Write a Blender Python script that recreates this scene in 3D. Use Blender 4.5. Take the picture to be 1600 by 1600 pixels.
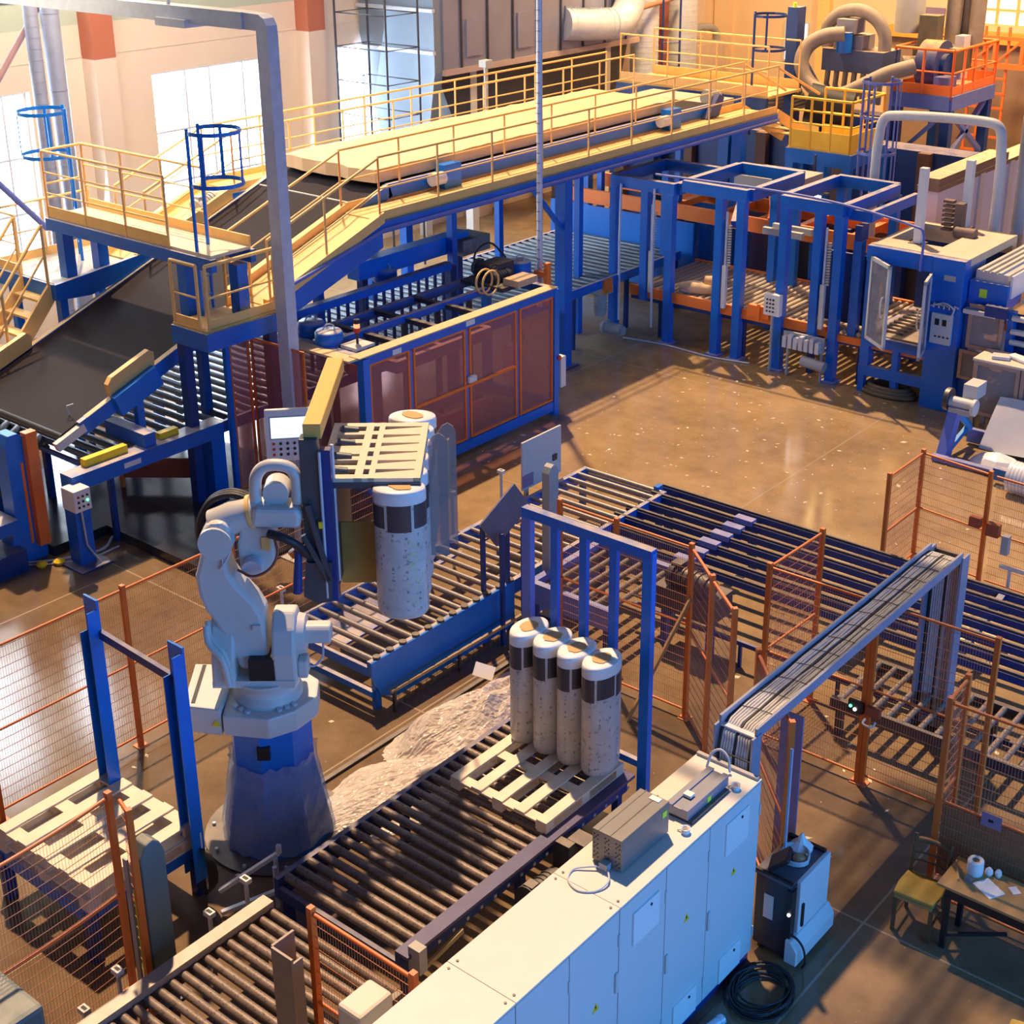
import bpy, math, random
from math import sin, cos, pi, radians, atan2, sqrt, hypot
from mathutils import Vector, Matrix
for o in list(bpy.data.objects): bpy.data.objects.remove(o)
random.seed(7)
SC = bpy.context.scene
COL = SC.collection

# ------------------------------------------------------------------ camera, world, sun, daylight, assumed side fill, exposure
cam = bpy.data.objects.new('camera', bpy.data.cameras.new('camera'))
COL.objects.link(cam)
cam.data.sensor_width = 36.0
cam.data.lens = 2263.1 / 1600 * 36.0
cam.data.shift_x = -18.8 / 1600
cam.data.shift_y = -148.2 / 1600
cam.data.clip_end = 300
YAW, PITCH, ROLL = -0.688079404, 0.37878202, -0.00598213
f_ = Vector((sin(YAW) * cos(PITCH), cos(YAW) * cos(PITCH), -sin(PITCH)))
r_ = Vector((cos(YAW), -sin(YAW), 0.0))
u_ = r_.cross(f_)
r2 = r_ * cos(ROLL) + u_ * sin(ROLL)
u2 = -r_ * sin(ROLL) + u_ * cos(ROLL)
M = Matrix(((r2.x, u2.x, -f_.x, 0.0), (r2.y, u2.y, -f_.y, 0.0), (r2.z, u2.z, -f_.z, 10.0), (0, 0, 0, 1)))
cam.matrix_world = M
SC.camera = cam

SC.view_settings.view_transform = 'Standard'
SC.view_settings.look = 'None'
SC.view_settings.gamma = 1.0
SC.view_settings.use_curve_mapping = False
SC.view_settings.exposure = 0.0

world = bpy.data.worlds.new('hall_light'); SC.world = world
world.use_nodes = True
bg = world.node_tree.nodes['Background']
bg.inputs[0].default_value = (0.36, 0.42, 0.85, 1)
bg.inputs[1].default_value = 0.16

def lamp(name, kind, loc, direction, energy, color, **kw):
    d = bpy.data.lights.new(name, kind)
    d.energy = energy; d.color = color
    for k, v in kw.items(): setattr(d, k, v)
    o = bpy.data.objects.new(name, d); COL.objects.link(o)
    o.location = loc
    o.rotation_euler = Vector(direction).to_track_quat('-Z', 'Y').to_euler()
    return o
lamp('sun', 'SUN', (-20, 20, 20), (0.38, -0.30, -1.0), 6.0, (1.0, 0.67, 0.39), angle=radians(1.4))
lamp('assumed_blue_fill_right', 'AREA', (9.0, 10.0, 5.5), (-1.0, 0.12, -0.28), 2700, (0.05, 0.37, 1.0), shape='RECTANGLE', size=22.0, size_y=5.0)  # added unseen blue fill, assumed from the right side; no windows are built
lamp('daylight_left_windows', 'AREA', (-26.6, 20.0, 4.2), (1.0, 0.0, -0.25), 500, (0.60, 0.80, 1.0), shape='RECTANGLE', size=16.0, size_y=4.0)

# ------------------------------------------------------------------ mesh builder
class G:
    n = 0
    def __init__(s): s.v = []; s.f = []; s.sm = []
    def add(s, vs, fs, smooth=False):
        n = len(s.v); s.v += [tuple(p) for p in vs]
        for f in fs: s.f.append(tuple(i + n for i in f)); s.sm.append(smooth)
        return s
    def box(s, x0, x1, y0, y1, z0, z1):
        if x0 > x1: x0, x1 = x1, x0
        if y0 > y1: y0, y1 = y1, y0
        if z0 > z1: z0, z1 = z1, z0
        G.n += 1; e = (G.n*.618034 % 1)*.0014; x0 -= e; x1 += e; y0 -= e; y1 += e; z1 += e   # plates never share a plane exactly
        return s.add([(x0,y0,z0),(x1,y0,z0),(x1,y1,z0),(x0,y1,z0),(x0,y0,z1),(x1,y0,z1),(x1,y1,z1),(x0,y1,z1)],
              [(0,3,2,1),(4,5,6,7),(0,1,5,4),(1,2,6,5),(2,3,7,6),(3,0,4,7)])
    def bar(s, p, q, w, h=None, up=(0,0,1)):
        h = w if h is None else h
        p = Vector(p); q = Vector(q); d = (q - p).normalized(); up = Vector(up)
        if abs(d.dot(up)) > .98: up = Vector((1,0,0)) if abs(d.x) < .9 else Vector((0,1,0))
        a = d.cross(up).normalized(); b = a.cross(d).normalized()
        a *= w / 2; b *= h / 2
        vs = [p-a-b, p+a-b, p+a+b, p-a+b, q-a-b, q+a-b, q+a+b, q-a+b]
        return s.add(vs, [(0,1,2,3),(7,6,5,4),(0,4,5,1),(1,5,6,2),(2,6,7,3),(3,7,4,0)])
    def tube(s, pts, r, n=8, cap=True, closed=False, smooth=True):
        pts = [Vector(p) for p in pts]
        if 4 <= len(pts) <= 11 and not closed and n > 4 and not isinstance(r, (list, tuple)): pts = G.curve(pts)
        m = len(pts)
        rs = r if isinstance(r, (list, tuple)) else [r] * m
        prev = None; vs = []
        for i, p in enumerate(pts):
            if closed: t = (pts[(i+1) % m] - pts[i-1])
            else: t = pts[min(i+1, m-1)] - pts[max(i-1, 0)]
            t = t.normalized() if t.length > 1e-9 else Vector((0,0,1))
            if prev is None:
                a = t.cross(Vector((0,0,1)))
                if a.length < 1e-3: a = Vector((1,0,0))
            else: a = prev - t * prev.dot(t)
            if a.length < 1e-6: a = t.orthogonal()
            a.normalize(); prev = a; b = t.cross(a)
            for k in range(n):
                an = 2*pi*(k+.5)/n; vs.append(p + a*cos(an)*rs[i] + b*sin(an)*rs[i])
        fs = []
        for i in range(m if closed else m-1):
            j = (i+1) % m
            for k in range(n):
                k2 = (k+1) % n; fs.append((i*n+k, i*n+k2, j*n+k2, j*n+k))
        s.add(vs, fs, smooth)
        if cap and not closed:
            s.add(vs[:n][::-1], [tuple(range(n))]); s.add(vs[-n:], [tuple(range(n))])
        return s
    @staticmethod
    def curve(p, k=5):
        """centripetal Catmull-Rom through the points"""
        q = [p[0]*2 - p[1]] + p + [p[-1]*2 - p[-2]]; out = []
        for i in range(1, len(q)-2):
            t = [0.0]
            for a, b in ((q[i-1], q[i]), (q[i], q[i+1]), (q[i+1], q[i+2])): t.append(t[-1] + max((b-a).length, 1e-6)**.5)
            for j in range(k):
                x = t[1] + (t[2]-t[1])*j/k
                A1 = q[i-1]*((t[1]-x)/(t[1]-t[0])) + q[i]*((x-t[0])/(t[1]-t[0])); A2 = q[i]*((t[2]-x)/(t[2]-t[1])) + q[i+1]*((x-t[1])/(t[2]-t[1])); A3 = q[i+1]*((t[3]-x)/(t[3]-t[2])) + q[i+2]*((x-t[2])/(t[3]-t[2]))
                B1 = A1*((t[2]-x)/(t[2]-t[0])) + A2*((x-t[0])/(t[2]-t[0])); B2 = A2*((t[3]-x)/(t[3]-t[1])) + A3*((x-t[1])/(t[3]-t[1]))
                out.append(B1*((t[2]-x)/(t[2]-t[1])) + B2*((x-t[1])/(t[2]-t[1])))
        return out + [p[-1]]
    def cyl(s, p, q, r, r2=None, n=16, smooth=True): return s.tube([p, q], [r, r if r2 is None else r2], n, True, False, smooth)
    def prism(s, poly, fn, a, b):
        """poly 2D; fn(u,v,t)->3D"""
        n = len(poly)
        vs = [fn(u, v, a) for u, v in poly] + [fn(u, v, b) for u, v in poly]
        return s.add(vs, [tuple(range(n))[::-1], tuple(range(n, 2*n))] + [(i, (i+1) % n, n+(i+1) % n, n+i) for i in range(n)])
    def lathe(s, c, prof, n=24, ex=1.0, ey=1.0, smooth=True, rot=0.0):
        vs = []
        for r, z in prof:
            for k in range(n):
                an = 2*pi*k/n; x = r*cos(an)*ex; y = r*sin(an)*ey
                vs.append((c[0]+x*cos(rot)-y*sin(rot), c[1]+x*sin(rot)+y*cos(rot), c[2]+z))
        fs = []
        for i in range(len(prof)-1):
            for k in range(n):
                k2 = (k+1) % n; fs.append((i*n+k, i*n+k2, (i+1)*n+k2, (i+1)*n+k))
        s.add(vs, fs, smooth)
        s.add(vs[:n], [tuple(range(n))[::-1]]); s.add(vs[-n:], [tuple(range(n))])
        return s
    def mesh(s, name, m, off=(0,0,0)):
        me = bpy.data.meshes.new(name)
        me.from_pydata([(x-off[0], y-off[1], z-off[2]) for x, y, z in s.v], [], s.f)
        me.polygons.foreach_set('use_smooth', s.sm)
        me.materials.append(m); me.update()
        return me
    def objs(s, name, m, parent):
        """every separate piece becomes a part of its own"""
        key = {}; par = list(range(len(s.v)))
        def find(i):
            while par[i] != i: par[i] = par[par[i]]; i = par[i]
            return i
        for i, p in enumerate(s.v):
            k = (round(p[0], 4), round(p[1], 4), round(p[2], 4))
            if k in key: par[find(i)] = find(key[k])
            else: key[k] = i
        for f in s.f:
            for i in f[1:]: par[find(i)] = find(f[0])
        groups = {}
        for fi, f in enumerate(s.f): groups.setdefault(find(f[0]), []).append(fi)
        for fl_ in groups.values():
            g = G(); mp = {}
            for fi in fl_:
                for i in s.f[fi]:
                    if i not in mp: mp[i] = len(g.v); g.v.append(s.v[i])
                g.f.append(tuple(mp[i] for i in s.f[fi])); g.sm.append(s.sm[fi])
            g.obj(name, m, parent)
    def obj(s, name, m, parent=None, loc=None, bevel=0):
        """coords are world (or the thing's local frame when it is a prototype at the origin)"""
        off = (0,0,0)
        if parent is not None: off = parent.get('_o', (0,0,0))
        elif loc is not None: off = loc
        me = s.mesh(name, m, off)
        o = bpy.data.objects.new(name, me); COL.objects.link(o)
        if parent is not None: o.parent = parent; o['_o'] = list(off)
        elif loc is not None: o.location = loc; o['_o'] = list(off)
        if bevel:
            bv = o.modifiers.new('bevel', 'BEVEL'); bv.width = bevel; bv.segments = 2; bv.limit_method = 'ANGLE'
        return o
def thing(name, label, cat, loc=(0,0,0), group=None):
    o = bpy.data.objects.new(name, None); COL.objects.link(o)
    o.location = loc; o['_o'] = list(loc); o['label'] = label; o['category'] = cat
    o.empty_display_size = .1
    if group: o['group'] = group
    return o
def tag(o, label, cat, group=None, kind=None):
    o['label'] = label; o['category'] = cat
    if group: o['group'] = group
    if kind: o['kind'] = kind
    return o
def struct(o): o['kind'] = 'structure'; return o
def inst(name, me, parent, pos):
    """another child sharing mesh data; pos in the builder's world coordinates"""
    o = bpy.data.objects.new(name, me); COL.objects.link(o)
    off = parent.get('_o', (0,0,0)) if parent is not None else (0,0,0)
    o.location = (pos[0]-off[0], pos[1]-off[1], pos[2]-off[2])
    if parent is not None: o.parent = parent
    return o
def dup(root, loc, rotz=0, label=None, group=None):
    r = root.copy(); COL.objects.link(r); r.location = loc; r.rotation_euler = (0,0,rotz)
    if label: r['label'] = label
    if group: r['group'] = group
    for ch in list(root.children):
        c = ch.copy(); COL.objects.link(c); c.parent = r
        for g in ch.children:
            d = g.copy(); COL.objects.link(d); d.parent = c
    return r

# ------------------------------------------------------------------ materials
def mat(name, col, rough=.5, metal=0.0, var=.12, scale=6.0, dust=0.0, dustcol=(.62,.50,.36), spots=0.0, spotcol=(.02,.02,.02), bump=0.0, emit=None, es=0, alpha=1.0, spec=.5):
    m = bpy.data.materials.new(name); m.use_nodes = True
    nt = m.node_tree; N = nt.nodes; L = nt.links
    b = N['Principled BSDF']
    b.inputs['Roughness'].default_value = rough; b.inputs['Metallic'].default_value = metal
    b.inputs['Specular IOR Level'].default_value = spec
    tc = N.new('ShaderNodeTexCoord')
    noi = N.new('ShaderNodeTexNoise'); noi.inputs['Scale'].default_value = scale; noi.inputs['Detail'].default_value = 5
    L.new(tc.outputs['Object'], noi.inputs['Vector'])
    mx = N.new('ShaderNodeMix'); mx.data_type = 'RGBA'
    mx.inputs[6].default_value = tuple(c*(1-var) for c in col) + (1,)
    mx.inputs[7].default_value = tuple(min(1, c*(1+var)) for c in col) + (1,)
    L.new(noi.outputs['Fac'], mx.inputs[0])
    out = mx.outputs[2]
    if spots:
        n2 = N.new('ShaderNodeTexNoise'); n2.inputs['Scale'].default_value = scale*3.1; n2.inputs['Detail'].default_value = 8; n2.inputs['Roughness'].default_value = .7
        L.new(tc.outputs['Object'], n2.inputs['Vector'])
        rp = N.new('ShaderNodeMapRange'); rp.inputs[1].default_value = .70-spots*.25; rp.inputs[2].default_value = .76-spots*.2
        L.new(n2.outputs['Fac'], rp.inputs[0])
        m2 = N.new('ShaderNodeMix'); m2.data_type = 'RGBA'; m2.inputs[7].default_value = spotcol + (1,)
        L.new(rp.outputs[0], m2.inputs[0]); L.new(out, m2.inputs[6]); out = m2.outputs[2]
    if dust:
        ge = N.new('ShaderNodeNewGeometry'); sp = N.new('ShaderNodeSeparateXYZ'); L.new(ge.outputs['Normal'], sp.inputs[0])
        n3 = N.new('ShaderNodeTexNoise'); n3.inputs['Scale'].default_value = 5.0; n3.inputs['Detail'].default_value = 6
        L.new(tc.outputs['Object'], n3.inputs['Vector'])
        r1 = N.new('ShaderNodeMapRange'); r1.inputs[1].default_value = .55; r1.inputs[2].default_value = .95
        L.new(sp.outputs['Z'], r1.inputs[0])
        r3 = N.new('ShaderNodeMapRange'); r3.inputs[1].default_value = .25; r3.inputs[2].default_value = .6; r3.inputs[3].default_value = .35
        L.new(n3.outputs['Fac'], r3.inputs[0])
        mu = N.new('ShaderNodeMath'); mu.operation = 'MULTIPLY'; L.new(r1.outputs[0], mu.inputs[0]); L.new(r3.outputs[0], mu.inputs[1])
        m3 = N.new('ShaderNodeMath'); m3.operation = 'MULTIPLY'; m3.inputs[1].default_value = dust; L.new(mu.outputs[0], m3.inputs[0])
        m4 = N.new('ShaderNodeMix'); m4.data_type = 'RGBA'; m4.inputs[7].default_value = dustcol + (1,)
        L.new(m3.outputs[0], m4.inputs[0]); L.new(out, m4.inputs[6]); out = m4.outputs[2]
    L.new(out, b.inputs['Base Color'])
    if bump:
        bp = N.new('ShaderNodeBump'); bp.inputs['Strength'].default_value = bump; bp.inputs['Distance'].default_value = .02
        L.new(noi.outputs['Fac'], bp.inputs['Height']); L.new(bp.outputs[0], b.inputs['Normal'])
    if emit: b.inputs['Emission Color'].default_value = emit + (1,); b.inputs['Emission Strength'].default_value = es
    if alpha < 1: b.inputs['Alpha'].default_value = alpha
    return m
BLUE = mat('blue_paint', (.002,.13,.56), .42, var=.25, scale=3, dust=.75, spots=.06, spotcol=(.25,.28,.40))
BLUEC = mat('blue_paint_clean', (.002,.17,.66), .4, var=.15, scale=3)
NAVY = mat('navy_paint', (.005,.04,.20), .45, var=.3, scale=4, dust=.35, spots=.15, spotcol=(.12,.11,.13))
LILAC = mat('lilac_blue_paint', (.13,.18,.52), .5, var=.2, scale=5, spots=.2, spotcol=(.08,.10,.30), dust=.3)
ORANGE = mat('orange_paint', (.72,.155,.022), .45, var=.18, scale=4, dust=.25, spots=.08, spotcol=(.30,.07,.03))
ORANGEB = mat('bright_orange_paint', (.90,.20,.03), .45, var=.12, scale=4, dust=.35)
REDBR = mat('red_brown_paint', (.33,.075,.035), .5, var=.2, scale=5, spots=.12, spotcol=(.14,.04,.03))
YELLOW = mat('yellow_paint', (.88,.53,.17), .5, var=.14, scale=4, dust=.35, dustcol=(.72,.55,.30), spots=.06, spotcol=(.25,.14,.05))
YELLOWS = mat('saturated_yellow_paint', (.86,.50,.03), .5, var=.12, scale=4, spots=.06, spotcol=(.3,.18,.05))
ROBOT = mat('robot_offwhite', (.60,.60,.58), .42, var=.08, scale=3, spots=.10, spotcol=(.16,.15,.15))
CABIN = mat('cabinet_grey', (.62,.64,.64), .45, var=.03, scale=8)
PLATE = mat('cover_plate_grey', (.76,.79,.79), .4, var=.02)
CABTOP = mat('cabinet_top', (.66,.62,.56), .5, var=.06, scale=5, spots=.05, spotcol=(.35,.32,.30))
GALV = mat('galvanised_steel', (.58,.63,.72), .4, .2, var=.18, scale=7, spots=.05, spotcol=(.25,.25,.27))
GREY = mat('grey_paint', (.36,.37,.38), .5, var=.1, scale=5, dust=.2)
LGREY = mat('light_grey_paint', (.58,.58,.57), .5, var=.08, scale=5, dust=.2)
WHITE = mat('white_paint', (.76,.75,.72), .5, var=.05, scale=5)
STEELD = mat('dark_steel', (.055,.058,.075), .45, .3, var=.3, scale=8, dust=.25, spots=.15, spotcol=(.16,.13,.10))
BLACK = mat('black_plastic', (.012,.012,.014), .5, var=.2, scale=6)
RUBBER = mat('black_belt', (.012,.009,.015), .65, var=.35, scale=1.2, spots=.06, spotcol=(.03,.026,.032), spec=.15)
ROLL = mat('roller_steel', (.30,.27,.26), .38, .45, var=.25, scale=12, spots=.45, spotcol=(.06,.05,.045))
ROLLD = mat('dirty_roller', (.23,.18,.15), .5, .25, var=.35, scale=14, spots=.6, spotcol=(.035,.03,.03))
ROLLT = mat('teal_roller', (.16,.20,.25), .35, .55, var=.25, scale=9)
ROLLC = mat('dusty_roller', (.50,.42,.33), .55, .1, var=.2, scale=9, spots=.2, spotcol=(.2,.15,.12))
WOOD = mat('pale_pine', (.74,.63,.49), .65, var=.16, scale=5, spots=.12, spotcol=(.45,.29,.15))
WOODY = mat('old_plywood', (.42,.24,.085), .6, var=.25, scale=6, spots=.25, spotcol=(.10,.06,.03))
SEAT = mat('mustard_upholstery', (.36,.25,.05), .8, var=.3, scale=9, spots=.2, spotcol=(.15,.10,.03))
SLAB = mat('mineral_wool_slab', (.68,.47,.27), .9, var=.10, scale=3, bump=.3, spots=.05, spotcol=(.75,.50,.15))
WOOL = mat('mineral_wool_core', (.62,.38,.17), .9, var=.15, scale=12, bump=.3)
FILMW = mat('white_wrap_film', (.80,.80,.80), .3, var=.05, scale=6)
FILMP = mat('printed_wrap_film', (.56,.54,.53), .3, var=.22, scale=5, spots=.55, spotcol=(.27,.25,.24))
PRINT = mat('charcoal_print', (.055,.05,.06), .35, var=.2, scale=8, spots=.05, spotcol=(.4,.4,.4))
GREENP = mat('pale_green_print', (.55,.72,.30), .4)
PAPER = mat('paper', (.80,.78,.76), .7, var=.04)
CABLE = mat('black_cable', (.02,.02,.024), .5)
CABLEG = mat('grey_cable', (.52,.53,.56), .5, var=.25, scale=20)
DUCTD = mat('dusty_hose', (.24,.20,.17), .7, var=.2, scale=6, dust=.35, dustcol=(.36,.28,.20))
GREENG = mat('green_grey_paint', (.10,.16,.17), .5, var=.15, scale=5, dust=.3)
RED = mat('red_plastic', (.55,.03,.02), .4)
FLANGE = mat('dull_violet_flange', (.085,.08,.17), .45, .2, var=.25, scale=6, spots=.15, spotcol=(.2,.18,.2))
RISER = mat('riser_steel', (.27,.30,.40), .45, .2, var=.15)
YSIGN = mat('warning_yellow', (.85,.60,.02), .5)
LIME = mat('lime_sticker', (.55,.85,.05), .6)
SCREEN = mat('display_glow', (.5,.6,.75), .3, emit=(.70,.83,1.0), es=1.3)
LEDG = mat('green_led', (.1,.8,.3), .3, emit=(.15,1.0,.45), es=3.0)
LEDW = mat('white_led', (.9,.9,1), .3, emit=(.85,.92,1.0), es=4.0)
LAMPR = mat('beacon_red_glow', (.8,.2,.1), .3, emit=(1.0,.35,.15), es=1.5)
TUBEL = mat('work_lamp_glow', (.9,.95,1), .3, emit=(.85,.95,1.0), es=7.0)
PURPLE = mat('violet_sheet', (.26,.20,.34), .45, var=.15, scale=4)

def see_through(name, col, opacity, rough=.25, bump=0, amp=.14, vs=7):
    m = bpy.data.materials.new(name); m.use_nodes = True
    nt = m.node_tree; N = nt.nodes; L = nt.links
    for n in list(N): N.remove(n)
    o = N.new('ShaderNodeOutputMaterial'); mix = N.new('ShaderNodeMixShader'); t = N.new('ShaderNodeBsdfTransparent')
    t.inputs[0].default_value = tuple(.5 + .5*c for c in col) + (1,)
    b = N.new('ShaderNodeBsdfPrincipled'); b.inputs['Base Color'].default_value = col + (1,); b.inputs['Roughness'].default_value = rough
    noi = N.new('ShaderNodeTexNoise'); noi.inputs['Scale'].default_value = 5; noi.inputs['Detail'].default_value = 6
    tc = N.new('ShaderNodeTexCoord'); L.new(tc.outputs['Object'], noi.inputs['Vector'])
    mr = N.new('ShaderNodeMapRange'); mr.inputs[3].default_value = max(0, opacity-amp); mr.inputs[4].default_value = min(1, opacity+amp)
    L.new(noi.outputs['Fac'], mr.inputs[0]); L.new(mr.outputs[0], mix.inputs[0])
    if bump:
        vo = N.new('ShaderNodeTexVoronoi'); vo.feature = 'DISTANCE_TO_EDGE'; vo.inputs['Scale'].default_value = vs
        n2 = N.new('ShaderNodeTexNoise'); n2.inputs['Scale'].default_value = 3; n2.inputs['Detail'].default_value = 4
        L.new(tc.outputs['Object'], n2.inputs['Vector']); L.new(n2.outputs['Color'], vo.inputs['Vector'])
        bp = N.new('ShaderNodeBump'); bp.inputs['Strength'].default_value = bump; bp.inputs['Distance'].default_value = .06
        L.new(vo.outputs['Distance'], bp.inputs['Height']); L.new(bp.outputs[0], b.inputs['Normal'])
    L.new(t.outputs[0], mix.inputs[1]); L.new(b.outputs[0], mix.inputs[2]); L.new(mix.outputs[0], o.inputs[0])
    return m
TINT = see_through('tinted_guard_sheet', (.66,.28,.26), .34, amp=.05)
CLEAR = see_through('clear_plastic', (.40,.39,.41), .42, amp=.05)
FILM = see_through('crumpled_film', (.98,.90,.84), .52, .22, bump=.8, vs=3.2)
WRAP = see_through('stretch_wrap', (.50,.62,.80), .34, .16, bump=.25, vs=2.5)
GLASSB = see_through('blue_door_pane', (.22,.30,.48), .42, amp=.05)
# ------------------------------------------------------------------ setting
def floor_mat():
    m = bpy.data.materials.new('concrete_floor'); m.use_nodes = True
    nt = m.node_tree; N = nt.nodes; L = nt.links; b = N['Principled BSDF']
    tc = N.new('ShaderNodeTexCoord')
    def noise(s, d, r=.6):
        n = N.new('ShaderNodeTexNoise'); n.inputs['Scale'].default_value = s; n.inputs['Detail'].default_value = d; n.inputs['Roughness'].default_value = r
        L.new(tc.outputs['Object'], n.inputs['Vector']); return n
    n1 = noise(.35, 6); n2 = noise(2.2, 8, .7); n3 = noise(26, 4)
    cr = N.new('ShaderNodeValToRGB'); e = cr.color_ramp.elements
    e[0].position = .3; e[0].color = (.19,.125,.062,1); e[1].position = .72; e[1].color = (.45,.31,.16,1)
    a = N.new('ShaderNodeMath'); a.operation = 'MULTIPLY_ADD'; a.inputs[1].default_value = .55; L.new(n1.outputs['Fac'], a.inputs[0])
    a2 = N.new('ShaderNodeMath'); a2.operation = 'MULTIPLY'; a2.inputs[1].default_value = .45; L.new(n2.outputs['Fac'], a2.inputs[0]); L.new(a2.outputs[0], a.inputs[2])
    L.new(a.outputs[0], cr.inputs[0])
    # shade put into the colour: near floor darker, open middle of the hall paler
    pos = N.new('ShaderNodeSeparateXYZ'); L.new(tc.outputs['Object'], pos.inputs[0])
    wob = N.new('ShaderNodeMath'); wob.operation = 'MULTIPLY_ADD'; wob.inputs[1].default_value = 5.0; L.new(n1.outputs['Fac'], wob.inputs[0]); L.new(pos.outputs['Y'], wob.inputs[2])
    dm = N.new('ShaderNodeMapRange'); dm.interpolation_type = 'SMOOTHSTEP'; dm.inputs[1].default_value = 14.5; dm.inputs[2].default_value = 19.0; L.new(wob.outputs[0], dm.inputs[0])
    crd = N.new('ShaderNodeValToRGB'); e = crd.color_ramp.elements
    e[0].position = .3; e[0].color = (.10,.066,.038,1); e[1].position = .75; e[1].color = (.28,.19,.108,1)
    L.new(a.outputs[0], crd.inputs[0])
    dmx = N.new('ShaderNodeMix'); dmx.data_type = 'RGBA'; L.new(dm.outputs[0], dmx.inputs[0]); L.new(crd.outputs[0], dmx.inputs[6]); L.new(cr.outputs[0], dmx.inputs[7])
    # fine speckles of pale fibre dust
    sp = N.new('ShaderNodeMapRange'); sp.inputs[1].default_value = .68; sp.inputs[2].default_value = .75; L.new(n3.outputs['Fac'], sp.inputs[0])
    mx = N.new('ShaderNodeMix'); mx.data_type = 'RGBA'; mx.inputs[7].default_value = (.42,.34,.24,1); L.new(sp.outputs[0], mx.inputs[0]); L.new(dmx.outputs[2], mx.inputs[6])
    # cast joints: saw cuts every 6 m
    xyz = N.new('ShaderNodeSeparateXYZ'); L.new(tc.outputs['Object'], xyz.inputs[0])
    def joint(ch, off):
        p = N.new('ShaderNodeMath'); p.operation = 'ADD'; p.inputs[1].default_value = off; L.new(xyz.outputs[ch], p.inputs[0])
        q = N.new('ShaderNodeMath'); q.operation = 'PINGPONG'; q.inputs[1].default_value = 3.0; L.new(p.outputs[0], q.inputs[0])
        r = N.new('ShaderNodeMath'); r.operation = 'LESS_THAN'; r.inputs[1].default_value = .012; L.new(q.outputs[0], r.inputs[0]); return r
    j1 = joint('X', 10.72 + 60); j2 = joint('Y', -17.0 + 60)
    jm = N.new('ShaderNodeMath'); jm.operation = 'MAXIMUM'; L.new(j1.outputs[0], jm.inputs[0]); L.new(j2.outputs[0], jm.inputs[1])
    m2 = N.new('ShaderNodeMix'); m2.data_type = 'RGBA'; m2.inputs[7].default_value = (.36,.28,.19,1); L.new(jm.outputs[0], m2.inputs[0]); L.new(mx.outputs[2], m2.inputs[6])
    L.new(m2.outputs[2], b.inputs['Base Color'])
    rr = N.new('ShaderNodeMapRange'); rr.inputs[3].default_value = .06; rr.inputs[4].default_value = .2; L.new(n2.outputs['Fac'], rr.inputs[0]); L.new(rr.outputs[0], b.inputs['Roughness'])
    bp = N.new('ShaderNodeBump'); bp.inputs['Strength'].default_value = .08; bp.inputs['Distance'].default_value = .01; L.new(n2.outputs['Fac'], bp.inputs['Height']); L.new(bp.outputs[0], b.inputs['Normal'])
    return m
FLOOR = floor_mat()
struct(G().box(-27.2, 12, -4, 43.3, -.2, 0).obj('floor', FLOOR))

def wall_mat(name, low, high, zb, soft=.02):
    m = bpy.data.materials.new(name); m.use_nodes = True
    nt = m.node_tree; N = nt.nodes; L = nt.links; b = N['Principled BSDF']; b.inputs['Roughness'].default_value = .85
    tc = N.new('ShaderNodeTexCoord'); xyz = N.new('ShaderNodeSeparateXYZ'); L.new(tc.outputs['Object'], xyz.inputs[0])
    mr = N.new('ShaderNodeMapRange'); mr.inputs[1].default_value = zb; mr.inputs[2].default_value = zb + soft; L.new(xyz.outputs['Z'], mr.inputs[0])
    mx = N.new('ShaderNodeMix'); mx.data_type = 'RGBA'; mx.inputs[6].default_value = low + (1,); mx.inputs[7].default_value = high + (1,)
    L.new(mr.outputs[0], mx.inputs[0])
    n = N.new('ShaderNodeTexNoise'); n.inputs['Scale'].default_value = 1.2; n.inputs['Detail'].default_value = 6; L.new(tc.outputs['Object'], n.inputs['Vector'])
    m2 = N.new('ShaderNodeMix'); m2.data_type = 'RGBA'; m2.blend_type = 'MULTIPLY'; m2.inputs[0].default_value = .12
    L.new(mx.outputs[2], m2.inputs[6]); L.new(n.outputs['Fac'], m2.inputs[7]); L.new(m2.outputs[2], b.inputs['Base Color'])
    return m
WALLL = wall_mat('cream_plaster_green_band', (.83,.70,.56), (.50,.58,.47), 6.44)
WALLB = wall_mat('warm_plaster', (.84,.64,.42), (.84,.64,.42), 20)
PILA = wall_mat('pilaster_plaster_brick_top', (.80,.66,.54), (.52,.17,.10), 5.74)
WIN = mat('overexposed_daylight', (.9,.95,1), .3, emit=(.74,.86,1.0), es=16.0)
WINA = mat('assumed_amber_pane', (1,.8,.4), .3, emit=(1.0,.66,.25), es=9.0)
WINF = mat('far_daylight_pane', (.9,.9,.85), .3, emit=(1.0,.83,.60), es=.85)
WINC = mat('far_low_daylight', (.9,.95,1), .3, emit=(.78,.86,1.0), es=1.3)
FRAMEW = mat('window_frame_white', (.62,.66,.72), .5, var=.05)

XW = -27.2; YF = 43.3
g = G()
ops = [(13.7, 17.0, 1.5, 5.22), (20.1, 23.4, 1.5, 5.22), (25.8, 29.1, 1.5, 5.22)]
ys = -4
for a, b_, z0, z1 in ops:
    g.box(XW-.4, XW, ys, a, 0, 7.1); g.box(XW-.4, XW, a, b_, 0, z0); g.box(XW-.4, XW, a, b_, z1, 7.1); ys = b_
g.box(XW-.4, XW, ys, YF+.4, 0, 7.1)
ys = -4
for a, b_ in ((12.0, 15.2), (16.2, 18.3), (25.8, 29.1)): g.box(XW-.4, XW, ys, a, 7.1, 14); g.box(XW-.4, XW, a, b_, 10.6, 14); ys = b_
g.box(XW-.4, XW, ys, YF+.4, 7.1, 14)
ops += [(12.0, 15.2, 7.1, 10.6), (16.2, 18.3, 7.1, 10.6), (25.8, 29.1, 7.1, 10.6)]  # assumed upper row, out of view, added for its reflections in the floor
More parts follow.
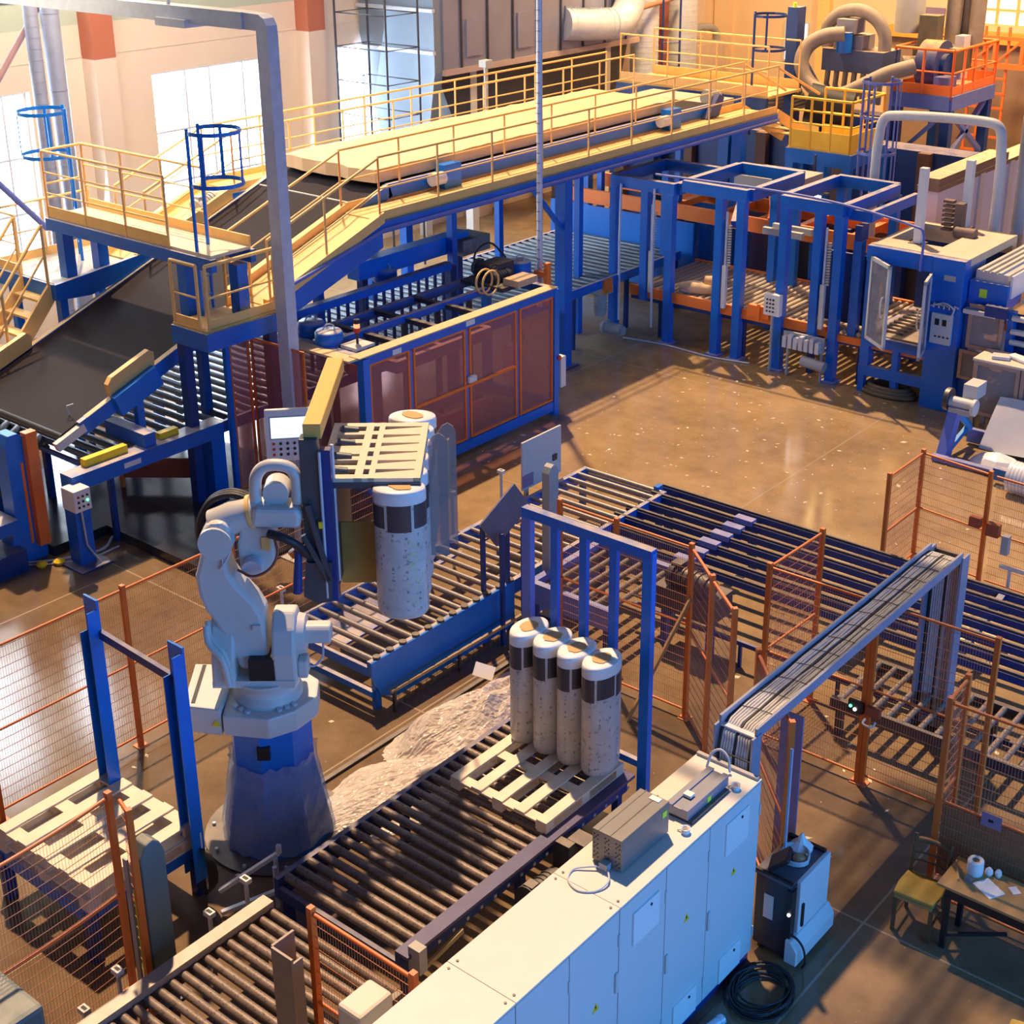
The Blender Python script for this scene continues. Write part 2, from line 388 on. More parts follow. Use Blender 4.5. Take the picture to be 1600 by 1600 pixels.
g.box(XW, XW+.02, -4, YF, 5.775, 5.80)
struct(g.obj('wall_left', WALLL))
for i, (a, b_, z0, z1) in enumerate(ops):
    w = bpy.data.objects.new('window_%d' % (i+1 if i < 3 else i+4), None); COL.objects.link(w); w['kind'] = 'structure'
    G().box(XW-.30, XW-.27, a, b_, z0, z1).obj('pane', WIN, w)
    g = G()
    for y in (a+.04, a+1.05, a+1.75, a+2.75, b_-.04): g.box(XW-.27, XW-.18, y-.025, y+.025, z0, z1)
    for z in (z0+.04, z0+1.18, z0+2.35, z1-.04): g.box(XW-.27, XW-.18, a, b_, z-.025, z+.025)
    g.obj('window_frame', FRAMEW, w)
    G().box(XW-.3, XW+.12, a-.05, b_+.05, z0-.06, z0).obj('sill', FRAMEW, w)
for i, y in enumerate((18.35, 24.45, 30.6, 36.8)):
    struct(G().box(XW, XW+.45, y, y+.55, 0, 12).obj('trim_%d' % (i+1), PILA))
# far wall
g = G(); g.box(-27.6, -17.98, YF, YF+.4, 0, 15); g.box(-17.98, -15.5, YF, YF+.4, 0, 1.5); g.box(-17.98, -15.5, YF, YF+.4, 3.5, 4.78); g.box(-17.98, -15.5, YF, YF+.4, 6.6, 12)
g.box(-15.5, 8, YF, YF+.4, 0, 12); g.box(-17.98, -17.38, YF, YF+.4, 1.5, 3.5); g.box(-16.4, -15.5, YF, YF+.4, 1.5, 3.5)
struct(g.obj('wall_back', WALLB))
def farwin(n, x0, x1, z0, z1, m, nx, nz, fm):
    w = bpy.data.objects.new('window_%d' % n, None); COL.objects.link(w); w['kind'] = 'structure'
    G().box(x0, x1, YF+.25, YF+.28, z0, z1).obj('pane', m, w)
    g = G()
    for k in range(nx+1):
        x = x0 + (x1-x0)*k/nx; g.box(x-.03, x+.03, YF+.15, YF+.25, z0, z1)
    for k in range(nz+1):
        z = z0 + (z1-z0)*k/nz; g.box(x0, x1, YF+.15, YF+.25, z-.03, z+.03)
    g.obj('window_frame', fm, w)
farwin(4, -17.98, -15.5, 4.78, 6.6, WINF, 4, 4, YELLOW)
farwin(5, -17.38, -16.4, 1.5, 3.5, WINC, 2, 3, FRAMEW)
w = bpy.data.objects.new('window_6', None); COL.objects.link(w); w['kind'] = 'structure'
G().box(-24.33, -23.5, YF-.03, YF-.01, 3.25, 4.42).obj('pane', WINC, w)
g = G()
for x in (-24.35, -23.93, -23.5): g.box(x-.03, x+.03, YF-.07, YF, 3.22, 4.45)
for z in (3.22, 4.45): g.box(-24.38, -23.47, YF-.07, YF, z-.03, z+.03)
g.obj('window_frame', FRAMEW, w)
struct(G().box(-20.6, -12, YF-.35, YF, 4.30, 4.62).obj('trim_5', mat('amber_ledge', (.86,.42,.06), .6)))
struct(G().box(-23.1, -22.7, YF-.25, YF, 0, 12).obj('trim_6', mat('yellow_column', (.85,.62,.25), .6)))
struct(G().box(-20.4, -18.9, YF-.06, YF, 5.0, 5.2).obj('trim_7', PURPLE))
struct(G().box(-20.6, -12, YF-.05, YF, 0, 4.30).obj('trim_8', mat('dim_brown_dado', (.30,.20,.14), .8)))
struct(G().box(-27.2, -27.0, YF-.5, YF, 0, 12).box(-26.95, -26.4, YF-.3, YF, 0, 12).obj('trim_9', WALLB))
# assumed upper windows of the far wall, out of view, added for floor reflections
w = bpy.data.objects.new('window_10', None); COL.objects.link(w); w['kind'] = 'structure'
G().box(-24.3, -22.8, YF-.04, YF-.01, 9.9, 11.7).obj('pane', WIN, w)
w11 = bpy.data.objects.new('window_11', None); COL.objects.link(w11); w11['kind'] = 'structure'
G().box(-22.3, -21.8, YF-.04, YF-.01, 11.8, 13.6).box(-21.4, -20.6, YF-.04, YF-.01, 11.9, 14.6).objs('pane', WINA, w11)
g = G()
for x in (-24.3, -23.55, -22.8): g.box(x-.04, x+.04, YF-.08, YF-.01, 9.9, 11.7)
g.obj('window_frame', FRAMEW, w)
# unseen slats added to half-shade the right foreground, gaps shaped to leave sun patches
g = G(); zc = 11.0
k = 0
while -9.75 + .2*k < -5.4:
    x = -9.75 + .2*k; k += 1
    segs = [(12.55, 16.6)]
    if -8.82 < x < -8.30: segs = [(13.9, 16.6), (12.2, 12.6)]
    elif -7.75 < x < -6.6: segs = [(14.0, 16.6), (12.2, 13.25)]
    else: segs = [(12.2, 16.6)]
    for a, b_ in segs:
        if x < -8.55: a = max(a, 13.25)
        if b_ > a: g.box(x, x+.125, a, b_, zc, zc+.03)
for y in (12.2, 16.6): g.box(-9.8, -5.4, y-.05, y+.05, zc-.1, zc)
struct(g.obj('added_shade_slats', LGREY))
# assumed high-bay lamps over the far half of the hall, unseen, added for warmth
for i, (x, y, e) in enumerate(((-21, 33, 1500), (-13, 36, 1500), (-18, 24, 300))):
    lamp('assumed_high_bay', 'AREA', (x, y, 11.5), (-.15, .45, -1), e, (1.0, .60, .26), shape='DISK', size=1.6)
lamp('assumed_wall_wash', 'AREA', (-20, 14, 11.0), (-1, .25, -.75), 1700, (1.0, .78, .52), shape='RECTANGLE', size=10, size_y=1.5)  # unseen warm lamp, assumed and added to brighten the left wall

# ------------------------------------------------------------------ shared part builders
def guardrail(root, pts, h=1.05, step=1.45, m=None, r=.021, posts=True, knee=(.5,), toe=.14, endposts=True, pm=None, wide=False):
    """handrail, knee rail, toe board and one child per post along a polyline of deck points"""
    m = m or YELLOW
    pts = [Vector(p) for p in pts]; up = Vector((0,0,1))
    G().tube([p + up*h for p in pts], r*1.1, 8).obj('handrail', m, root)
    for k in knee: G().tube([p + up*h*k for p in pts], r*.75, 6).obj('knee_rail', m, root)
    if toe:
        g = G()
        for a, b in zip(pts, pts[1:]): g.bar(a + up*toe/2, b + up*toe/2, .02, toe)
        g.obj('toe_board', m, root)
    if posts:
        key = '_post_%.2f_%s_%d' % (h, m.name, int(wide))
        me = guardrail.cache.get(key)
        if me is None:
            gg = G()
            if wide: gg.box(-.03,.03,-.03,.03,-.1,h)
            else: gg.tube([(0,0,-.1),(0,0,h)], r, 8)
            me = gg.mesh('guard_post', m); guardrail.cache[key] = me
        done = []
        for a, b in zip(pts, pts[1:]):
            n = max(1, round((b-a).length/step))
            for k in range(n+1):
                p = a.lerp(b, k/n)
                if all((p-q).length > .1 for q in done): done.append(p); inst('post', me, root, p)
guardrail.cache = {}
def conveyor(name, label, cat, x0, x1, y0, y1, z, pitch, r, rm, fm, roll_along='X', side=.2, legs=True, legm=None, group=None, t=.06, under=.05, ends=True, n=12):
    """roller conveyor; returns the thing. z is the top of the rollers"""
    root = thing(name, label, cat, ((x0+x1)/2, (y0+y1)/2, 0), group)
    if roll_along == 'X':
        me = G().cyl((x0+t, 0, 0), (x1-t, 0, 0), r, n=n).mesh('roller', rm)
        k = int((y1-y0-.1)/pitch)
        for i in range(k+1):
            y = y0 + .07 + r + i*pitch
            o = inst('roller', me, root, (root.location.x, y, z-r)); o.location.x = -root.location.x
        for x in (x0, x1-t): G().box(x, x+t, y0, y1, z-side, z-under*.2).obj('side_rail', fm, root)
        if ends:
            for y in (y0, y1-.05): G().box(x0+t, x1-t, y, y+.05, z-side, z-2*r-.02).obj('end_beam', fm, root)
    else:
        me = G().cyl((0, y0+t, 0), (0, y1-t, 0), r, n=n).mesh('roller', rm)
        k = int((x1-x0-.1)/pitch)
        for i in range(k+1):
            x = x0 + .07 + r + i*pitch
            o = inst('roller', me, root, (x, root.location.y, z-r)); o.location.y = -root.location.y
        for y in (y0, y1-t): G().box(x0, x1, y, y+t, z-side, z-under*.2).obj('side_rail', fm, root)
        if ends:
            for x in (x0, x1-.05): G().box(x, x+.05, y0+t, y1-t, z-side, z-2*r-.02).obj('end_beam', fm, root)
    if legs:
        L_ = (x1-x0) if roll_along != 'X' else (y1-y0)
        k = max(1, round(L_/1.9))
        for i in range(k+1):
            for s in (0, 1):
                if roll_along == 'X': lx = x0+.05 if s == 0 else x1-.05; ly = y0 + .12 + (y1-y0-.24)*i/k
                else: ly = y0+.05 if s == 0 else y1-.05; lx = x0 + .12 + (x1-x0-.24)*i/k
                G().box(lx-.04, lx+.04, ly-.04, ly+.04, 0, z-side).obj('leg', legm or fm, root)
    return root
def fence(label, p0, p1, h=2.35, post0=True, post1=True, m=None, rails=(.12, 1.2), hp=.12, vp=.032, wm=None, sag=0, name='mesh_fence_panel', w=.055, group=None):
    m = m or ORANGE; wm = wm or WIRE
    p0 = Vector((p0[0], p0[1], 0)); p1 = Vector((p1[0], p1[1], 0)); d = p1-p0; L_ = d.length; d.normalize()
    root = thing(name, label, 'fence', tuple(p0), group)
    Z = Vector((0,0,1))
    for on, p in ((post0, p0), (post1, p1)):
        if on:
            o = G().bar(p, p+Z*(h+.04), w, w, up=d).obj('fence_post', m, root)
            G().box(p.x-.07, p.x+.07, p.y-.07, p.y+.07, 0, .012).obj('foot_plate', m, o)
    a = p0 + d*.03; b = p1 - d*.03
    g = G(); top = h - .02
    nseg = 8 if sag else 1
    for z in (top,) + tuple(rails): G().tube([a.lerp(b, k/nseg) + Z*(z - sag*4*(k/nseg)*(1-k/nseg)) for k in range(nseg+1)], .019 if z == top else .016, 6).obj('rail', m, root)
    g = G(); n = max(2, int(L_/vp))
    for k in range(1, n):
        p = a.lerp(b, k/n); s_ = sag*4*(k/n)*(1-k/n); g.tube([p + Z*(rails[0]-s_), p + Z*(top-s_)], .0018, 3, cap=False)
    z = rails[0] + hp
    while z < top-.02:
        g.tube([a.lerp(b, k/nseg) + Z*(z - sag*4*(k/nseg)*(1-k/nseg)) for k in range(nseg+1)], .0042, 3, cap=False); z += hp
    g.obj('wire_mesh', wm, root)
    return root
WIRE = mat('fence_wire', (.62,.26,.13), .5, var=.1)
WIREP = mat('fence_wire_red', (.45,.16,.12), .5, var=.1)
def panel_box(root, name, x0, x1, y0, y1, z0, z1, m, frame=None, axis='Y', t=.03, fw=.04, pane=None, fname='frame'):
    """a framed pane lying in a plane X=const (axis X) or Y=const (axis Y)"""
    g = G()
    if axis == 'Y':
        g.box(x0, x0+fw, y0-t/2, y0+t/2, z0, z1); g.box(x1-fw, x1, y0-t/2, y0+t/2, z0, z1)
        g.box(x0, x1, y0-t/2, y0+t/2, z0, z0+fw); g.box(x0, x1, y0-t/2, y0+t/2, z1-fw, z1)
        o = g.obj(name, frame, root); G().box(x0+fw, x1-fw, y0-.004, y0+.004, z0+fw, z1-fw).obj('sheet', m, o)
    else:
        g.box(x0-t/2, x0+t/2, y0, y0+fw, z0, z1); g.box(x0-t/2, x0+t/2, y1-fw, y1, z0, z1)
        g.box(x0-t/2, x0+t/2, y0, y1, z0, z0+fw); g.box(x0-t/2, x0+t/2, y0, y1, z1-fw, z1)
        o = g.obj(name, frame, root); G().box(x0-.004, x0+.004, y0+fw, y1-fw, z0+fw, z1-fw).obj('sheet', m, o)
    return o
# ------------------------------------------------------------------ foreground conveyors
mc = conveyor('roller_conveyor', 'dark roller conveyor carrying a pallet of wrapped rolls, beside the pale blue cabinets', 'conveyor', -9.2, -7.5, 7.3, 10.85, .62, .15, .045, ROLLD, NAVY, side=.24, legs=True, legm=NAVY)
G().box(-7.56, -7.40, 7.3, 10.85, .60, .635).obj('top_flange', FLANGE, mc)
g = G()
for k in range(17): g.box(-7.398, -7.39, 7.5+k*.2, 7.53+k*.2, .53, .56)
g.objs('bolt', GREY, mc)
def motor(root, p, d, r=.09, l=.32, m=None):
    m = m or STEELD; p = Vector(p); d = Vector(d).normalized()
    g = G().cyl(p, p+d*l, r, n=14).cyl(p+d*l, p+d*(l+.06), r*.8, n=14).cyl(p-d*.08, p, r*1.25, n=14)
    for k in range(5): g.cyl(p+d*(l*(k+.5)/6), p+d*(l*(k+.5)/6+.012), r*1.12, n=14)
    g.box(p.x-r*.5, p.x+r*.5, p.y-r*.5, p.y+r*.5, p.z+r*.8, p.z+r*1.35)
    return g.obj('drive_motor', m, root)
motor(mc, (-7.22, 8.85, .42), (0, 1, -.05), .11, .36)
G().box(-7.42, -7.22, 9.45, 9.55, .3, .62).box(-7.42, -7.16, 9.62, 9.82, .52, .56).obj('sensor_bracket', STEELD, mc)
G().box(-7.44, -7.30, 7.35, 7.45, .45, .72).obj('stop_bracket', GREY, mc)
G().bar((-7.36, 7.4, .42), (-7.36, 8.0, .50), .03, .05).obj('tie_strap', bpy.data.materials.get('rusty_rail') or mat('rusty_rail', (.33,.24,.13), .6, var=.3, scale=9), mc)

c3 = conveyor('roller_conveyor', 'near-corner roller conveyor with a pale side strip beside the green grey column', 'conveyor', -8.97, -7.15, 3.6, 6.98, .64, .13, .043, ROLLD, STEELD, legs=True, legm=STEELD, side=.2)
G().box(-9.0, -8.86, 3.6, 7.0, .63, .70).obj('side_strip', mat('scuffed_aluminium', (.42,.37,.32), .5, .3, var=.2, scale=9, spots=.2, spotcol=(.2,.16,.12)), c3)

c2 = conveyor('roller_conveyor', 'long roller conveyor with a deep blue side panel behind the robot', 'conveyor', -12.72, -11.15, 10.6, 17.0, .72, .232, .04, ROLL, BLUE, side=.22, legm=BLUE, t=.07)
G().prism([(10.58,.72),(13.3,.72),(13.3,.05),(10.98,.07),(10.72,.22),(10.58,.52)], lambda u, v, t: (t, u, v), -11.15, -11.12).obj('side_panel', BLUEC, c2)
g = G()
for k in range(12): g.lathe((-11.17, 10.72+k*.232, .70), [(.05,0),(.05,.05)], 10)
g.objs('bearing', STEELD, c2)
G().box(-12.6, -11.2, 10.64, 10.7, .18, .26).obj('cross_brace', BLUE, c2)
G().box(-11.118, -11.112, 13.0, 13.06, .60, .67).obj('sticker', WHITE, c2)
for k, y in enumerate((10.9, 12.5, 14.2)):
    G().box(-12.62, -12.50 + .55*(k == 0), y, y+1.3, .50, .53).obj('under_pan', BLUE, c2)

cc = thing('chain_conveyor', 'low chain conveyor of long dark blue rails running to the right behind the orange fences', 'conveyor', (-7.5, 16.2, 0))
for i in range(7):
    y = 15.28 + .32*i
    o = G().box(-11.35, -3.6, y-.035, y+.035, .58, .68).obj('rail', NAVY, cc)
    G().box(-11.35, -3.6, y-.018, y+.018, .68, .715).obj('chain', STEELD, o)
    if i < 6:
        G().box(-9.85, -9.55, y-.05, y+.09, .66, .74).obj('coupling_bracket', LILAC, cc)
for x in (-11.2, -9.7, -7.3, -4.6):
    G().box(x-.05, x+.05, 15.2, 17.3, .46, .58).obj('cross_beam', NAVY, cc)
    for y in (15.3, 17.15): G().box(x-.05, x+.05, y-.05, y+.05, 0, .46).obj('leg', NAVY, cc)
G().bar((-5.9, 15.3, .2), (-5.9, 17.2, .62), .09, .09).obj('diagonal_brace', NAVY, cc)
G().box(-11.36, -11.28, 16.95, 17.08, .5, .76).obj('end_cap', BLUEC, cc)

# second, lower rail line nearer the fence
cl = thing('floor_rail', 'thin dark guard rail low above the floor behind the orange fence', 'rail', (-8.0, 14.35, 0))
G().bar((-9.9, 14.35, .36), (-3.6, 14.35, .36), .05, .06).obj('bar', NAVY, cl)
for x in (-9.6, -8.2, -6.8, -5.2): G().box(x-.02, x+.02, 14.33, 14.37, 0, .34).obj('leg', NAVY, cl)
cl2 = conveyor('roller_conveyor', 'low dark roller bed half hidden behind the right-hand orange fence', 'conveyor', -6.6, -3.4, 13.75, 14.9, .5, .2, .035, ROLLD, STEELD, roll_along='Y', side=.14, legm=STEELD)

# ------------------------------------------------------------------ pallets
def pallet(name, label, x, y, z, w=1.3, l=1.3, nb=5, rot=0, group=None, bw=.13):
    root = thing(name, label, 'pallet', (0,0,0), group)
    for k in range(nb):
        xx = -w/2 + bw/2 + (w-bw)*k/(nb-1)
        G().box(xx-bw/2, xx+bw/2, -l/2, l/2, .118, .14).obj('deck_board', WOOD, root)
    for yy in (-l/2+bw/2, 0, l/2-bw/2):
        G().box(-w/2, w/2, yy-bw/2, yy+bw/2, .096, .118).obj('cross_board', WOOD, root)
        for xx in (-w/2+.07, 0, w/2-.07): G().box(xx-.07, xx+.07, yy-bw/2, yy+bw/2, .02, .096).obj('block', WOOD, root)
    for xx in (-w/2+.06, 0, w/2-.06): G().box(xx-.06, xx+.06, -l/2, l/2, 0, .02).obj('bottom_board', WOOD, root)
    root.location = (x, y, z); root.rotation_euler = (0,0,rot)
    return root
pallet('wooden_pallet', 'pale slatted pallet on the dark conveyor, under the standing row of wrapped rolls', -8.17, 10.13, .622, 1.3, 1.34)
# the low table with two stacked pallets
tb = thing('pallet_table', 'low blue steel table holding two pale pallets inside the left fence', 'table', (-10.95, 6.55, 0))
for x in (-11.68, -10.22):
    for y in (5.9, 7.15):
        G().box(x-.055, x+.055, y-.055, y+.055, 0, .56).obj('leg', NAVY, tb)
for y in (5.9, 7.15): G().box(-11.72, -10.18, y-.04, y+.04, .44, .6).obj('beam', BLUE, tb)
for x in (-11.68, -10.95, -10.22): G().box(x-.04, x+.04, 5.9, 7.15, .48, .6).obj('beam', BLUE, tb)
G().box(-11.5, -10.4, 6.1, 7.0, .585, .6).obj('tray', LGREY, tb)
for x, lab in ((-11.48, 'a'), (-10.14, 'b')):
    y = 7.12
    g = G()
    g.box(x-.11, x+.11, y-.012, y+.012, .3, 3.0 if lab == 'a' else 2.96); g.box(x+.098, x+.11, y-.13, y, .3, 2.9); g.box(x-.11, x-.098, y-.10, y, .3, 2.6)
    g.obj('upright', BLUEC, tb)
G().bar((-11.4, 7.12, 2.62), (-10.2, 7.12, 2.55), .05, .09).obj('tie_bar', NAVY, tb)
G().box(-10.06, -10.03, 7.09, 7.12, .62, .86).obj('label_strip', WHITE, tb)
p = pallet('wooden_pallet', 'lower of the two pale pallets stacked on the low blue table', -10.93, 6.5, .602, 1.5, 1.28, 5, bw=.15)
p = pallet('wooden_pallet', 'upper of the two pale pallets stacked on the low blue table', -10.93, 6.52, .744, 1.5, 1.28, 5, rot=pi/180*1.5, bw=.15)
g = G()
for k in range(8): g.tube([(-10.0 + .10*cos(t*pi/6)*(1+.08*k)*.9, 7.06+.01*k, .42 + .28*sin(t*pi/6)*(1-.03*k)) for t in range(12)], .008, 5, closed=True)
tag(g.obj('cable_coil', CABLE, loc=(-10.0, 7.06, .1)), 'dark coil of cable hanging from the right upright of the blue pallet table', 'cable')

# ------------------------------------------------------------------ packs of wrapped rolls
def roll_parts(root, cx, cy, z, rx, ry, h, bands=((.70,.905),), rot=0, gaps=3, seed=1, green=False):
    rnd = random.Random(seed)
    prof = [(rx*.86, 0), (rx*.97, .04), (rx, .08), (rx, h*.74), (rx, h*.965), (rx*.96, h*.99)]
    o = G().lathe((cx, cy, z), prof, 32, 1, ry/rx, True, rot).obj('wrapped_roll', FILMP, root)
    G().lathe((cx, cy, z), [(rx*1.006, h*.905), (rx*1.006, h*.965), (rx*1.006, h*.972), (rx*.985, h*.990), (rx*.965, h*.995), (rx*.96, h*.997), (rx*.70, h*1.001)], 32, 1, ry/rx, True, rot).obj('film_cap', FILMW, o)
    # exposed wool core on top, ragged outline
    g = G(); n = 18
    pts = [(cx + rx*.52*(1+.10*rnd.uniform(-1,1))*cos(2*pi*k/n), cy + ry*.45*(1+.10*rnd.uniform(-1,1))*sin(2*pi*k/n)) for k in range(n)]
    g.prism(pts, lambda u, v, t: (u, v, t), z+h*.998, z+h*1.008); g.obj('exposed_core', WOOL, o)
    def patch(a0, a1, z0, z1, m, nm, e=1.008):
        g = G(); k = max(2, int((a1-a0)/.12)); vs = []
        for i in range(k+1):
            a = a0 + (a1-a0)*i/k; x = rx*e*cos(a); y = ry*e*sin(a)
            X_, Y_ = cx + x*cos(rot)-y*sin(rot), cy + x*sin(rot)+y*cos(rot)
            vs += [(X_, Y_, z+z0), (X_, Y_, z+z1)]
        g.add(vs, [(2*i, 2*i+2, 2*i+3, 2*i+1) for i in range(k)], True); return g
    g = G()
    for b0, b1 in bands:
        a = 0
        for k in range(gaps*2):
            da = 2*pi/(gaps*2); q = patch(a+.08, a+da-.04, h*b0 + (.03 if k % 2 else 0), h*b1 - (.02 if k % 3 == 0 else 0), PRINT, 'b'); g.add(q.v, q.f, True); a += da
    g.obj('print_band', PRINT, o)
    g = G()
    for col in range(12):
        a = 2*pi*col/12 + .25
        zz = h*.08
        while zz < h*.70:
            l = rnd.uniform(.012, .06)
            if rnd.random() < (.30 if col % 3 else .70):
                q = patch(a-.06*rnd.uniform(.3,1.2), a+.05*rnd.uniform(.2,1.3), zz, zz+l*.6, PRINT, 'x', 1.006); g.add(q.v, q.f)
            zz += l + rnd.uniform(.01, .03)
    g.obj('print_marks', mat('grey_print', (.26,.25,.27), .4) if not hasattr(roll_parts, 'm') else roll_parts.m, o)
    roll_parts.m = bpy.data.materials.get('grey_print')
    if green:
        g = G()
        for i in range(46):
            a = -.75 + rnd.uniform(-.22, .22) - .5*i/46; zz = h*(.12 + .5*rnd.random())
            q = patch(a, a+.07, zz, zz+.015, GREENP, 'g', 1.007); g.add(q.v, q.f)
        g.obj('green_marks', GREENP, o)
    return o
rp = thing('roll_pack', 'row of four white wrapped insulation rolls standing on the pallet before the blue gate', 'insulation rolls', (-8.2, 10.62, .762))
for k in range(4): roll_parts(rp, -8.66+.325*k, 10.60, .762, .174, .262, 1.36 - .01*k, seed=k+3)
# ------------------------------------------------------------------ robot arm
RX, RY = -10.35, 8.35
def W(u, d, z): return (RX + .7725*u - .635*d, RY + .635*u + .7725*d, z)
rb = thing('palletizing_robot', 'off-white robot arm on a film-wrapped blue pedestal between the conveyors', 'robot', (RX, RY, 0))
G().lathe((RX, RY, 0), [(.80, 0), (.80, .03)], 40).obj('floor_plate', STEELD, rb)
g = G()
for k in range(10):
    a = 2*pi*k/10; g.cyl((RX+.72*cos(a), RY+.72*sin(a), .03), (RX+.72*cos(a), RY+.72*sin(a), .06), .02, n=8)
g.objs('anchor_bolt', GALV, rb)
oct_ = pi/8
G().lathe((RX, RY, 0), [(.60, .03), (.60, .12), (.44, 1.0), (.44, 1.52)], 8, smooth=False, rot=oct_+.2).obj('pedestal', BLUEC, rb)
p = W(-.02, -.43, 1.28)
g = G().prism([(-.065,-.075),(.065,-.075),(.065,.075),(-.065,.075)], lambda u, v, t: W(-.01+u, t, 1.28+v), -.46, -.40); g.obj('port_opening', BLACK, rb)
# stretch wrap around the lower pedestal, loosely wrinkled
g = G(); rnd = random.Random(3); rows = 10; n = 40; vs = []
for i in range(rows+1):
    z = .10 + .98*i/rows
    for k in range(n):
        a = 2*pi*k/n; r = .635 - .17*(i/rows)
        r = r*cos(pi/8)/cos(((a-oct_-.2) % (pi/4)) - pi/8) + rnd.uniform(-.004,.006) + (.05*rnd.random()*(i == rows))
        vs.append((RX + r*cos(a), RY + r*sin(a), z + rnd.uniform(-.012,.012) + (.07*rnd.uniform(-1,1) if i in (0, rows) else 0)))
g.add(vs, [(i*n+k, i*n+(k+1) % n, (i+1)*n+(k+1) % n, (i+1)*n+k) for i in range(rows) for k in range(n)], False)
g.obj('stretch_wrap', WRAP, rb)
# base housing: flat casting with a boxed extension to the left
def PR(g, poly, z0, z1): return g.prism(poly, lambda u, v, t: W(u, v, t), z0, z1)
o = PR(G(), [(-.40,-.44),(.08,-.52),(.34,-.36),(.52,-.08),(.50,.24),(.28,.46),(-.20,.50),(-.45,.42)], 1.50, 1.74).obj('base_housing', ROBOT, rb, bevel=.02)
PR(G(), [(-.82,-.34),(-.42,-.42),(-.40,.45),(-.86,.48)], 1.48, 1.80).obj('connector_box', ROBOT, o, bevel=.02)
PR(G(), [(-.74,-.30),(-.70,-.30),(-.73,.44),(-.77,.44)], 1.80, 1.806).obj('slot', BLACK, o)
for du, dd in ((-.22,-.34),(.24,-.30)):
    g = G()
    for k in (-1,0,1):
        a = W(du+.07*k, dd+.05*k*(1 if du > 0 else -1), 1.74); g.cyl(a, (a[0], a[1], 1.765), .03, n=10)
    g.obj('bolt_group', GALV, o)
G().prism([(-.05,0),(.05,0),(0,.08)], lambda u, v, t: W(-.47+u, -.415-.001-t, 1.60+v), 0, .004).obj('warning_label', YSIGN, o)
G().lathe(W(0,0,1.74), [(.36,0),(.36,.06),(.33,.08),(.33,.20),(.36,.22),(.36,.26)], 36).obj('slew_ring', ROBOT, rb)
# shoulder: two cheeks, cross web, motor
ch = [(-.34,1.98),(.30,1.98),(.32,2.35),(.24,2.60),(.08,2.74),(-.12,2.72),(-.26,2.56),(-.34,2.3)]
o = G().prism(ch, lambda u, v, t: W(t, -u*.95, v), .12, .36).obj('shoulder', ROBOT, rb, bevel=.03)
G().prism([(-.36,1.98),(.34,1.98),(.30,2.30),(.18,2.62),(.02,2.76),(-.12,2.70),(-.3,2.4)], lambda u, v, t: W(t, -u*.95, v), -.50, -.26).obj('shoulder_cheek', ROBOT, o, bevel=.03)
G().prism([(-.34,1.98),(.32,1.98),(.32,2.06),(-.34,2.06)], lambda u, v, t: W(t, -u*.95, v), -.5, .34).obj('shoulder_base', ROBOT, o)
G().prism([(-.12,-.30),(.14,-.30),(.14,.2),(-.12,.2)], lambda u, v, t: W(u, v, t), 2.06, 2.30).obj('dark_cavity', BLACK, o)
G().cyl(W(.36,0,2.44), W(.44,0,2.44), .22, .20, n=28).obj('gear_cover', ROBOT, o)
G().prism([(-.10,-.09),(.10,-.09),(.10,.05),(.06,.10),(-.06,.10),(-.10,.05)], lambda u, v, t: W(t, u, 2.46+v), .40, .70).obj('motor_cover', ROBOT, o, bevel=.02)
G().prism([(-.10,-.1),(.10,-.1),(.10,.1),(-.10,.1)], lambda u, v, t: W(t, u-.1, 2.12+v), .36, .46).obj('side_cover', ROBOT, o, bevel=.02)
G().tube([W(.62,-.08,2.37), W(.60,-.1,2.20), W(.50,-.12,2.12), W(.42,-.1,2.16)], .012, 6).obj('cable', CABLEG, o)
for s in (0, 1):
    G().tube([W(-.53,-.12-.1*s,2.66), W(-.5,-.2-.1*s,2.5), W(-.36,-.28-.1*s,2.36), W(-.30,-.3-.1*s,2.06)], .035, 8).obj('hose_guard', ROBOT, o)
arm = [(-.49,3.71),(-.50,3.53),(-.57,3.29),(-.60,3.2),(-.58,2.97),(-.53,2.81),(-.45,2.68),(-.34,2.44),(-.26,2.24),(-.23,2.13),(.02,2.12),(.07,2.30),(.07,2.55),(.04,2.76),(-.03,2.90),(-.10,2.99),(-.18,3.09),(-.25,3.22),(-.28,3.37),(-.24,3.55),(-.20,3.74),(-.28,3.80),(-.40,3.79)]
lo = G().prism(arm, lambda u, v, t: W(u, t, v), -.20, .16).obj('lower_arm', ROBOT, rb, bevel=.045)
G().prism([(-.06,2.60),(.02,2.60),(.02,2.66),(-.06,2.66)], lambda u, v, t: W(u, t, v), -.23, -.19).obj('cap', ROBOT, lo)
G().tube([W(-.20,-.21,3.60), W(-.23,-.23,3.47), W(-.29,-.23,3.36), W(-.33,-.22,3.30)], .015, 6).tube([W(-.36,-.21,3.66), W(-.30,-.23,3.52), W(-.30,-.23,3.36)], .012, 6).obj('pipe', GALV, lo)
G().cyl(W(-.36,-.24,3.58), W(-.36,.22,3.58), .17, n=28).obj('elbow_joint', ROBOT, lo)
fo = G().tube([W(-.42,.02,3.68), W(-.20,.02,3.76), W(0,.02,3.82), W(.18,.02,3.83)], [.15,.17,.15,.13], 20).obj('forearm', ROBOT, rb)
G().cyl(W(-.04,.02,3.81), W(0,.02,3.82), .175, n=24).obj('collar', YELLOW, fo)
wr = G().prism([(-.02,3.72),(.47,3.70),(.50,3.84),(.46,3.92),(.02,3.93)], lambda u, v, t: W(u, t, v), -.16, .16).obj('wrist', ROBOT, rb, bevel=.05)
loop = [(.03,3.90),(.035,4.06),(.06,4.22),(.14,4.31),(.26,4.33),(.38,4.30),(.44,4.22),(.45,4.06),(.45,3.92)]
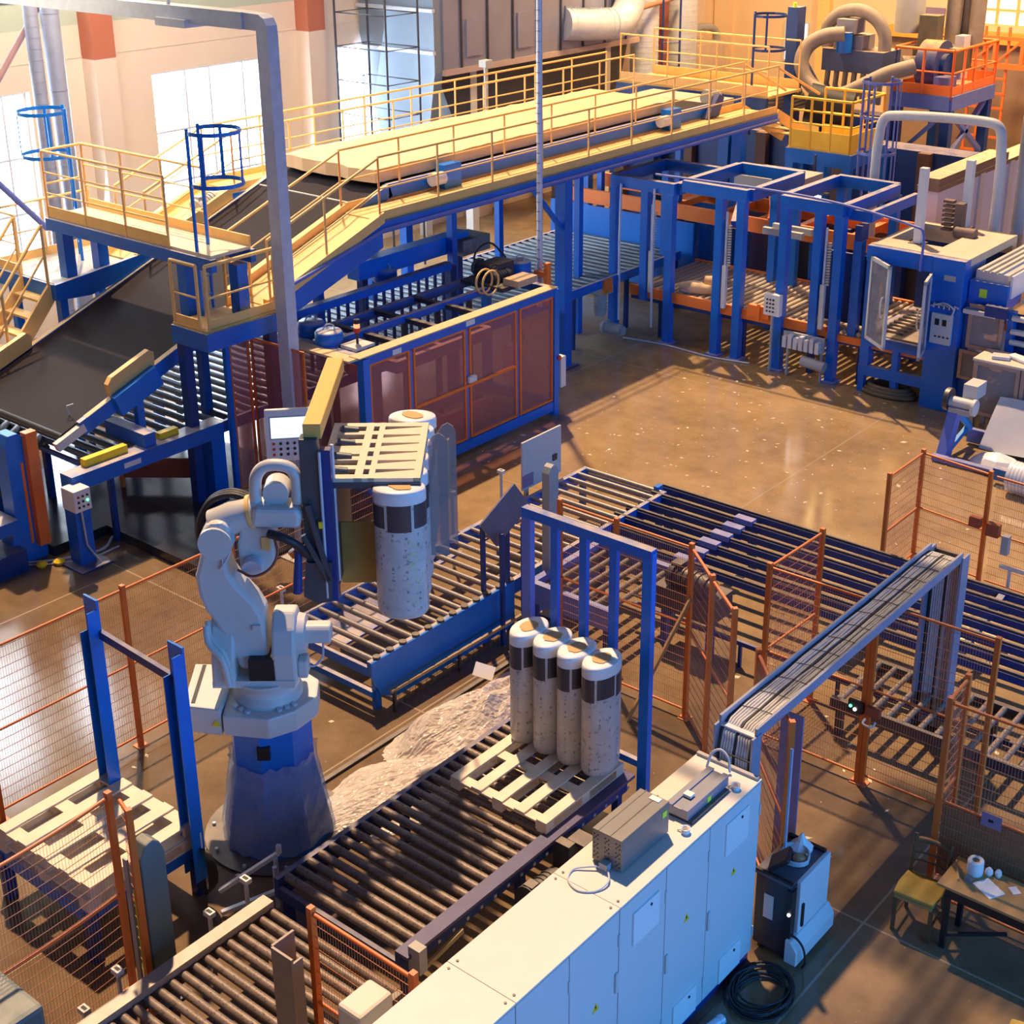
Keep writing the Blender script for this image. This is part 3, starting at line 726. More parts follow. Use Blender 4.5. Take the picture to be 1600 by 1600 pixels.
G().tube([W(u, 0, z) for u, z in loop], .062, 10).obj('hose_loop_guard', ROBOT, wr)
G().cyl(W(.24,-.05,4.03), W(.24,.16,4.05), .13, n=20).obj('wrist_gear', ROBOT, wr)
mb = G().prism([(-.16,3.20),(.12,3.17),(.20,3.34),(.20,3.66),(-.12,3.72),(-.17,3.5)], lambda u, v, t: W(u, t, v), -.10, .20).obj('forearm_motor', ROBOT, rb, bevel=.03)
G().cyl(W(-.02,-.10,3.30), W(-.02,-.22,3.29), .10, n=18).obj('motor_cap', GALV, mb)
G().prism([(.10,3.46),(.18,3.46),(.18,3.60),(.10,3.60)], lambda u, v, t: W(u-.02, t, v), -.13, -.10).obj('plate_mark', YELLOW, mb)
for s in (0, .05, .1):
    G().tube([W(-.02,.05+s,3.92), W(-.22,.08+s,3.97), W(-.45,.1+s,3.88), W(-.58-s*.3,.1+s,3.60), W(-.58-s*.3,.12+s,3.35), W(-.50,.14+s,3.10)], .03, 8).obj('cable_hose', CABLE, rb)
G().tube([W(.17,-.2,3.68), W(.30,-.24,3.66), W(.42,-.22,3.58), W(.52,-.1,3.40)], .045, 10).obj('air_hose', CABLE, rb)
G().tube([W(.22,-.2,3.66), W(.26,-.3,3.50), W(.18,-.34,3.36), W(.0,-.3,3.26), W(-.16,-.2,3.28)], .014, 6).obj('red_wire', REDBR, rb)
# ------------------------------------------------------------------ clamp gripper and the pack it holds
gp = thing('clamp_gripper', 'dark fork gripper with a slotted clamp plate hanging from the robot wrist', 'gripper', W(.65, .2, 2.84))
G().prism([(-.06,0),(.12,0),(.12,1.95),(-.06,1.95)], lambda u, v, t: W(.60+u, v, t), 4.60, 4.76).obj('top_beam', mat('amber_beam', (.84,.46,.11), .5, var=.1), gp, bevel=.01)
G().prism([(.50,-.06),(.68,-.06),(.68,.10),(.50,.10)], lambda u, v, t: W(u, v, t), 3.05, 4.62).obj('mast', mat('gripper_grey', (.075,.09,.11), .45, .3, var=.2, scale=6, spots=.15, spotcol=(.25,.25,.25)), gp, bevel=.01)
GM = bpy.data.materials['gripper_grey']
G().prism([(.46,2.92),(.60,2.84),(.74,2.86),(.76,3.30),(.50,3.30)], lambda u, v, t: W(u, t, v), -.10, .02).obj('foot_plate', GM, gp)
G().bar(W(.56,-.12,3.95), W(.74,-.12,3.12), .05, .05).bar(W(.50,-.12,3.62), W(.74,-.12,3.10), .05, .05).obj('diagonal_brace', GM, gp)
G().prism([(.69,-.05),(.80,-.05),(.80,.05),(.69,.05)], lambda u, v, t: W(u, v, t), 2.84, 4.50).obj('guide_rail', NAVY, gp)
G().prism([(.70,.06),(.80,.06),(.80,1.3),(.70,1.3)], lambda u, v, t: W(u, v, t), 2.92, 4.05).obj('back_panel', STEELD, gp)
G().tube([W(.70,-.09,4.5), W(.70,-.09,2.9)], .016, 6).tube([W(.80,.1,4.5), W(.80,.1,3.0)], .02, 6).obj('cylinder_rod', GALV, gp)
G().tube([W(.44,-.1,3.5), W(.42,-.12,3.2), W(.40,-.12,2.98)], [.03,.045,.05], 10).obj('buffer', NAVY, gp)
G().cyl(W(.36,-.05,3.42), W(.40,-.05,3.36), .05, n=12).obj('valve', ORANGEB, gp)
G().prism([(.66,3.7),(.70,3.7),(.70,3.77),(.66,3.77)], lambda u, v, t: W(u, t, v), -.14, -.12).obj('indicator', YSIGN, gp)
# slotted clamp plate
g = G(); z0, z1 = 4.10, 4.145
U0, U1, D0, D1 = .64, 1.66, .08, 1.55
for a, b in ((U0, U0+.07), (U0+.36, U0+.44), (U0+.50, U0+.56), (U1-.07, U1)): PR(g, [(a,D0),(b,D0),(b,D1),(a,D1)], z0, z1)
nf = 7
for k in range(nf):
    d = D0 + (D1-D0-.10)*k/(nf-1)
    PR(g, [(U0,d),(U1,d),(U1,d+.10),(U0,d+.10)], z0, z1-.002)
    if k < nf-1:
        dd = (D1-D0-.10)/(nf-1)
        PR(g, [(U0+.56,d+.10),(U1-.07,d+.10),(U1-.07,d+dd-.02),(U0+.56,d+.14)], z0, z1-.004)
PR(g, [(U0+.05,D0+.62),(U0+.38,D0+.62),(U0+.38,D0+.84),(U0+.05,D0+.84)], z0, z1-.003)
g.obj('clamp_plate', mat('cream_painted_plate', (.70,.60,.46), .5, var=.08, spots=.05, spotcol=(.3,.25,.2)), gp)
g = G()
PR(g, [(U0,D0-.01),(U1,D0-.01),(U1,D0+.01),(U0,D0+.01)], 4.04, 4.10); PR(g, [(.72,.15),(U1-.1,.15),(U1-.1,.22),(.72,.22)], 4.02, 4.10); PR(g, [(.72,1.4),(U1-.1,1.4),(U1-.1,1.48),(.72,1.48)], 4.02, 4.10)
g.obj('plate_rib', GM, gp)
for k in range(4): G().cyl(W(.74, .25+.36*k, 4.16), W(.92, .25+.36*k, 4.14), .045, n=12).obj('actuator', GM, gp)
G().prism([(.78,2.80),(1.10,2.80),(1.20,2.84),(1.20,3.50),(.80,3.50)], lambda u, v, t: W(u, t, v), .42, .44).obj('side_plate', mat('ochre_plate', (.40,.29,.08), .55, var=.15, spots=.1, spotcol=(.2,.16,.06)), gp)
for dd, uu in ((.45, 1.72), (.72, 1.80)):
    G().prism([(0,3.1),(.19,3.1),(.19,4.36),(.165,4.43),(.11,4.47),(.05,4.44),(0,4.36)], lambda u, v, t: W(uu+u, t, v), dd, dd+.02).obj('clear_guard', CLEAR, gp)
G().prism([(1.86,3.3),(1.88,3.3),(1.88,4.0),(1.86,4.0)], lambda u, v, t: W(u, t, v), 1.40, 1.46).obj('yellow_strip', YSIGN, gp)
hp_ = thing('roll_pack', 'row of wrapped insulation rolls held in the robot gripper above the conveyor', 'insulation rolls', W(1.44, .8, 2.66))
for k in range(6):
    c = W(1.45, .05+.38*k, 0); roll_parts(hp_, c[0], c[1], 2.66, .265, .195, 1.41, seed=20+k, rot=atan2(.635,.7725), green=(k == 0))
# ------------------------------------------------------------------ blue gate behind the rolls
gt = thing('steel_gate', 'tall blue steel frame with upright bars standing behind the roll pack', 'gate', (-8.2, 10.98, 0))
YG = 10.98
for x, m in ((-8.98, LILAC), (-7.38, BLUEC)): G().box(x-.06, x+.06, YG-.04, YG+.04, 0, 3.28).obj('post', m, gt)  # left post paler: its lit side and dust put into the colour
G().box(-9.03, -7.33, YG-.05, YG+.05, 3.20, 3.31).obj('top_bar', BLUE, gt)
G().box(-8.93, -7.43, YG-.03, YG+.03, .66, .74).obj('bottom_bar', BLUE, gt)
for x in (-8.60, -8.21, -7.82): G().box(x-.045, x+.045, YG-.03, YG+.03, .5, 3.22).obj('bar', BLUE, gt)
# pieces around the end of the long conveyor
st = thing('end_stop', 'grey upright stop post with a rounded top beside the gate', 'post', (-11.05, 13.9, 0))
G().prism([(-.10,.0),(.10,.0),(.10,2.2),(.06,2.28),(0,2.31),(-.06,2.28),(-.10,2.2)], lambda u, v, t: (-11.0+t, 13.85+u, v), 0, .12).obj('plate', GREY, st)
G().box(-11.25, -10.7, 13.75, 13.95, 0, .04).obj('base', NAVY, st)
sp = thing('deflector_plate', 'pale grey rectangular plate standing across the long roller conveyor', 'plate', (-12.75, 16.0, 0))
G().box(-12.85, -12.82, 15.55, 16.5, .76, 1.55).obj('plate', LGREY, sp)
G().box(-12.82, -12.80, 16.28, 16.38, 1.02, 1.12).obj('hole_ring', STEELD, sp)
G().box(-12.83, -12.81, 15.55, 15.8, .8, 1.0).obj('torn_corner', PURPLE, sp)
for y in (15.7, 16.35): G().box(-12.90, -12.85, y-.03, y+.03, 0, 1.3).obj('leg', GREY, sp)
tp = thing('tilt_plate', 'tilted violet grey metal plate on thin blue legs beside the gate', 'plate', (-11.1, 13.0, 0))
G().bar((-11.1, 12.75, 1.62), (-11.02, 13.35, 2.02), .45, .03, up=(1,0,.2)).obj('plate', mat('violet_grey_steel', (.17,.16,.22), .45, .3, var=.25, scale=5, spots=.2, spotcol=(.32,.30,.32)), tp)
for x, y in ((-11.28, 12.85), (-10.95, 12.85), (-11.2, 13.25), (-10.92, 13.25)): G().box(x-.025, x+.025, y-.025, y+.025, 0, 1.66).obj('leg', NAVY, tp)
# sensor reflector stands
def reflector(label, pts, group=None):
    for k, (x, y, h) in enumerate(pts):
        t = thing('sensor_post', label[k], 'sensor', (x, y, 0))
        G().box(x-.015, x+.015, y-.015, y+.015, 0, h).obj('rod', GALV, t)
        hd = G().box(x-.05, x+.05, y-.035, y+.035, h, h+.05).obj('head', WHITE, t)
        G().box(x-.03, x+.03, y-.015, y+.015, h+.05, h+.053).obj('lens', BLACK, hd)
reflector(['small white sensor head on a rod at the near end of the long roller conveyor', 'small white sensor on a rod left of the grey deflector plate', 'small white sensor on a rod just right of the held rolls', 'second white sensor rod between the held rolls and the grey deflector plate'],
          [(-12.9, 10.75, 1.05), (-12.95, 15.2, 1.15), (-12.95, 13.55, 1.25), (-12.95, 14.1, 1.2)])
reflector(['white sensor head on a rod just right of the green grey light-curtain column', 'white sensor head on a rod between the light-curtain column and the cable coil', 'white sensor head on a rod left of the light-curtain column', 'nearest white sensor head on a rod beside the pale conveyor strip'],
          [(-9.25, 6.55, .62), (-9.25, 7.0, .72), (-9.3, 5.55, .62), (-9.25, 5.15, .5)])
sb = thing('photocell_bracket', 'grey angled bracket leaning at the foot of the robot pedestal', 'bracket', (-9.62, 7.45, 0))
G().bar((-9.95, 7.2, .12), (-9.5, 7.62, .55), .05, .04).bar((-9.75, 7.05, .05), (-9.3, 7.5, .30), .05, .04).obj('arm', GALV, sb)
for x, y in ((-9.52, 7.6), (-9.42, 7.5)): G().cyl((x, y, 0), (x+.02, y-.02, .52), .025, n=8).obj('leg', GALV, sb)
G().cyl((-9.5, 7.63, .55), (-9.5, 7.63, .64), .03, n=8).obj('head', GALV, sb)
# light curtain columns
lc = thing('light_curtain_column', 'green grey safety column with a rounded top beside the near roller conveyor', 'safety column', (-9.35, 6.02, 0))
G().prism([(-.13,0),(.13,0),(.13,1.62),(.09,1.74),(.02,1.80),(-.06,1.78),(-.13,1.66)], lambda u, v, t: (-9.42+t, 6.02+u, v), 0, .17).obj('housing', GREENG, lc, bevel=.015)
G().prism([(-.11,.02),(-.05,.02),(-.05,1.60),(-.11,1.60)], lambda u, v, t: (-9.37+u, 5.875-t, v), 0, .02).obj('front_strip', GREY, lc)
G().box(-9.36, -9.33, 5.86, 5.885, .25, 1.40).obj('black_slot', BLACK, lc)
G().box(-9.375, -9.362, 5.86, 5.885, .3, 1.3).obj('yellow_line', LIME, lc)
G().box(-9.55, -9.15, 5.85, 6.2, 0, .03).obj('base_plate', NAVY, lc)
lp = thing('light_curtain_column', 'folded grey sheet-metal column at the left end of the near orange fence panel', 'safety column', (-7.4, 6.03, 0))
G().box(-7.48, -7.46, 5.85, 6.08, 0, 1.75).box(-7.46, -7.22, 5.83, 5.85, 0, 1.75).box(-7.24, -7.22, 5.85, 5.95, 0, 1.70).obj('housing', mat('brown_grey_sheet', (.24,.21,.20), .45, .4, var=.15), lp)
gc = thing('machine_cover', 'dark green grey box in the bottom left corner of the view', 'cover', (-9.3, 4.3, 0))
G().box(-9.85, -8.90, 3.95, 4.62, .92, 1.20).obj('housing', GREENG, gc, bevel=.05)
G().box(-9.4, -9.2, 4.2, 4.5, 0, .92).obj('stand', GREENG, gc)
# barrier rail near the long conveyor and the floor strip
br = thing('low_barrier', 'low wire-mesh barrier lying along the foot of the long conveyor', 'barrier', (-10.95, 11.9, 0))
G().bar((-10.98, 10.75, .30), (-10.93, 13.25, .30), .04, .04).obj('rail', mat('rusty_rail', (.33,.24,.13), .6, var=.3, scale=9), br)
g = G()
for k in range(25):
    y = 10.78 + .1*k; g.tube([(-10.98, y, 0.02), (-10.97, y, .29)], .003, 3, cap=False)
for z in (.08, .18): g.tube([(-10.98, 10.75, z), (-10.93, 13.2, z)], .003, 3, cap=False)
g.obj('wire_mesh', STEELD, br)
for y in (10.8, 12.0, 13.2): G().box(-10.99, -10.95, y-.015, y+.015, 0, .3).obj('leg', STEELD, br)
tag(G().box(-10.62, -10.56, 8.9, 13.6, 0, .035).obj('floor_strip', STEELD, loc=(-10.59, 11.2, 0)), 'dark steel strip on the floor between the robot and the heap of clear film', 'strip')
# crumpled clear film heap
def film(name, label, cx, cy, lx, ly, rot, hmax, seed):
    rnd = random.Random(seed); n = 60; m_ = 44; g = G(); vs = []
    ph = [(rnd.uniform(2,9), rnd.uniform(2,9), rnd.uniform(0,6), rnd.uniform(.3,1)) for _ in range(9)]
    for i in range(n+1):
        for j in range(m_+1):
            u = i/n*2-1; v = j/m_*2-1; r = hypot(u, v)
            env = max(0, 1-r*r*.85)
            z = .02 + hmax*env*(.35 + .36*sum(w*abs(sin(a*u+b*v+c)) for a, b, c, w in ph)/3.0) + rnd.uniform(0,.02)*env
            x = u*lx*(1+.02*rnd.uniform(-1,1)+.16*sin(5*v+seed)); y = v*ly*(1+.02*rnd.uniform(-1,1)+.16*sin(4*u+seed))
            vs.append((cx + x*cos(rot)-y*sin(rot), cy + x*sin(rot)+y*cos(rot), z))
    g.add(vs, [(i*(m_+1)+j, (i+1)*(m_+1)+j, (i+1)*(m_+1)+j+1, i*(m_+1)+j+1) for i in range(n) for j in range(m_)], False)
    return tag(g.obj(name, FILM, loc=(cx, cy, 0)), label, 'plastic film')
film('plastic_film', 'large heap of crumpled clear film on the floor behind the roll pack', -9.85, 11.25, .62, 1.15, radians(-6), .55, 4)
film('plastic_film', 'flat sheet of clear film spread on the floor between robot and dark conveyor', -9.75, 9.75, .55, 1.25, radians(-12), .14, 9)
pc = G().box(-.13,.13,-.09,.09,0,.012).obj('paper_scrap', PAPER, loc=(0,0,0)); pc.location = (-10.42, 11.85, .28); pc.rotation_euler = (.7,.3,.6)
tag(pc, 'scrap of white printed wrap on the film heap under the long conveyor', 'paper')
# ------------------------------------------------------------------ orange mesh fences
fl = [4.85, 6.52, 8.37, 9.95, 11.65, 13.2]
nm = ['orange mesh fence panel at the left edge of the view, near the pallet table', 'orange mesh fence panel behind the blue uprights of the pallet table', 'orange mesh fence panel running behind the robot pedestal', 'orange mesh fence panel hidden behind the robot arm', 'orange mesh fence panel seen between gripper and held rolls']
for k in range(5): fence(nm[k], (-12.82, fl[k]), (-12.82, fl[k+1]), 2.12, post0=(k == 0), rails=(.15, 1.12))
fence('sagging orange mesh panel in front of the pallet table, bottom left', (-9.55, 3.9), (-9.58, 5.86), 2.22, rails=(.1, 1.15), sag=.05)
fence('short orange return panel beside the light-curtain column', (-9.52, 5.92), (-9.26, 5.84), 2.2, post0=False, rails=(.1, 1.15))
fence('orange mesh panel between the near roller conveyor and the cabinets', (-7.28, 6.12), (-6.14, 6.11), 2.02, rails=(.1, 1.1))
F4y = 12.92
fence('left orange mesh panel behind the blue gate', (-10.05, F4y), (-9.18, F4y), rails=(.12, 1.3))
fence('right orange mesh panel behind the blue gate, with the leaning board', (-9.18, F4y), (-8.10, F4y), post0=False, rails=(.12, 1.3))
fence('first angled orange panel right of the blue gate', (-8.07, 12.90), (-7.49, 12.41), post0=False, rails=(.12, 1.25), wm=WIREP)
fence('second angled orange panel, ending at a free post right of the blue gate', (-7.46, 12.38), (-6.90, 11.92), post0=False, rails=(.12, 1.25), wm=WIREP)
fence('short orange return panel at the left end of the fence under the cable tray', (-7.14, 13.10), (-7.10, 14.22), post0=False, rails=(.12, 1.25), wm=WIREP)
fence('orange mesh panel left of the gate with the lock, under the cable tray', (-7.14, 13.06), (-5.86, 13.07), rails=(.12, 1.25))
gate = fence('orange mesh gate with the green-lit lock, right of the cable tray', (-5.80, 13.07), (-4.47, 13.08), rails=(.12, 1.25), name='mesh_gate')
o = G().box(-6.02, -5.84, 13.0, 13.05, .93, 1.07).obj('lock_box', BLACK, gate)
G().cyl((-5.985, 12.998, 1.0), (-5.985, 12.985, 1.0), .018, n=10).obj('green_light', LEDG, o)
G().cyl((-5.93, 12.998, .975), (-5.93, 12.985, .975), .02, n=10).obj('white_light', LEDW, o)
o = G().box(-5.80, -5.64, 12.99, 13.05, .95, 1.06).obj('latch', REDBR, gate)
G().tube([(-5.78, 12.96, .93), (-5.78, 12.9, .90), (-5.66, 12.9, .90), (-5.66, 12.96, .93)], .012, 6).obj('pull_handle', WHITE, gate)
fence('short orange return panel in the far row behind the chain conveyor', (-7.75, 17.42), (-7.75, 18.5), 1.78, rails=(.15, .9), wm=WIREP, post0=True)
f7 = fence('orange mesh panel in the far row behind the chain conveyor, left of the door lock', (-7.75, 18.5), (-6.68, 18.36), 1.78, post0=False, rails=(.15, .9))
fence('orange mesh panel in the far row at the right edge of the view', (-6.62, 18.35), (-4.4, 18.2), 1.78, post0=False, rails=(.15, .9))
dl = thing('door_lock', 'dark red and black safety lock on a far orange post with a small grey bracket', 'lock', (-6.6, 18.3, .5))
G().box(-6.86, -6.70, 18.20, 18.30, .98, 1.12).box(-6.60, -6.42, 18.18, 18.30, .92, 1.10).obj('housing', REDBR, dl)
G().box(-6.36, -6.26, 18.18, 18.28, .70, .98).obj('bracket', GREY, dl)
G().box(-6.35, -5.6, 18.2, 18.24, .48, .53).box(-6.22, -6.18, 18.2, 18.24, .2, .5).obj('arm', LGREY, dl)
fence('short orange return panel behind the table and chair', (-4.42, 12.22), (-4.40, 11.76), post0=True, post1=False, rails=(.1, 1.2))
f8 = fence('orange mesh panel with a solid lower sheet behind the table and chair', (-4.38, 11.72), (-2.75, 11.74), rails=(.1, 1.22), post1=False)
G().box(-4.34, -2.78, 11.735, 11.742, .35, 1.20).obj('lower_sheet', mat('brown_sheet', (.32,.15,.07), .6, var=.15), f8)
sk = G().box(-3.94, -3.74, 11.70, 11.703, 1.15, 1.30).obj('notice', PURPLE, f8)
G().box(-3.87, -3.82, 11.698, 11.70, 1.21, 1.24).obj('symbol', BLACK, sk)
f9 = fence('orange mesh panel beside the far end of the cabinets, under the cable bend', (-6.27, 11.35), (-5.36, 10.42), rails=(.12, 1.25), wm=WIREP)
G().bar((-5.30, 10.34, .9), (-5.30, 10.34, 2.15), .02, .02).obj('edge_strip', mat('pale_blue_strip', (.35,.5,.75), .5), f9)
ps = G().box(-5.66, -5.42, 10.76, 10.78, 0, 2.22).obj('violet_board', PURPLE, loc=(-5.5, 10.77, 0))
tag(ps, 'narrow violet sheet standing between the cabinet end and the orange fence', 'sheet')
bd = G().bar((-8.62, 12.45, 0), (-8.05, 12.86, 1.70), .09, .03).obj('leaning_board', WOODY, loc=(-8.62, 12.45, 0))
tag(bd, 'old wooden board leaning on the orange fence right of the blue gate', 'board')
# dim machinery behind the fence
mm = thing('conveyor_drive', 'dark drive motor and chain guard on the conveyor behind the orange fence', 'machine', (-9.6, 14.2, 0))
motor(mm, (-9.15, 14.3, 1.05), (1, -.1, 0), .15, .5)
G().box(-9.4, -8.5, 14.1, 14.6, .6, .92).obj('guard', STEELD, mm)
for x in (-9.3, -8.6): G().box(x-.04, x+.04, 14.2, 14.3, 0, .6).obj('leg', NAVY, mm)
m3 = thing('transfer_frame', 'violet blue steel frame with rollers behind the bars of the blue gate', 'machine', (-10.0, 14.0, 0))
G().box(-10.9, -9.5, 13.3, 13.4, .5, .8).box(-10.9, -9.5, 14.8, 14.9, .5, .8).box(-10.9, -10.8, 13.3, 14.9, .3, .8).obj('frame', LILAC, m3)
for k in range(6): G().cyl((-10.7+.2*k, 13.4, .7), (-10.7+.2*k, 14.8, .7), .04, n=10).obj('roller', ROLLD, m3)
for x in (-10.8, -9.6):
    for y in (13.35, 14.85): G().box(x-.04, x+.04, y-.04, y+.04, 0, .5).obj('leg', NAVY, m3)
pb = G().lathe((-9.05, 12.2, 0), [(.02,0),(.26,.02),(.30,.22),(.22,.42),(.10,.55),(.14,.62)], 14).obj('plastic_sack', FILM, loc=(-9.05, 12.2, 0))
tag(pb, 'bundled clear plastic sack on the floor in front of the orange fence', 'sack')
# ------------------------------------------------------------------ cable tray bridge
ct = thing('cable_tray', 'long galvanised cable tray full of grey cables bridging from cabinets to conveyors', 'cable tray', (-5.68, 12.2, 0))
for x in (-5.87, -5.49): G().box(x-.012, x+.012, 9.98, 14.5, 2.36, 2.47).obj('side_rail', RISER, ct)
G().box(-5.86, -5.5, 9.98, 14.5, 2.36, 2.375).obj('tray_bottom', GALV, ct)
rnd = random.Random(5)
me_c = None
for k in range(13):
    x = -5.845 + .0275*k; r = .0125 + .002*rnd.random()
    g = G(); pts = [(x, 10.02, 1.35), (x, 9.95, 1.6), (x, 9.93, 2.15), (x, 9.97, 2.33), (x, 10.10, 2.40)]
    for j in range(12): pts.append((x + .009*rnd.uniform(-1,1), 10.4 + .35*j, 2.40 + .014*rnd.random()))
    pts += [(x, 14.42, 2.40), (x, 14.55, 2.34), (x, 14.58, 2.1), (x, 14.58, .05)]
    g.tube(pts, r, 6).obj('cable', CABLEG if k % 6 else CABLE, ct)
g = G()
for j in range(13):
    y = 10.3 + .33*j; g.tube([(-5.86, y, 2.42), (-5.68, y+.03, 2.435), (-5.50, y+.06, 2.42)], .004, 4)
for z in (1.7, 1.95, 2.15): g.tube([(-5.86, 9.90, z), (-5.49, 9.90, z)], .008, 4)
g.objs('cable_tie', CABLE, ct)
G().box(-5.9, -5.87, 14.46, 14.66, 0, 2.4).box(-5.49, -5.46, 14.46, 14.66, 0, 2.4).obj('drop_side', RISER, ct)
G().box(-5.87, -5.49, 14.62, 14.65, 0, 2.36).obj('drop_back', STEELD, ct)
G().box(-5.89, -5.87, 9.9, 10.05, 1.4, 2.4).box(-5.49, -5.47, 9.9, 10.05, 1.4, 2.4).obj('near_bracket', RISER, ct)
# ------------------------------------------------------------------ row of control cabinets
def cabinet(label, y0, y1, doors):
    t = thing('control_cabinet', label, 'cabinet', (-5.67, (y0+y1)/2, 0), 'pale blue control cabinets')
    G().box(-6.0, -5.36, y0, y1, .10, 2.05).obj('body', CABIN, t)
    G().box(-6.0, -5.36, y0+.01, y1-.01, 0, .10).obj('plinth', NAVY, t)
    G().box(-6.01, -5.33, y0+.003, y1-.003, 2.05, 2.07).obj('top', CABTOP, t, bevel=.004)
    g = G()
    for y in (y0+.05, y1-.05):
        for x in (-5.95, -5.39): g.cyl((x, y, 2.07), (x, y, 2.078), .012, n=8)
    g.objs('corner_screw', STEELD, t)
    for d in doors:
        a, b = d['y']
        o = G().box(-5.36, -5.335, a+.006, b-.006, .12, 2.035).obj('door', CABIN, t, bevel=.004)
        for (p0, p1, z0, z1) in d.get('plates', ()):
            q = G().box(-5.335, -5.318, p0, p1, z0, z1).obj('cover_plate', PLATE, o, bevel=.003)
            G().cyl((-5.318, (p0+p1)/2+.06, z1-.05), (-5.310, (p0+p1)/2+.06, z1-.05), .014, n=8).obj('key_lock', BLACK, o)
        if 'tri' in d:
            y, z = d['tri']
            q = G().prism([(y-.045, z-.04), (y+.045, z-.04), (y, z+.045)], lambda u, v, tt: (tt, u, v), -5.335, -5.332).obj('warning_sign', YSIGN, o)
            G().prism([(y-.008, z+.018), (y+.006, z+.018), (y+.001, z+.002), (y+.012, z+.002), (y-.006, z-.028), (y-.002, z-.006), (y-.012, z-.006)], lambda u, v, tt: (tt, u, v), -5.3318, -5.331).obj('lightning_mark', BLACK, o)
        if 'handle' in d:
            y, z = d['handle']; G().box(-5.335, -5.315, y-.018, y+.018, z-.10, z+.10).obj('door_handle', LGREY, o, bevel=.004)
        hy = a + .012
        for z in (.35, 1.75): G().box(-5.338, -5.322, b-.02, b-.004, z-.06, z+.06).obj('hinge', LGREY, o)
    return t
cabinet('near pale blue control cabinet with a bare top, at the bottom edge of the view', 5.03, 6.35, [dict(y=(5.03,5.69), tri=(5.36,1.28)), dict(y=(5.69,6.35), plates=[(5.85,6.2,1.56,1.89)])])
cabinet('middle pale blue control cabinet with two doors and one yellow warning triangle', 6.35, 7.66, [dict(y=(6.35,7.0), handle=(6.95,1.2)), dict(y=(7.0,7.66), tri=(7.35,1.28), handle=(7.62,1.34))])
cabinet('far pale blue control cabinet carrying the steel boxes on its top', 7.66, 9.86, [dict(y=(7.66,8.33), plates=[(7.84,8.21,1.56,1.89)]), dict(y=(8.33,9.0), tri=(8.67,1.30), plates=[(8.50,8.87,.07+.06,.42)], handle=(8.36,1.01)), dict(y=(9.0,9.86), tri=(9.44,1.31), plates=[(9.26,9.64,1.57,1.92), (9.26,9.63,.13,.42)], handle=(9.03,1.02))])
BOXB = mat('slate_box', (.24,.25,.31), .45, .3, var=.1)
bx = thing('resistor_box', 'tall perforated grey steel box standing on the cabinet top', 'box', (-5.7, 8.34, 2.07))
BOXG = mat('brushed_box', (.20,.195,.19), .45, .35, var=.12, scale=8)
G().box(-5.86, -5.56, 7.99, 8.68, 2.085, 2.40).obj('housing', BOXG, bx, bevel=.006)
for x in (-5.80, -5.68): G().box(x-.004, x+.004, 7.985, 8.685, 2.40, 2.404).obj('top_seam', STEELD, bx)
g = G()
for cx_ in (-5.82, -5.71, -5.60):
    for cz in (2.15, 2.24, 2.33):
        for dx_, dz in ((0,0), (.022,.022), (-.022,.022), (.022,-.022), (-.022,-.022)): g.cyl((cx_+dx_*.8, 7.99, cz+dz), (cx_+dx_*.8, 7.986, cz+dz), .007, n=6)
g.obj('vent_holes', BLACK, bx)
G().box(-5.559, -5.556, 8.58, 8.64, 2.28, 2.34).obj('yellow_label', LIME, bx)
G().box(-5.72, -5.62, 8.6, 8.66, 2.40, 2.408).obj('paper_label', PAPER, bx)
for x in (-5.82, -5.6):
    for y in (8.04, 8.62): G().box(x-.02, x+.02, y-.02, y+.02, 2.07, 2.085).obj('foot', BLACK, bx)
G().box(-5.74, -5.66, 7.92, 7.985, 2.09, 2.15).obj('cable_gland', GREY, bx)
fb = thing('resistor_box', 'low flat grey steel box on the far part of the cabinet top', 'box', (-5.6, 9.2, 2.07))
G().box(-5.72, -5.50, 8.89, 9.55, 2.10, 2.19).obj('housing', BOXB, fb, bevel=.006)
G().box(-5.72, -5.66, 8.88, 9.56, 2.19, 2.205).box(-5.56, -5.50, 8.88, 9.56, 2.19, 2.205).obj('top_rib', BOXB, fb)
G().box(-5.76, -5.46, 8.9, 9.5, 2.07, 2.10).obj('base', STEELD, fb)
G().box(-5.66, -5.58, 9.05, 9.12, 2.20, 2.225).obj('terminal', WHITE, fb)
G().box(-5.499, -5.496, 9.2, 9.25, 2.11, 2.17).obj('yellow_label', LIME, fb)
G().box(-5.76, -5.60, 9.60, 9.66, 2.07, 2.11).obj('terminal_strip', WHITE, fb)
tag(G().tube([(-5.80, 9.66, 2.10), (-5.78, 9.72, 2.24), (-5.72, 9.76, 2.27), (-5.64, 9.76, 2.22), (-5.60, 9.74, 2.09)], .012, 6).obj('cable_loop', CABLEG, loc=(-5.7, 9.7, 2.08)), 'grey cable loop standing up at the far end of the cabinet top', 'cable')
tag(G().tube([(-5.70, 7.95, 2.11), (-5.82, 7.86, 2.10), (-5.90, 7.78, 2.085), (-5.86, 7.66, 2.082), (-5.72, 7.60, 2.082), (-5.60, 7.68, 2.082), (-5.57, 7.82, 2.10), (-5.66, 7.94, 2.11)], .009, 6).obj('cable_loop', CABLEG, loc=(-5.7, 7.8, 2.08)), 'thin grey cable looping over the cabinet top in front of the tall steel box', 'cable')
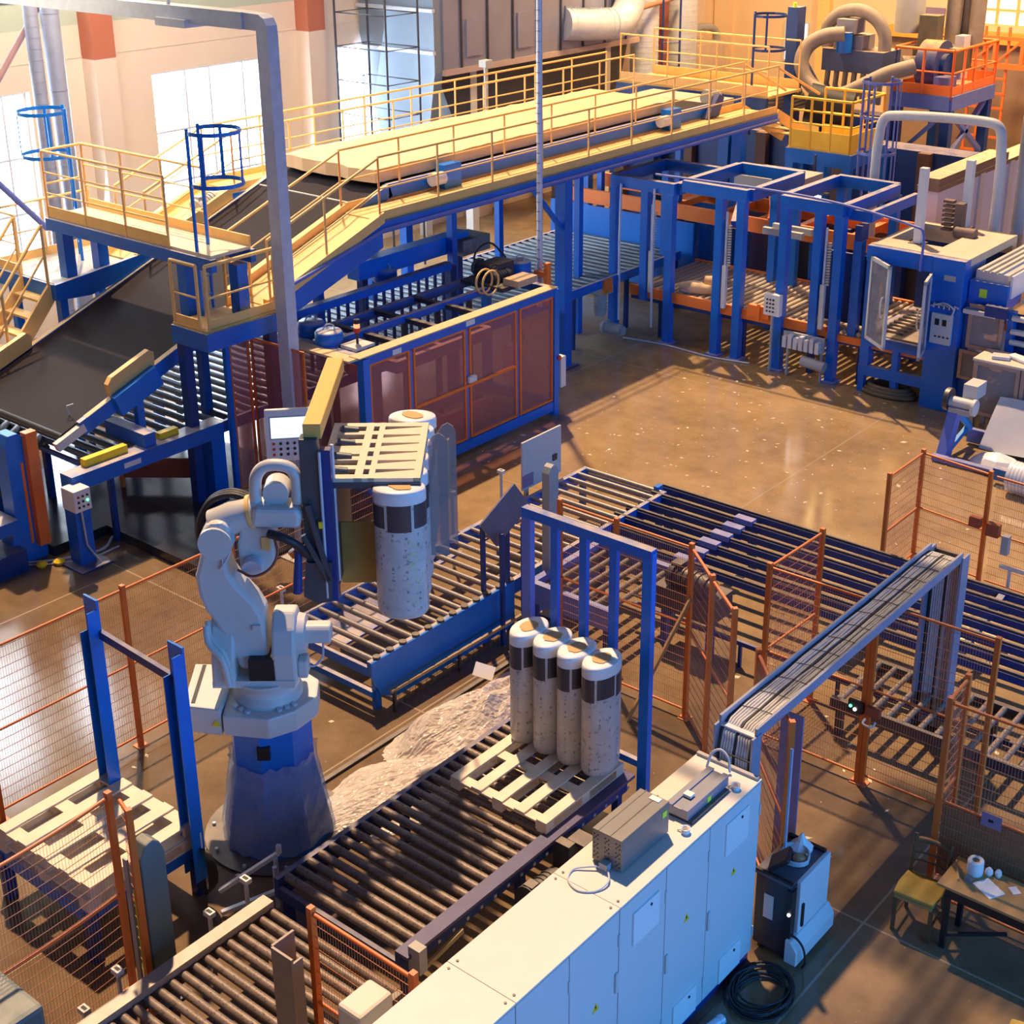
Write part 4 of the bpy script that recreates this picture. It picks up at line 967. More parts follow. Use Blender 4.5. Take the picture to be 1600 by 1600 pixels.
for (x, y, lab) in ((-5.45, 8.78, 'small white plastic cup between the two steel boxes on the cabinet'), (-5.44, 9.58, 'small white plastic cup at the far end of the cabinet top')):
    c = thing('cup', lab, 'cup', (x, y, 2.07)); G().lathe((x, y, 2.07), [(.035,0),(.045,.05),(.04,.05),(.03,.01)], 16).obj('bowl', WHITE, c)
    G().tube([(x-.03, y-.01, 2.10), (x-.07, y-.02, 2.08)], .008, 6).obj('spout', WHITE, c)
tag(G().box(-6.0, -5.35, 9.80, 9.84, 2.07, 2.10).obj('edge_strip', GREY, loc=(-5.67, 9.82, 2.07)), 'grey strip lying across the far end of the cabinet top', 'strip')
mt = thing('floor_tube', 'short bright metal tube on the floor at the foot of the cabinets', 'tube', (-5.15, 8.75, 0))
G().cyl((-5.2, 8.5, .05), (-5.12, 8.95, .05), .045, n=14).obj('tube', GALV, mt); G().cyl((-5.12, 8.95, .05), (-5.11, 9.0, .05), .05, n=14).obj('collar', GALV, mt)
sw = thing('switch_box', 'small pale box at the bottom edge between fence and cabinets', 'box', (-6.35, 5.75, 0))
G().box(-6.45, -6.2, 5.6, 5.95, 1.55, 1.95).obj('housing', CABTOP, sw, bevel=.03); G().box(-6.36, -6.3, 5.75, 5.8, 0, 1.55).obj('stand', GREY, sw)
# ------------------------------------------------------------------ welding power unit, coil, table, chair
wd = thing('power_unit', 'dark power unit on wheels with pale blue front, beside the last cabinet', 'machine', (-5.2, 10.35, 0))
DARKM = mat('dark_graphite', (.035,.037,.045), .4, .2, var=.15)
G().box(-5.40, -5.02, 10.0, 10.66, .10, .90).obj('body', DARKM, wd, bevel=.01)
G().box(-5.03, -4.98, 10.10, 10.68, .34, .93).obj('front_panel', CABIN, wd, bevel=.01)
G().prism([(-5.03,.08),(-4.90,.08),(-4.90,.24),(-4.97,.34),(-5.03,.34)], lambda u, v, t: (u, t, v), 9.95, 10.70).obj('front_skirt', CABIN, wd, bevel=.01)
G().box(-5.42, -5.03, 10.0, 10.66, .90, .93).obj('top_tray', mat('graphite_top', (.10,.10,.13), .4, .2), wd)
G().box(-5.42, -5.02, 10.62, 10.66, .93, .96).box(-5.42, -5.02, 10.0, 10.03, .93, .955).objs('tray_lip', BLACK, wd)
G().box(-5.30, -5.20, 9.99, 10.0, .45, .72).obj('data_plate', LGREY, wd)
G().box(-5.06, -5.0, 9.98, 10.06, .2, .88).obj('control_strip', BLACK, wd)
G().cyl((-5.02, 9.98, .62), (-5.02, 9.965, .62), .016, n=10).obj('status_light', LEDW, wd)
G().box(-4.98, -4.96, 10.14, 10.17, .40, .66).obj('grip', BLACK, wd)
G().tube([(-5.0, 9.98, .40), (-4.92, 9.97, .40), (-4.86, 10.0, .30), (-4.84, 10.02, .12), (-4.88, 10.05, .02)], .012, 6).obj('lead', CABLE, wd)
for x in (-5.34, -5.08):
    for y in (10.08, 10.58): G().cyl((x-.02, y, .05), (x+.02, y, .05), .05, n=14).obj('wheel', BLACK, wd)
tt = thing('teach_pendant', 'dark hand-held control panel lying on the power unit with a coiled lead', 'controller', (-5.25, 10.2, .93))
G().bar((-5.32, 10.12, .97), (-5.16, 10.18, 1.12), .22, .05).obj('housing', BLACK, tt, bevel=.01); G().bar((-5.30, 10.10, 1.0), (-5.17, 10.15, 1.12), .15, .02).obj('display', mat('dull_display', (.08,.09,.14), .2), tt)
g = G()
for k in range(4): g.tube([(-5.2+.14*cos(t*pi/8), 10.36+.12*sin(t*pi/8), .95+.012*k+.04*(sin(t*pi/8) > .3)) for t in range(16)], .010, 5, closed=True)
g.obj('lead', CABLEG, tt)
tag(G().lathe((-5.22, 10.52, .93), [(.10,0),(.12,.05),(.05,.12),(.01,.2)], 9, smooth=False).obj('plastic_bag', FILMW, loc=(-5.22, 10.52, .93)), 'crumpled white plastic bag on the far edge of the power unit', 'bag')
tag(G().lathe((-5.14, 10.37, .935), [(.07,0),(.075,.04),(.03,.06)], 16).obj('tape_roll', mat('beige_tape', (.55,.38,.22), .6), loc=(-5.14, 10.37, .935)), 'beige roll lying inside the coiled lead on the power unit', 'tape roll')
g = G(); rnd = random.Random(8)
for k in range(9):
    r = .26 + .10*rnd.random(); cx_ = -5.02 + .05*rnd.uniform(-1,1); cy_ = 9.52 + .06*rnd.uniform(-1,1)
    g.tube([(cx_+r*.8*cos(t*pi/10), cy_+r*sin(t*pi/10), .012+.008*k+.02*rnd.random()) for t in range(20)], .011, 5, closed=True)
tag(g.obj('cable_coil', CABLE, loc=(-5.02, 9.52, 0)), 'dark coil of cable on the floor in front of the power unit', 'cable')
def chair(label, x, y, rot):
    t = thing('chair', label, 'chair', (0,0,0))
    G().prism([(-.20,-.20),(.20,-.20),(.22,.0),(.20,.20),(-.20,.20),(-.22,.0)], lambda u, v, z: (u, v, z), .42, .47).obj('seat', SEAT, t, bevel=.02)
    G().box(-.19, .19, -.19, .19, .385, .42).obj('apron', WOODY, t)
    DW = bpy.data.materials.get('dark_wood') or mat('dark_wood', (.13,.075,.03), .5, var=.2)
    for x_ in (-.18, .18):
        G().bar((x_, -.18, 0), (x_, -.17, .40), .035, .035).obj('leg', DW, t)
        G().tube([(x_, .19, 0), (x_, .18, .42), (x_, .22, .66), (x_, .27, .86)], .02, 6).obj('leg', DW, t)
    for z, h_ in ((.58, .03), (.66, .03), (.80, .11)):
        yy = .18 + (z-.42)*.20
        G().tube([(-.18, yy, z), (-.09, yy+.025, z+.01), (.09, yy+.025, z+.01), (.18, yy, z)], .012 if h_ < .05 else .03, 6).obj('back_slat', DW, t)
    for s in (-1, 1): G().bar((.18*s, -.18, .16), (.18*s, .18, .16), .02, .02).obj('stretcher', DW, t)
    t.location = (x, y, 0); t.rotation_euler = (0,0,rot); return t
chair('old chair with a mustard seat and wooden slatted back beside the small table', -4.30, 11.30, radians(4))
chair('chair with a mustard seat partly cut off at the right edge, nearer than the table', -2.72, 10.05, radians(-80))
tbl = thing('table', 'small worn brown table with papers and a paper roll on it', 'table', (-3.4, 11.35, 0))
G().box(-4.08, -2.7, 11.12, 11.62, .72, .75).obj('tabletop', WOODY, tbl, bevel=.004)
G().box(-4.0, -2.8, 11.16, 11.58, .60, .72).obj('apron', BLACK, tbl)
for x in (-3.98, -2.82):
    for y in (11.18, 11.56): G().box(x-.025, x+.025, y-.025, y+.025, 0, .62).obj('leg', BLACK, tbl)
G().bar((-3.98, 11.18, .15), (-3.5, 11.56, .15), .03, .03).obj('foot_rail', BLACK, tbl)
tr = thing('paper_roll', 'white paper towel roll standing on the small table', 'paper roll', (-3.86, 11.48, .75))
G().lathe((-3.86, 11.48, .75), [(.075,0),(.078,.01),(.078,.14),(.075,.15),(.032,.15),(.03,.10)], 24).obj('roll', PAPER, tr)
G().lathe((-3.86, 11.48, .75), [(.034,.145),(.034,.152),(.025,.152),(.024,.12)], 16).obj('core', mat('cardboard', (.25,.17,.10), .8), tr)
for x, y, r, lab in ((-3.74, 11.53, .04, 'crumpled paper ball right beside the paper towel roll'), (-3.66, 11.56, .035, 'small white paper ball further right of the paper towel roll')):
    rnd = random.Random(int(r*1000)); g = G().lathe((x, y, .75), [(r*.6,0),(r,.03),(r*.9,.06),(r*.4,.085)], 9, smooth=False)
    tag(g.obj('paper_ball', PAPER, loc=(x, y, .75)), lab, 'paper')
p = G().box(-.12,.12,-.09,.09,0,.006).obj('paper_sheet', PAPER, loc=(0,0,0)); p.location = (-3.66, 11.34, .751); p.rotation_euler = (0,0,-.5); tag(p, 'folded white sheet of paper on the small table', 'paper')
p = G().box(-.05,.05,-.04,.04,0,.004).obj('paper_sheet', PAPER, loc=(0,0,0)); p.location = (-3.46, 11.47, .751); p.rotation_euler = (0,0,-.7); tag(p, 'small torn piece of paper at the back of the small table', 'paper')
p = G().box(-.03,.03,-.03,.03,0,.05).obj('plastic_cup', CLEAR, loc=(0,0,0)); p.location = (-3.86, 11.33, .751); tag(p, 'small clear plastic cup in front of the paper towel roll', 'cup')
p = G().cyl((-.08,0,.012),(.08,0,.012),.012,n=8).obj('marker', mat('tan_stick', (.5,.32,.14), .5), loc=(0,0,0)); p.location = (-3.97, 11.34, .75); p.rotation_euler = (0,0,-1.1); tag(p, 'short tan stick lying on the left part of the small table', 'stick')
# ------------------------------------------------------------------ inclined belt and the wool slab
def zb(y): return 1.88 + .36*(y-11.21)
bc = thing('belt_conveyor', 'wide dark belt rising between yellow walkways and carrying the wool slab', 'conveyor', (-19.3, 14.5, 0))
XN, XB = -18.0, -20.62
Y0, Y1, Y2 = 11.05, 18.1, 28.6
prof = [(Y0+.0, zb(Y0)), (Y1, zb(Y1)), (Y2, zb(Y1)+.02), (Y2, zb(Y1)-.08), (Y1, zb(Y1)-.10), (Y0+.02, zb(Y0)-.12), (Y0-.07, zb(Y0)-.06)]
G().prism(prof, lambda u, v, t: (t, u, v), XB, XN).obj('belt', RUBBER, bc)
G().cyl((XB, Y0+.02, zb(Y0)-.07), (XN, Y0+.02, zb(Y0)-.07), .075, n=18).obj('tail_roller', BLACK, bc)
for x, m in ((XN+.05, BLUE), (XB-.05, BLUE)):
    g = G(); g.bar((x, Y0+.3, zb(Y0+.3)-.10), (x, Y1, zb(Y1)-.10), .09, .24).bar((x, Y1-.05, zb(Y1)-.12), (x, Y2, zb(Y1)-.12), .09, .26)
    s_ = g.obj('side_frame', BLUE, bc)
    G().bar((x, Y0+.4, zb(Y0+.4)+.024), (x, Y1-.1, zb(Y1-.1)+.024), .10, .012).obj('dusty_edge', mat('dusty_edge_strip', (.66,.54,.40), .8, var=.1) if not bpy.data.materials.get('dusty_edge_strip') else bpy.data.materials['dusty_edge_strip'], s_)
    G().bar((x, Y0-.15, zb(Y0-.15)-.10), (x, Y0+.35, zb(Y0+.35)-.10), .10, .14).obj('take_up', LGREY, s_)
G().tube([(XN-.3, Y0+.35, zb(Y0)+.12), (XN-.25, Y0+.3, zb(Y0)+.30), (XN-.2, Y0+.38, zb(Y0)+.32)], .012, 6).obj('sensor_rod', WHITE, bc)
for x, y in ((XN+.02, 12.35), (XB-.02, 11.9), (XB-.02, 15.6)):
    g = G().prism([(-.42,0),(.42,.30),(.42,.50),(.34,.55),(-.38,.30),(-.46,.2)], lambda u, v, t: (x+t, y+u, zb(y)-.12+v), -.05, .05)
    g.obj('side_guard', YELLOW, bc)
G().bar((-17.86, 11.95, zb(11.95)-.12), (-17.86, 12.75, zb(12.75)-.12), .12, .34).box(-17.93, -17.83, 12.3, 12.42, 1.4, 2.2).obj('clamp_bracket', BLUEC, bc)
G().box(XB+.02, XN-.02, Y1-.72, Y1-.69, zb(Y1-.7)-.02, zb(Y1-.7)+.012).obj('belt_joint', LGREY, bc)
motor(bc, (XB-.25, 16.2, zb(16.2)+.18), (0, 1, .3), .16, .4, m=GREY)
for y in (13.9, 16.5, 20.0, 24.0, 27.8):
    for x in (XN-.2, XB+.2): G().box(x-.07, x+.07, y-.07, y+.07, 0, min(zb(y), zb(Y1))-.2).obj('support_leg', BLUE, bc)
for y in (19.3, 26.6):
    o = G().box(-17.93, -17.70, y, y+.45, 4.08, 4.52).obj('motor_housing', BLUEC, bc); G().cyl((-17.75, y-.3, 4.3), (-17.75, y, 4.3), .12, n=14).obj('gear_motor', LGREY, o)
# slab with a slightly irregular outline
rnd = random.Random(2); g = G(); ny, nx = 40, 8; zt = zb(Y1)+.03
def slab(vx, vy, top): return (XB+.14 + (XN-XB-.22)*vx + .02*rnd.uniform(-1,1)*(vx in (0,1)), 17.85 + 9.55*vy + .06*rnd.uniform(-1,1)*(vy in (0,1)), zt + (.235 + .012*rnd.uniform(-1,1) if top else 0))
vs = [slab(i/nx, j/ny, True) for j in range(ny+1) for i in range(nx+1)]; n1 = len(vs)
vs += [(x, y, zt) for x, y, z in vs]
fs = [(j*(nx+1)+i, j*(nx+1)+i+1, (j+1)*(nx+1)+i+1, (j+1)*(nx+1)+i) for j in range(ny) for i in range(nx)]
for j in range(ny):
    a = j*(nx+1); b = a+nx+1; fs += [(a, b, b+n1, a+n1), (a+nx, a+nx+n1, b+nx+n1, b+nx)]
for i in range(nx):
    fs += [(i, i+n1, i+1+n1, i+1)]; a = ny*(nx+1)+i; fs += [(a, a+1, a+1+n1, a+n1)]
g.add(vs, fs); tag(g.obj('wool_slab', SLAB, loc=(-19.3, 22.6, zt)), 'long pale mineral wool slab riding on the raised belt', 'insulation slab')
# ------------------------------------------------------------------ yellow walkways
wk = thing('walkway', 'near yellow railed walkway on a blue beam beside the wool slab', 'walkway', (-17.45, 22, 0))
DECK = mat('yellow_tread_plate', (.66,.42,.12), .6, var=.2, scale=5, dust=.5, dustcol=(.62,.50,.30), spots=.15, spotcol=(.25,.15,.06))
G().box(-17.95, -17.0, 16.9, 30.0, 4.03, 4.08).obj('deck', DECK, wk)
G().prism([(16.95,4.03),(16.95,4.08),(14.35,3.2),(14.35,3.15)], lambda u, v, t: (t, u, v), -17.95, -17.0).obj('ramp_deck', DECK, wk)
for x in (-17.0, -17.93):
    G().box(x-.05, x+.05, 16.7, 30.0, 3.86, 4.06).obj('blue_beam', BLUE, wk)
    G().prism([(16.9,4.06),(16.9,3.62),(14.3,2.80),(14.3,3.18)], lambda u, v, t: (t, u, v), x-.05, x+.05).obj('ramp_beam', BLUE, wk)
    G().prism([(16.95,4.22),(16.95,4.04),(14.3,3.14),(14.3,3.32)], lambda u, v, t: (t, u, v), x-.062, x+.062).obj('stringer', YELLOW, wk)
G().tube([(-16.93, 14.6, 3.42), (-16.93, 16.9, 3.92), (-16.93, 30, 3.92)], .035, 8).obj('conduit', LILAC, wk)
for x in (-17.0, -17.93):
    guardrail(wk, [(x, 16.9, 4.08), (x, 30.0, 4.08)], 1.07, 1.45, toe=.15, wide=False)
    guardrail(wk, [(x, 14.4, 3.2), (x, 16.9, 4.08)], 1.05, 1.3, toe=0)
for y in (22.1, 28.6): G().box(-17.25, -17.0, y-.12, y+.12, 0, 3.88).obj('column', BLUE, wk)
G().box(-17.35, -16.9, 21.85, 22.35, 0, .03).obj('foot_plate', NAVY, wk)
G().bar((-17.1, 22.0, 2.9), (-17.1, 21.1, 3.85), .08, .08).obj('diagonal_brace', BLUE, wk)
w2 = thing('walkway', 'far yellow railed walkway on the wall side of the wool slab', 'walkway', (-21.1, 22, 0))
G().box(-21.55, -20.72, 16.9, 29.6, 4.03, 4.08).obj('deck', DECK, w2)
G().prism([(16.95,4.03),(16.95,4.08),(14.6,3.23),(14.6,3.18)], lambda u, v, t: (t, u, v), -21.55, -20.75).obj('ramp_deck', DECK, w2)
for x in (-21.55, -20.72):
    G().box(x-.05, x+.05, 16.8, 29.6, 3.84, 4.04).obj('blue_beam', BLUE, w2)
    G().prism([(16.95,4.22),(16.95,4.0),(14.6,3.15),(14.6,3.37)], lambda u, v, t: (t, u, v), x-.05, x+.05).obj('stringer', YELLOW, w2)
    guardrail(w2, [(x, 16.9, 4.08), (x, 29.5, 4.08)], 1.07, 1.45, toe=.12)
    guardrail(w2, [(x, 14.9, 3.35), (x, 16.9, 4.08)], 1.05, 1.0, toe=0)
for y in (17.2, 22, 28.5): G().box(-21.45, -21.25, y-.1, y+.1, 0, 3.85 if y > 17 else 2.45).obj('column', BLUE, w2)
sr = thing('stair', 'yellow open stair with handrails at the left edge, below the bridge', 'stair', (-21.2, 11.6, 0))
for k in range(12):
    y = 12.93 - .22*k; z = 2.95 - .25*k
    G().box(-21.6, -20.85, y-.22, y, z-.04, z).obj('tread', DECK, sr)
for x in (-21.63, -20.82):
    G().bar((x, 13.0, 3.12), (x, 10.2, .05), .05, .26).obj('stringer', YELLOW, sr)
    guardrail(sr, [(x, 12.9, 3.2), (x, 10.3, .3)], 1.0, 1.3, toe=0, r=.026)
ld = thing('landing', 'blue steel landing under the left end of the yellow bridge', 'platform', (-21.4, 13.8, 0))
G().box(-22.5, -20.72, 12.98, 15.0, 3.13, 3.2).obj('deck', GREY, ld); G().box(-22.5, -20.66, 12.93, 13.03, 2.93, 3.19).prism([(12.93,3.2),(12.93,2.93),(13.6,2.88),(14.8,3.1),(15.4,3.3),(15.4,3.42)], lambda u, v, t: (t, u, v), -20.74, -20.66).obj('edge_beam', BLUE, ld)
guardrail(ld, [(-22.45, 13.0, 3.2), (-22.45, 14.95, 3.2)], 1.0, 1.0, toe=.15)
guardrail(ld, [(-22.45, 13.0, 3.2), (-21.75, 13.0, 3.2)], 1.0, .7, toe=.15)
for x in (-22.2, -20.8):
    for y in (13.1, 14.8): G().box(x-.07, x+.07, y-.07, y+.07, 0, 2.93).obj('leg', BLUE, ld)
# ------------------------------------------------------------------ bridge over the belt, cage ladders
bg_ = thing('bridge', 'yellow railed bridge on a blue beam crossing over the dark belt', 'bridge', (-19.1, 13.7, 0))
G().box(-21.25, -17.05, 13.35, 14.12, 4.17, 4.22).obj('deck', mat('dusty_deck', (.62,.55,.44), .7, var=.15, dust=.4), bg_)
for y in (13.35, 14.12):
    G().box(-21.3, -17.0, y-.05, y+.05, 3.97, 4.17).obj('blue_beam', BLUE, bg_)
    guardrail(bg_, [(-21.25, y, 4.2), (-18.05, y, 4.2)], 1.10, 1.1, toe=.18, knee=(.36,.68), wide=False)
G().box(-18.0, -17.05, 14.10, 14.13, 4.2, 4.38).obj('toe_board', YELLOW, bg_)
guardrail(bg_, [(-21.25, 13.35, 4.2), (-21.25, 14.12, 4.2)], 1.10, .8, toe=0)
for x, y, z0 in ((-20.95, 13.4, 3.2), (-20.95, 14.05, 3.2), (-17.75, 13.4, 3.1), (-17.12, 13.9, 3.1)): G().box(x-.10, x+.10, y-.10, y+.10, z0, 3.98).obj('column', BLUE, bg_)
def cage(label, cx, cy, r, zs, zbot, a0, gap=1.2, m=None, name='ladder_cage', ladder=True, nb=3):
    """cage hoops open towards angle a0, with two stiles and rungs at the opening"""
    m = m or BLUEC; t = thing(name, label, 'ladder', (cx, cy, zbot))
    aa = [a0 + gap/2 + (2*pi-gap)*k/16 for k in range(17)]
    for z in zs: G().add(*ring(cx, cy, r, z, aa)).obj('hoop', m, t)
    for k in range(nb):
        a = a0 + gap/2 + (2*pi-gap)*(k+.5)/nb
        G().bar((cx+r*cos(a), cy+r*sin(a), zs[0]-.02), (cx+r*cos(a), cy+r*sin(a), zs[-1]+.03), .05, .02, up=(cos(a), sin(a), 0)).obj('cage_bar', m, t)
    st = []
    for s in (-1, 1):
        a = a0 + s*gap/2; p = (cx+r*cos(a), cy+r*sin(a)); st.append(p)
        G().tube([(p[0], p[1], zbot), (p[0], p[1], zs[-1]+.06)], .028, 8).obj('stile', m, t)
    if ladder:
        z = zbot + .25
        while z < zs[0]-.9 or z < zbot+.4:
            G().tube([(st[0][0], st[0][1], z), (st[1][0], st[1][1], z)], .013, 6).obj('rung', m, t); z += .3
    return t
def ring(cx, cy, r, z, aa, h=.06, t=.012):
    vs = []; fs = []
    for a in aa:
        for rr, dz in ((r, -h/2), (r+t, -h/2), (r+t, h/2), (r, h/2)): vs.append((cx+rr*cos(a), cy+rr*sin(a), z+dz))
    for i in range(len(aa)-1):
        for k in range(4): fs.append((4*i+k, 4*i+(k+1) % 4, 4*i+4+(k+1) % 4, 4*i+4+k))
    return vs, fs
cage('blue ladder cage standing at the right end of the yellow bridge', -17.25, 13.75, .40, (5.24, 6.02), 3.2, radians(-150))
cage('blue ladder cage at the upper left in front of the window', -22.0, 13.95, .42, (5.05, 5.78), 3.2, radians(60))
lpf = thing('platform', 'small blue platform with a yellow railed edge below the bridge, right of the dark belt', 'platform', (-17.2, 13.6, 0))
G().box(-17.6, -16.8, 12.95, 14.4, 3.12, 3.18).obj('deck', DECK, lpf)
G().box(-17.62, -16.78, 12.92, 13.0, 2.86, 3.14).box(-16.86, -16.76, 12.92, 14.4, 2.86, 3.14).box(-17.62, -16.78, 14.3, 14.4, 2.86, 3.14).obj('edge_beam', BLUE, lpf)
guardrail(lpf, [(-17.58, 12.98, 3.16), (-16.98, 12.98, 3.16)], 1.0, .6, toe=.16, r=.026)
guardrail(lpf, [(-16.84, 13.04, 3.16), (-16.84, 14.36, 3.16)], 1.0, 1.3, toe=.16, r=.026)
guardrail(lpf, [(-17.58, 14.0, 3.16), (-17.58, 14.5, 3.16)], 1.0, .6, toe=.16, r=.022)
for x, y in ((-17.5, 13.05), (-16.9, 14.25)): G().box(x-.08, x+.08, y-.08, y+.08, 0, 2.88).obj('leg', NAVY, lpf)
# ------------------------------------------------------------------ long roller bed under the belt
rbed = conveyor('roller_conveyor', 'very long bed of dark rollers running below the belt and walkways', 'conveyor', -21.0, -17.55, 11.4, 27.0, 1.32, .24, .055, ROLLT, BLUE, side=.2, legm=NAVY, n=10)
dr = thing('roller_table', 'thick dark rollers set at an angle at the left edge, before the belt end', 'conveyor', (-19.4, 10.9, 0))
for k in range(2, 9):
    a = (-17.62-.40*k, 9.95+.13*k, 1.25); G().cyl(a, (a[0]-.98, a[1]+1.34, 1.25), .085, n=14).obj('roller', ROLLD, dr)
G().bar((-18.36, 10.14, 1.12), (-21.0, 10.98, 1.12), .08, .22).obj('side_rail', STEELD, dr); G().bar((-19.4, 11.62, 1.12), (-21.9, 12.4, 1.12), .06, .2).obj('side_rail', STEELD, dr)
for x, y in ((-18.45, 10.17), (-20.8, 10.92), (-19.5, 11.65), (-21.6, 12.3)): G().box(x-.05, x+.05, y-.05, y+.05, 0, 1.05).obj('leg', NAVY, dr)
tbm = thing('side_table', 'blue steel table beam with yellow blocks and a label in front of the rollers', 'table', (-17.4, 12.0, 0))
G().box(-17.54, -17.24, 10.65, 13.45, 1.22, 1.46).obj('beam', BLUE, tbm)
for y in (10.78, 13.35): G().box(-17.54, -17.28, y-.13, y+.13, 0, 1.22).obj('leg', BLUE, tbm)
G().box(-17.75, -17.05, 10.5, 11.05, 0, .02).obj('foot_plate', NAVY, tbm)
G().box(-17.237, -17.234, 11.55, 11.85, 1.30, 1.38).obj('label_plate', WHITE, tbm)
G().box(-17.52, -17.40, 11.0, 11.75, 1.46, 1.58).obj('yellow_block', YSIGN, tbm); G().box(-17.52, -17.40, 12.35, 12.7, 1.46, 1.56).obj('yellow_block', YSIGN, tbm)
G().box(-18.3, -17.3, 12.0, 12.2, 1.46, 1.68).obj('cross_box', BLUE, tbm)
G().tube([(-17.22, 10.72, 1.0), (-17.22, 10.75, .35), (-17.15, 10.9, .02)], .016, 6).obj('cable', CABLEG, tbm)
cbx = thing('control_box', 'white push-button box mounted on the left end leg of the blue table beam', 'control box', (-17.15, 10.6, 1.0))
CB = G().box(-17.30, -16.98, 10.48, 10.76, 1.02, 1.36).obj('housing', WHITE, cbx, bevel=.012)
for i in range(3):
    for j in range(3):
        m_ = RED if (i, j) == (0, 2) else LEDG if (i, j) == (2, 1) else BLACK
        G().cyl((-16.98, 10.545+.075*i, 1.10+.08*j), (-16.965, 10.545+.075*i, 1.10+.08*j), .018, n=10).obj('button', m_, cbx)
pl = tag(G().box(-20.6, -15.25, 11.55, 14.9, 0, .16).box(-20.6, -17.9, 10.6, 11.55, 0, .16).obj('pit_cover', mat('dark_floor_plate', (.035,.036,.045), .16, .2, var=.4, scale=2, spots=.1, spotcol=(.2,.17,.14)), loc=(-17.4, 13.2, 0)), 'low dark shiny floor plate below the belt in front of the tinted guards', 'floor plate')
ot = thing('lifting_column', 'blue column with a bright orange front rail at the left edge', 'column', (-18.1, 10.4, 0))
G().prism([(-.35,0),(.30,0),(.30,.3),(.16,.9),(.16,1.95),(.06,2.06),(-.10,2.06),(-.16,1.9),(-.16,.8)], lambda u, v, t: (-18.15+t, 10.28+u, v), -.16, .14).obj('body', BLUEC, ot, bevel=.01)
G().box(-18.04, -17.90, 10.40, 10.58, .25, 2.06).obj('orange_rail', ORANGEB, ot); G().box(-18.06, -18.0, 10.32, 10.36, .3, 1.6).obj('orange_strip', ORANGEB, ot)
G().tube([(-18.2+.07*cos(k*pi/5), 10.63, 1.50+.07*sin(k*pi/5)) for k in range(10)], .012, 6, closed=True).obj('eye_ring', NAVY, ot)
G().box(-18.5, -17.8, 9.6, 10.1, 0, .35).obj('motor_base', NAVY, ot)
G().box(-18.6, -17.9, 9.3, 10.1, .6, .8).obj('side_arm', BLUE, ot)
for k in range(2):
    tag(G().lathe((-17.75+.12*k, 10.28+.22*k, 0), [(.06,0),(.09,.05),(.04,.09)], 9, smooth=False).obj('yellow_scrap', YSIGN, loc=(-17.75+.12*k, 10.28+.22*k, 0)), 'small yellow lump on the floor at the foot of the orange and blue column, %s' % ('left' if k == 0 else 'right'), 'scrap')
tag(G().tube([(-18.3, 9.9, .03), (-17.9, 10.3, .03), (-17.6, 10.75, .03), (-17.5, 11.2, .03), (-17.7, 11.5, .05)], .02, 6).tube([(-18.2, 9.95, .02), (-17.7, 10.4, .02), (-17.4, 10.9, .02), (-17.4, 11.4, .02)], .015, 6).obj('floor_cables', CABLEG, loc=(-17.8, 10.6, 0)), 'grey cables trailing over the floor behind the orange and blue column', 'cable')
# ------------------------------------------------------------------ tinted guards left of the enclosure
tg = thing('guard_panel', 'dark tinted guard panel in an orange frame left of the grey cable duct', 'guard', (-16.9, 14.0, 0))
G().box(-17.24, -17.16, 13.55, 13.63, 0, 2.9).obj('post', BLUE, tg)
panel_box(tg, 'tinted_panel', -17.14, -15.9, 14.05, 14.05, .2, 2.75, TINT, ORANGE, 'Y', .03, .035)
panel_box(tg, 'tinted_panel', -17.2, -17.2, 13.65, 14.05, .2, 2.75, TINT, ORANGE, 'X', .03, .035)
tg2 = thing('guard_panel', 'low red tinted kick panel under the blue table beam', 'guard', (-18.4, 13.6, 0))
G().bar((-18.9, 12.6, .5), (-17.75, 13.5, .5), .03, .34).obj('board', REDBR, tg2)
for p in ((-18.9, 12.6), (-17.75, 13.5)): G().box(p[0]-.03, p[0]+.03, p[1]-.03, p[1]+.03, .1, .7).obj('leg', ORANGE, tg2)
# ------------------------------------------------------------------ guarded stacker cell
en = thing('guarded_machine', 'blue framed machine cell with red tinted doors in orange frames', 'machine', (-16.4, 17.5, 0))
EX, EB, EY0, EY1 = -15.62, -17.25, 15.02, 19.88
for x, y in ((EX, EY0), (EX, EY1), (EB, EY0), (EB, EY1)): G().box(x-.07, x+.07, y-.07, y+.07, 0, 2.44).obj('post', BLUEC, en)
for y in (16.08, 17.45, 18.80): G().box(EX-.05, EX+.02, y-.035, y+.035, .2, 2.3).obj('mullion', LILAC, en)
G().box(EX-.06, EX+.06, EY0, EY1, 2.33, 2.47).box(EB-.06, EB+.06, EY0, EY1, 2.33, 2.47).box(EB, EX, EY0-.06, EY0+.06, 2.33, 2.47).box(EB, EX, EY1-.06, EY1+.06, 2.33, 2.47).obj('top_frame', BLUE, en)
G().box(EX-.06, EX+.05, EY0, EY1, .10, .28).box(EB, EX, EY0-.05, EY0+.05, .1, .28).box(EB, EX, EY1-.05, EY1+.05, .1, .28).obj('bottom_frame', BLUEC, en)
G().box(EX-.16, EX+.07, EY0-.15, EY1+.02, 2.47, 2.49).box(EB, EX, EY0-.32, EY0-.08, 2.44, 2.475).obj('dusty_top_strip', mat('wool_dust', (.62,.47,.28), .9, var=.2, scale=12), en)
for a, b in ((15.11, 16.03), (16.12, 17.40), (17.50, 18.76), (18.85, 19.80)): panel_box(en, 'tinted_door', EX+.02, EX+.02, a, b, .30, 2.33, TINT, ORANGEB, 'X', .04, .04)
G().box(EX+.02, EX+.05, 16.14, 18.75, 1.26, 1.31).obj('door_bar', ORANGEB, en)
G().box(EX+.03, EX+.10, 17.42, 17.62, 1.34, 1.46).obj('latch', WHITE, en, bevel=.02)
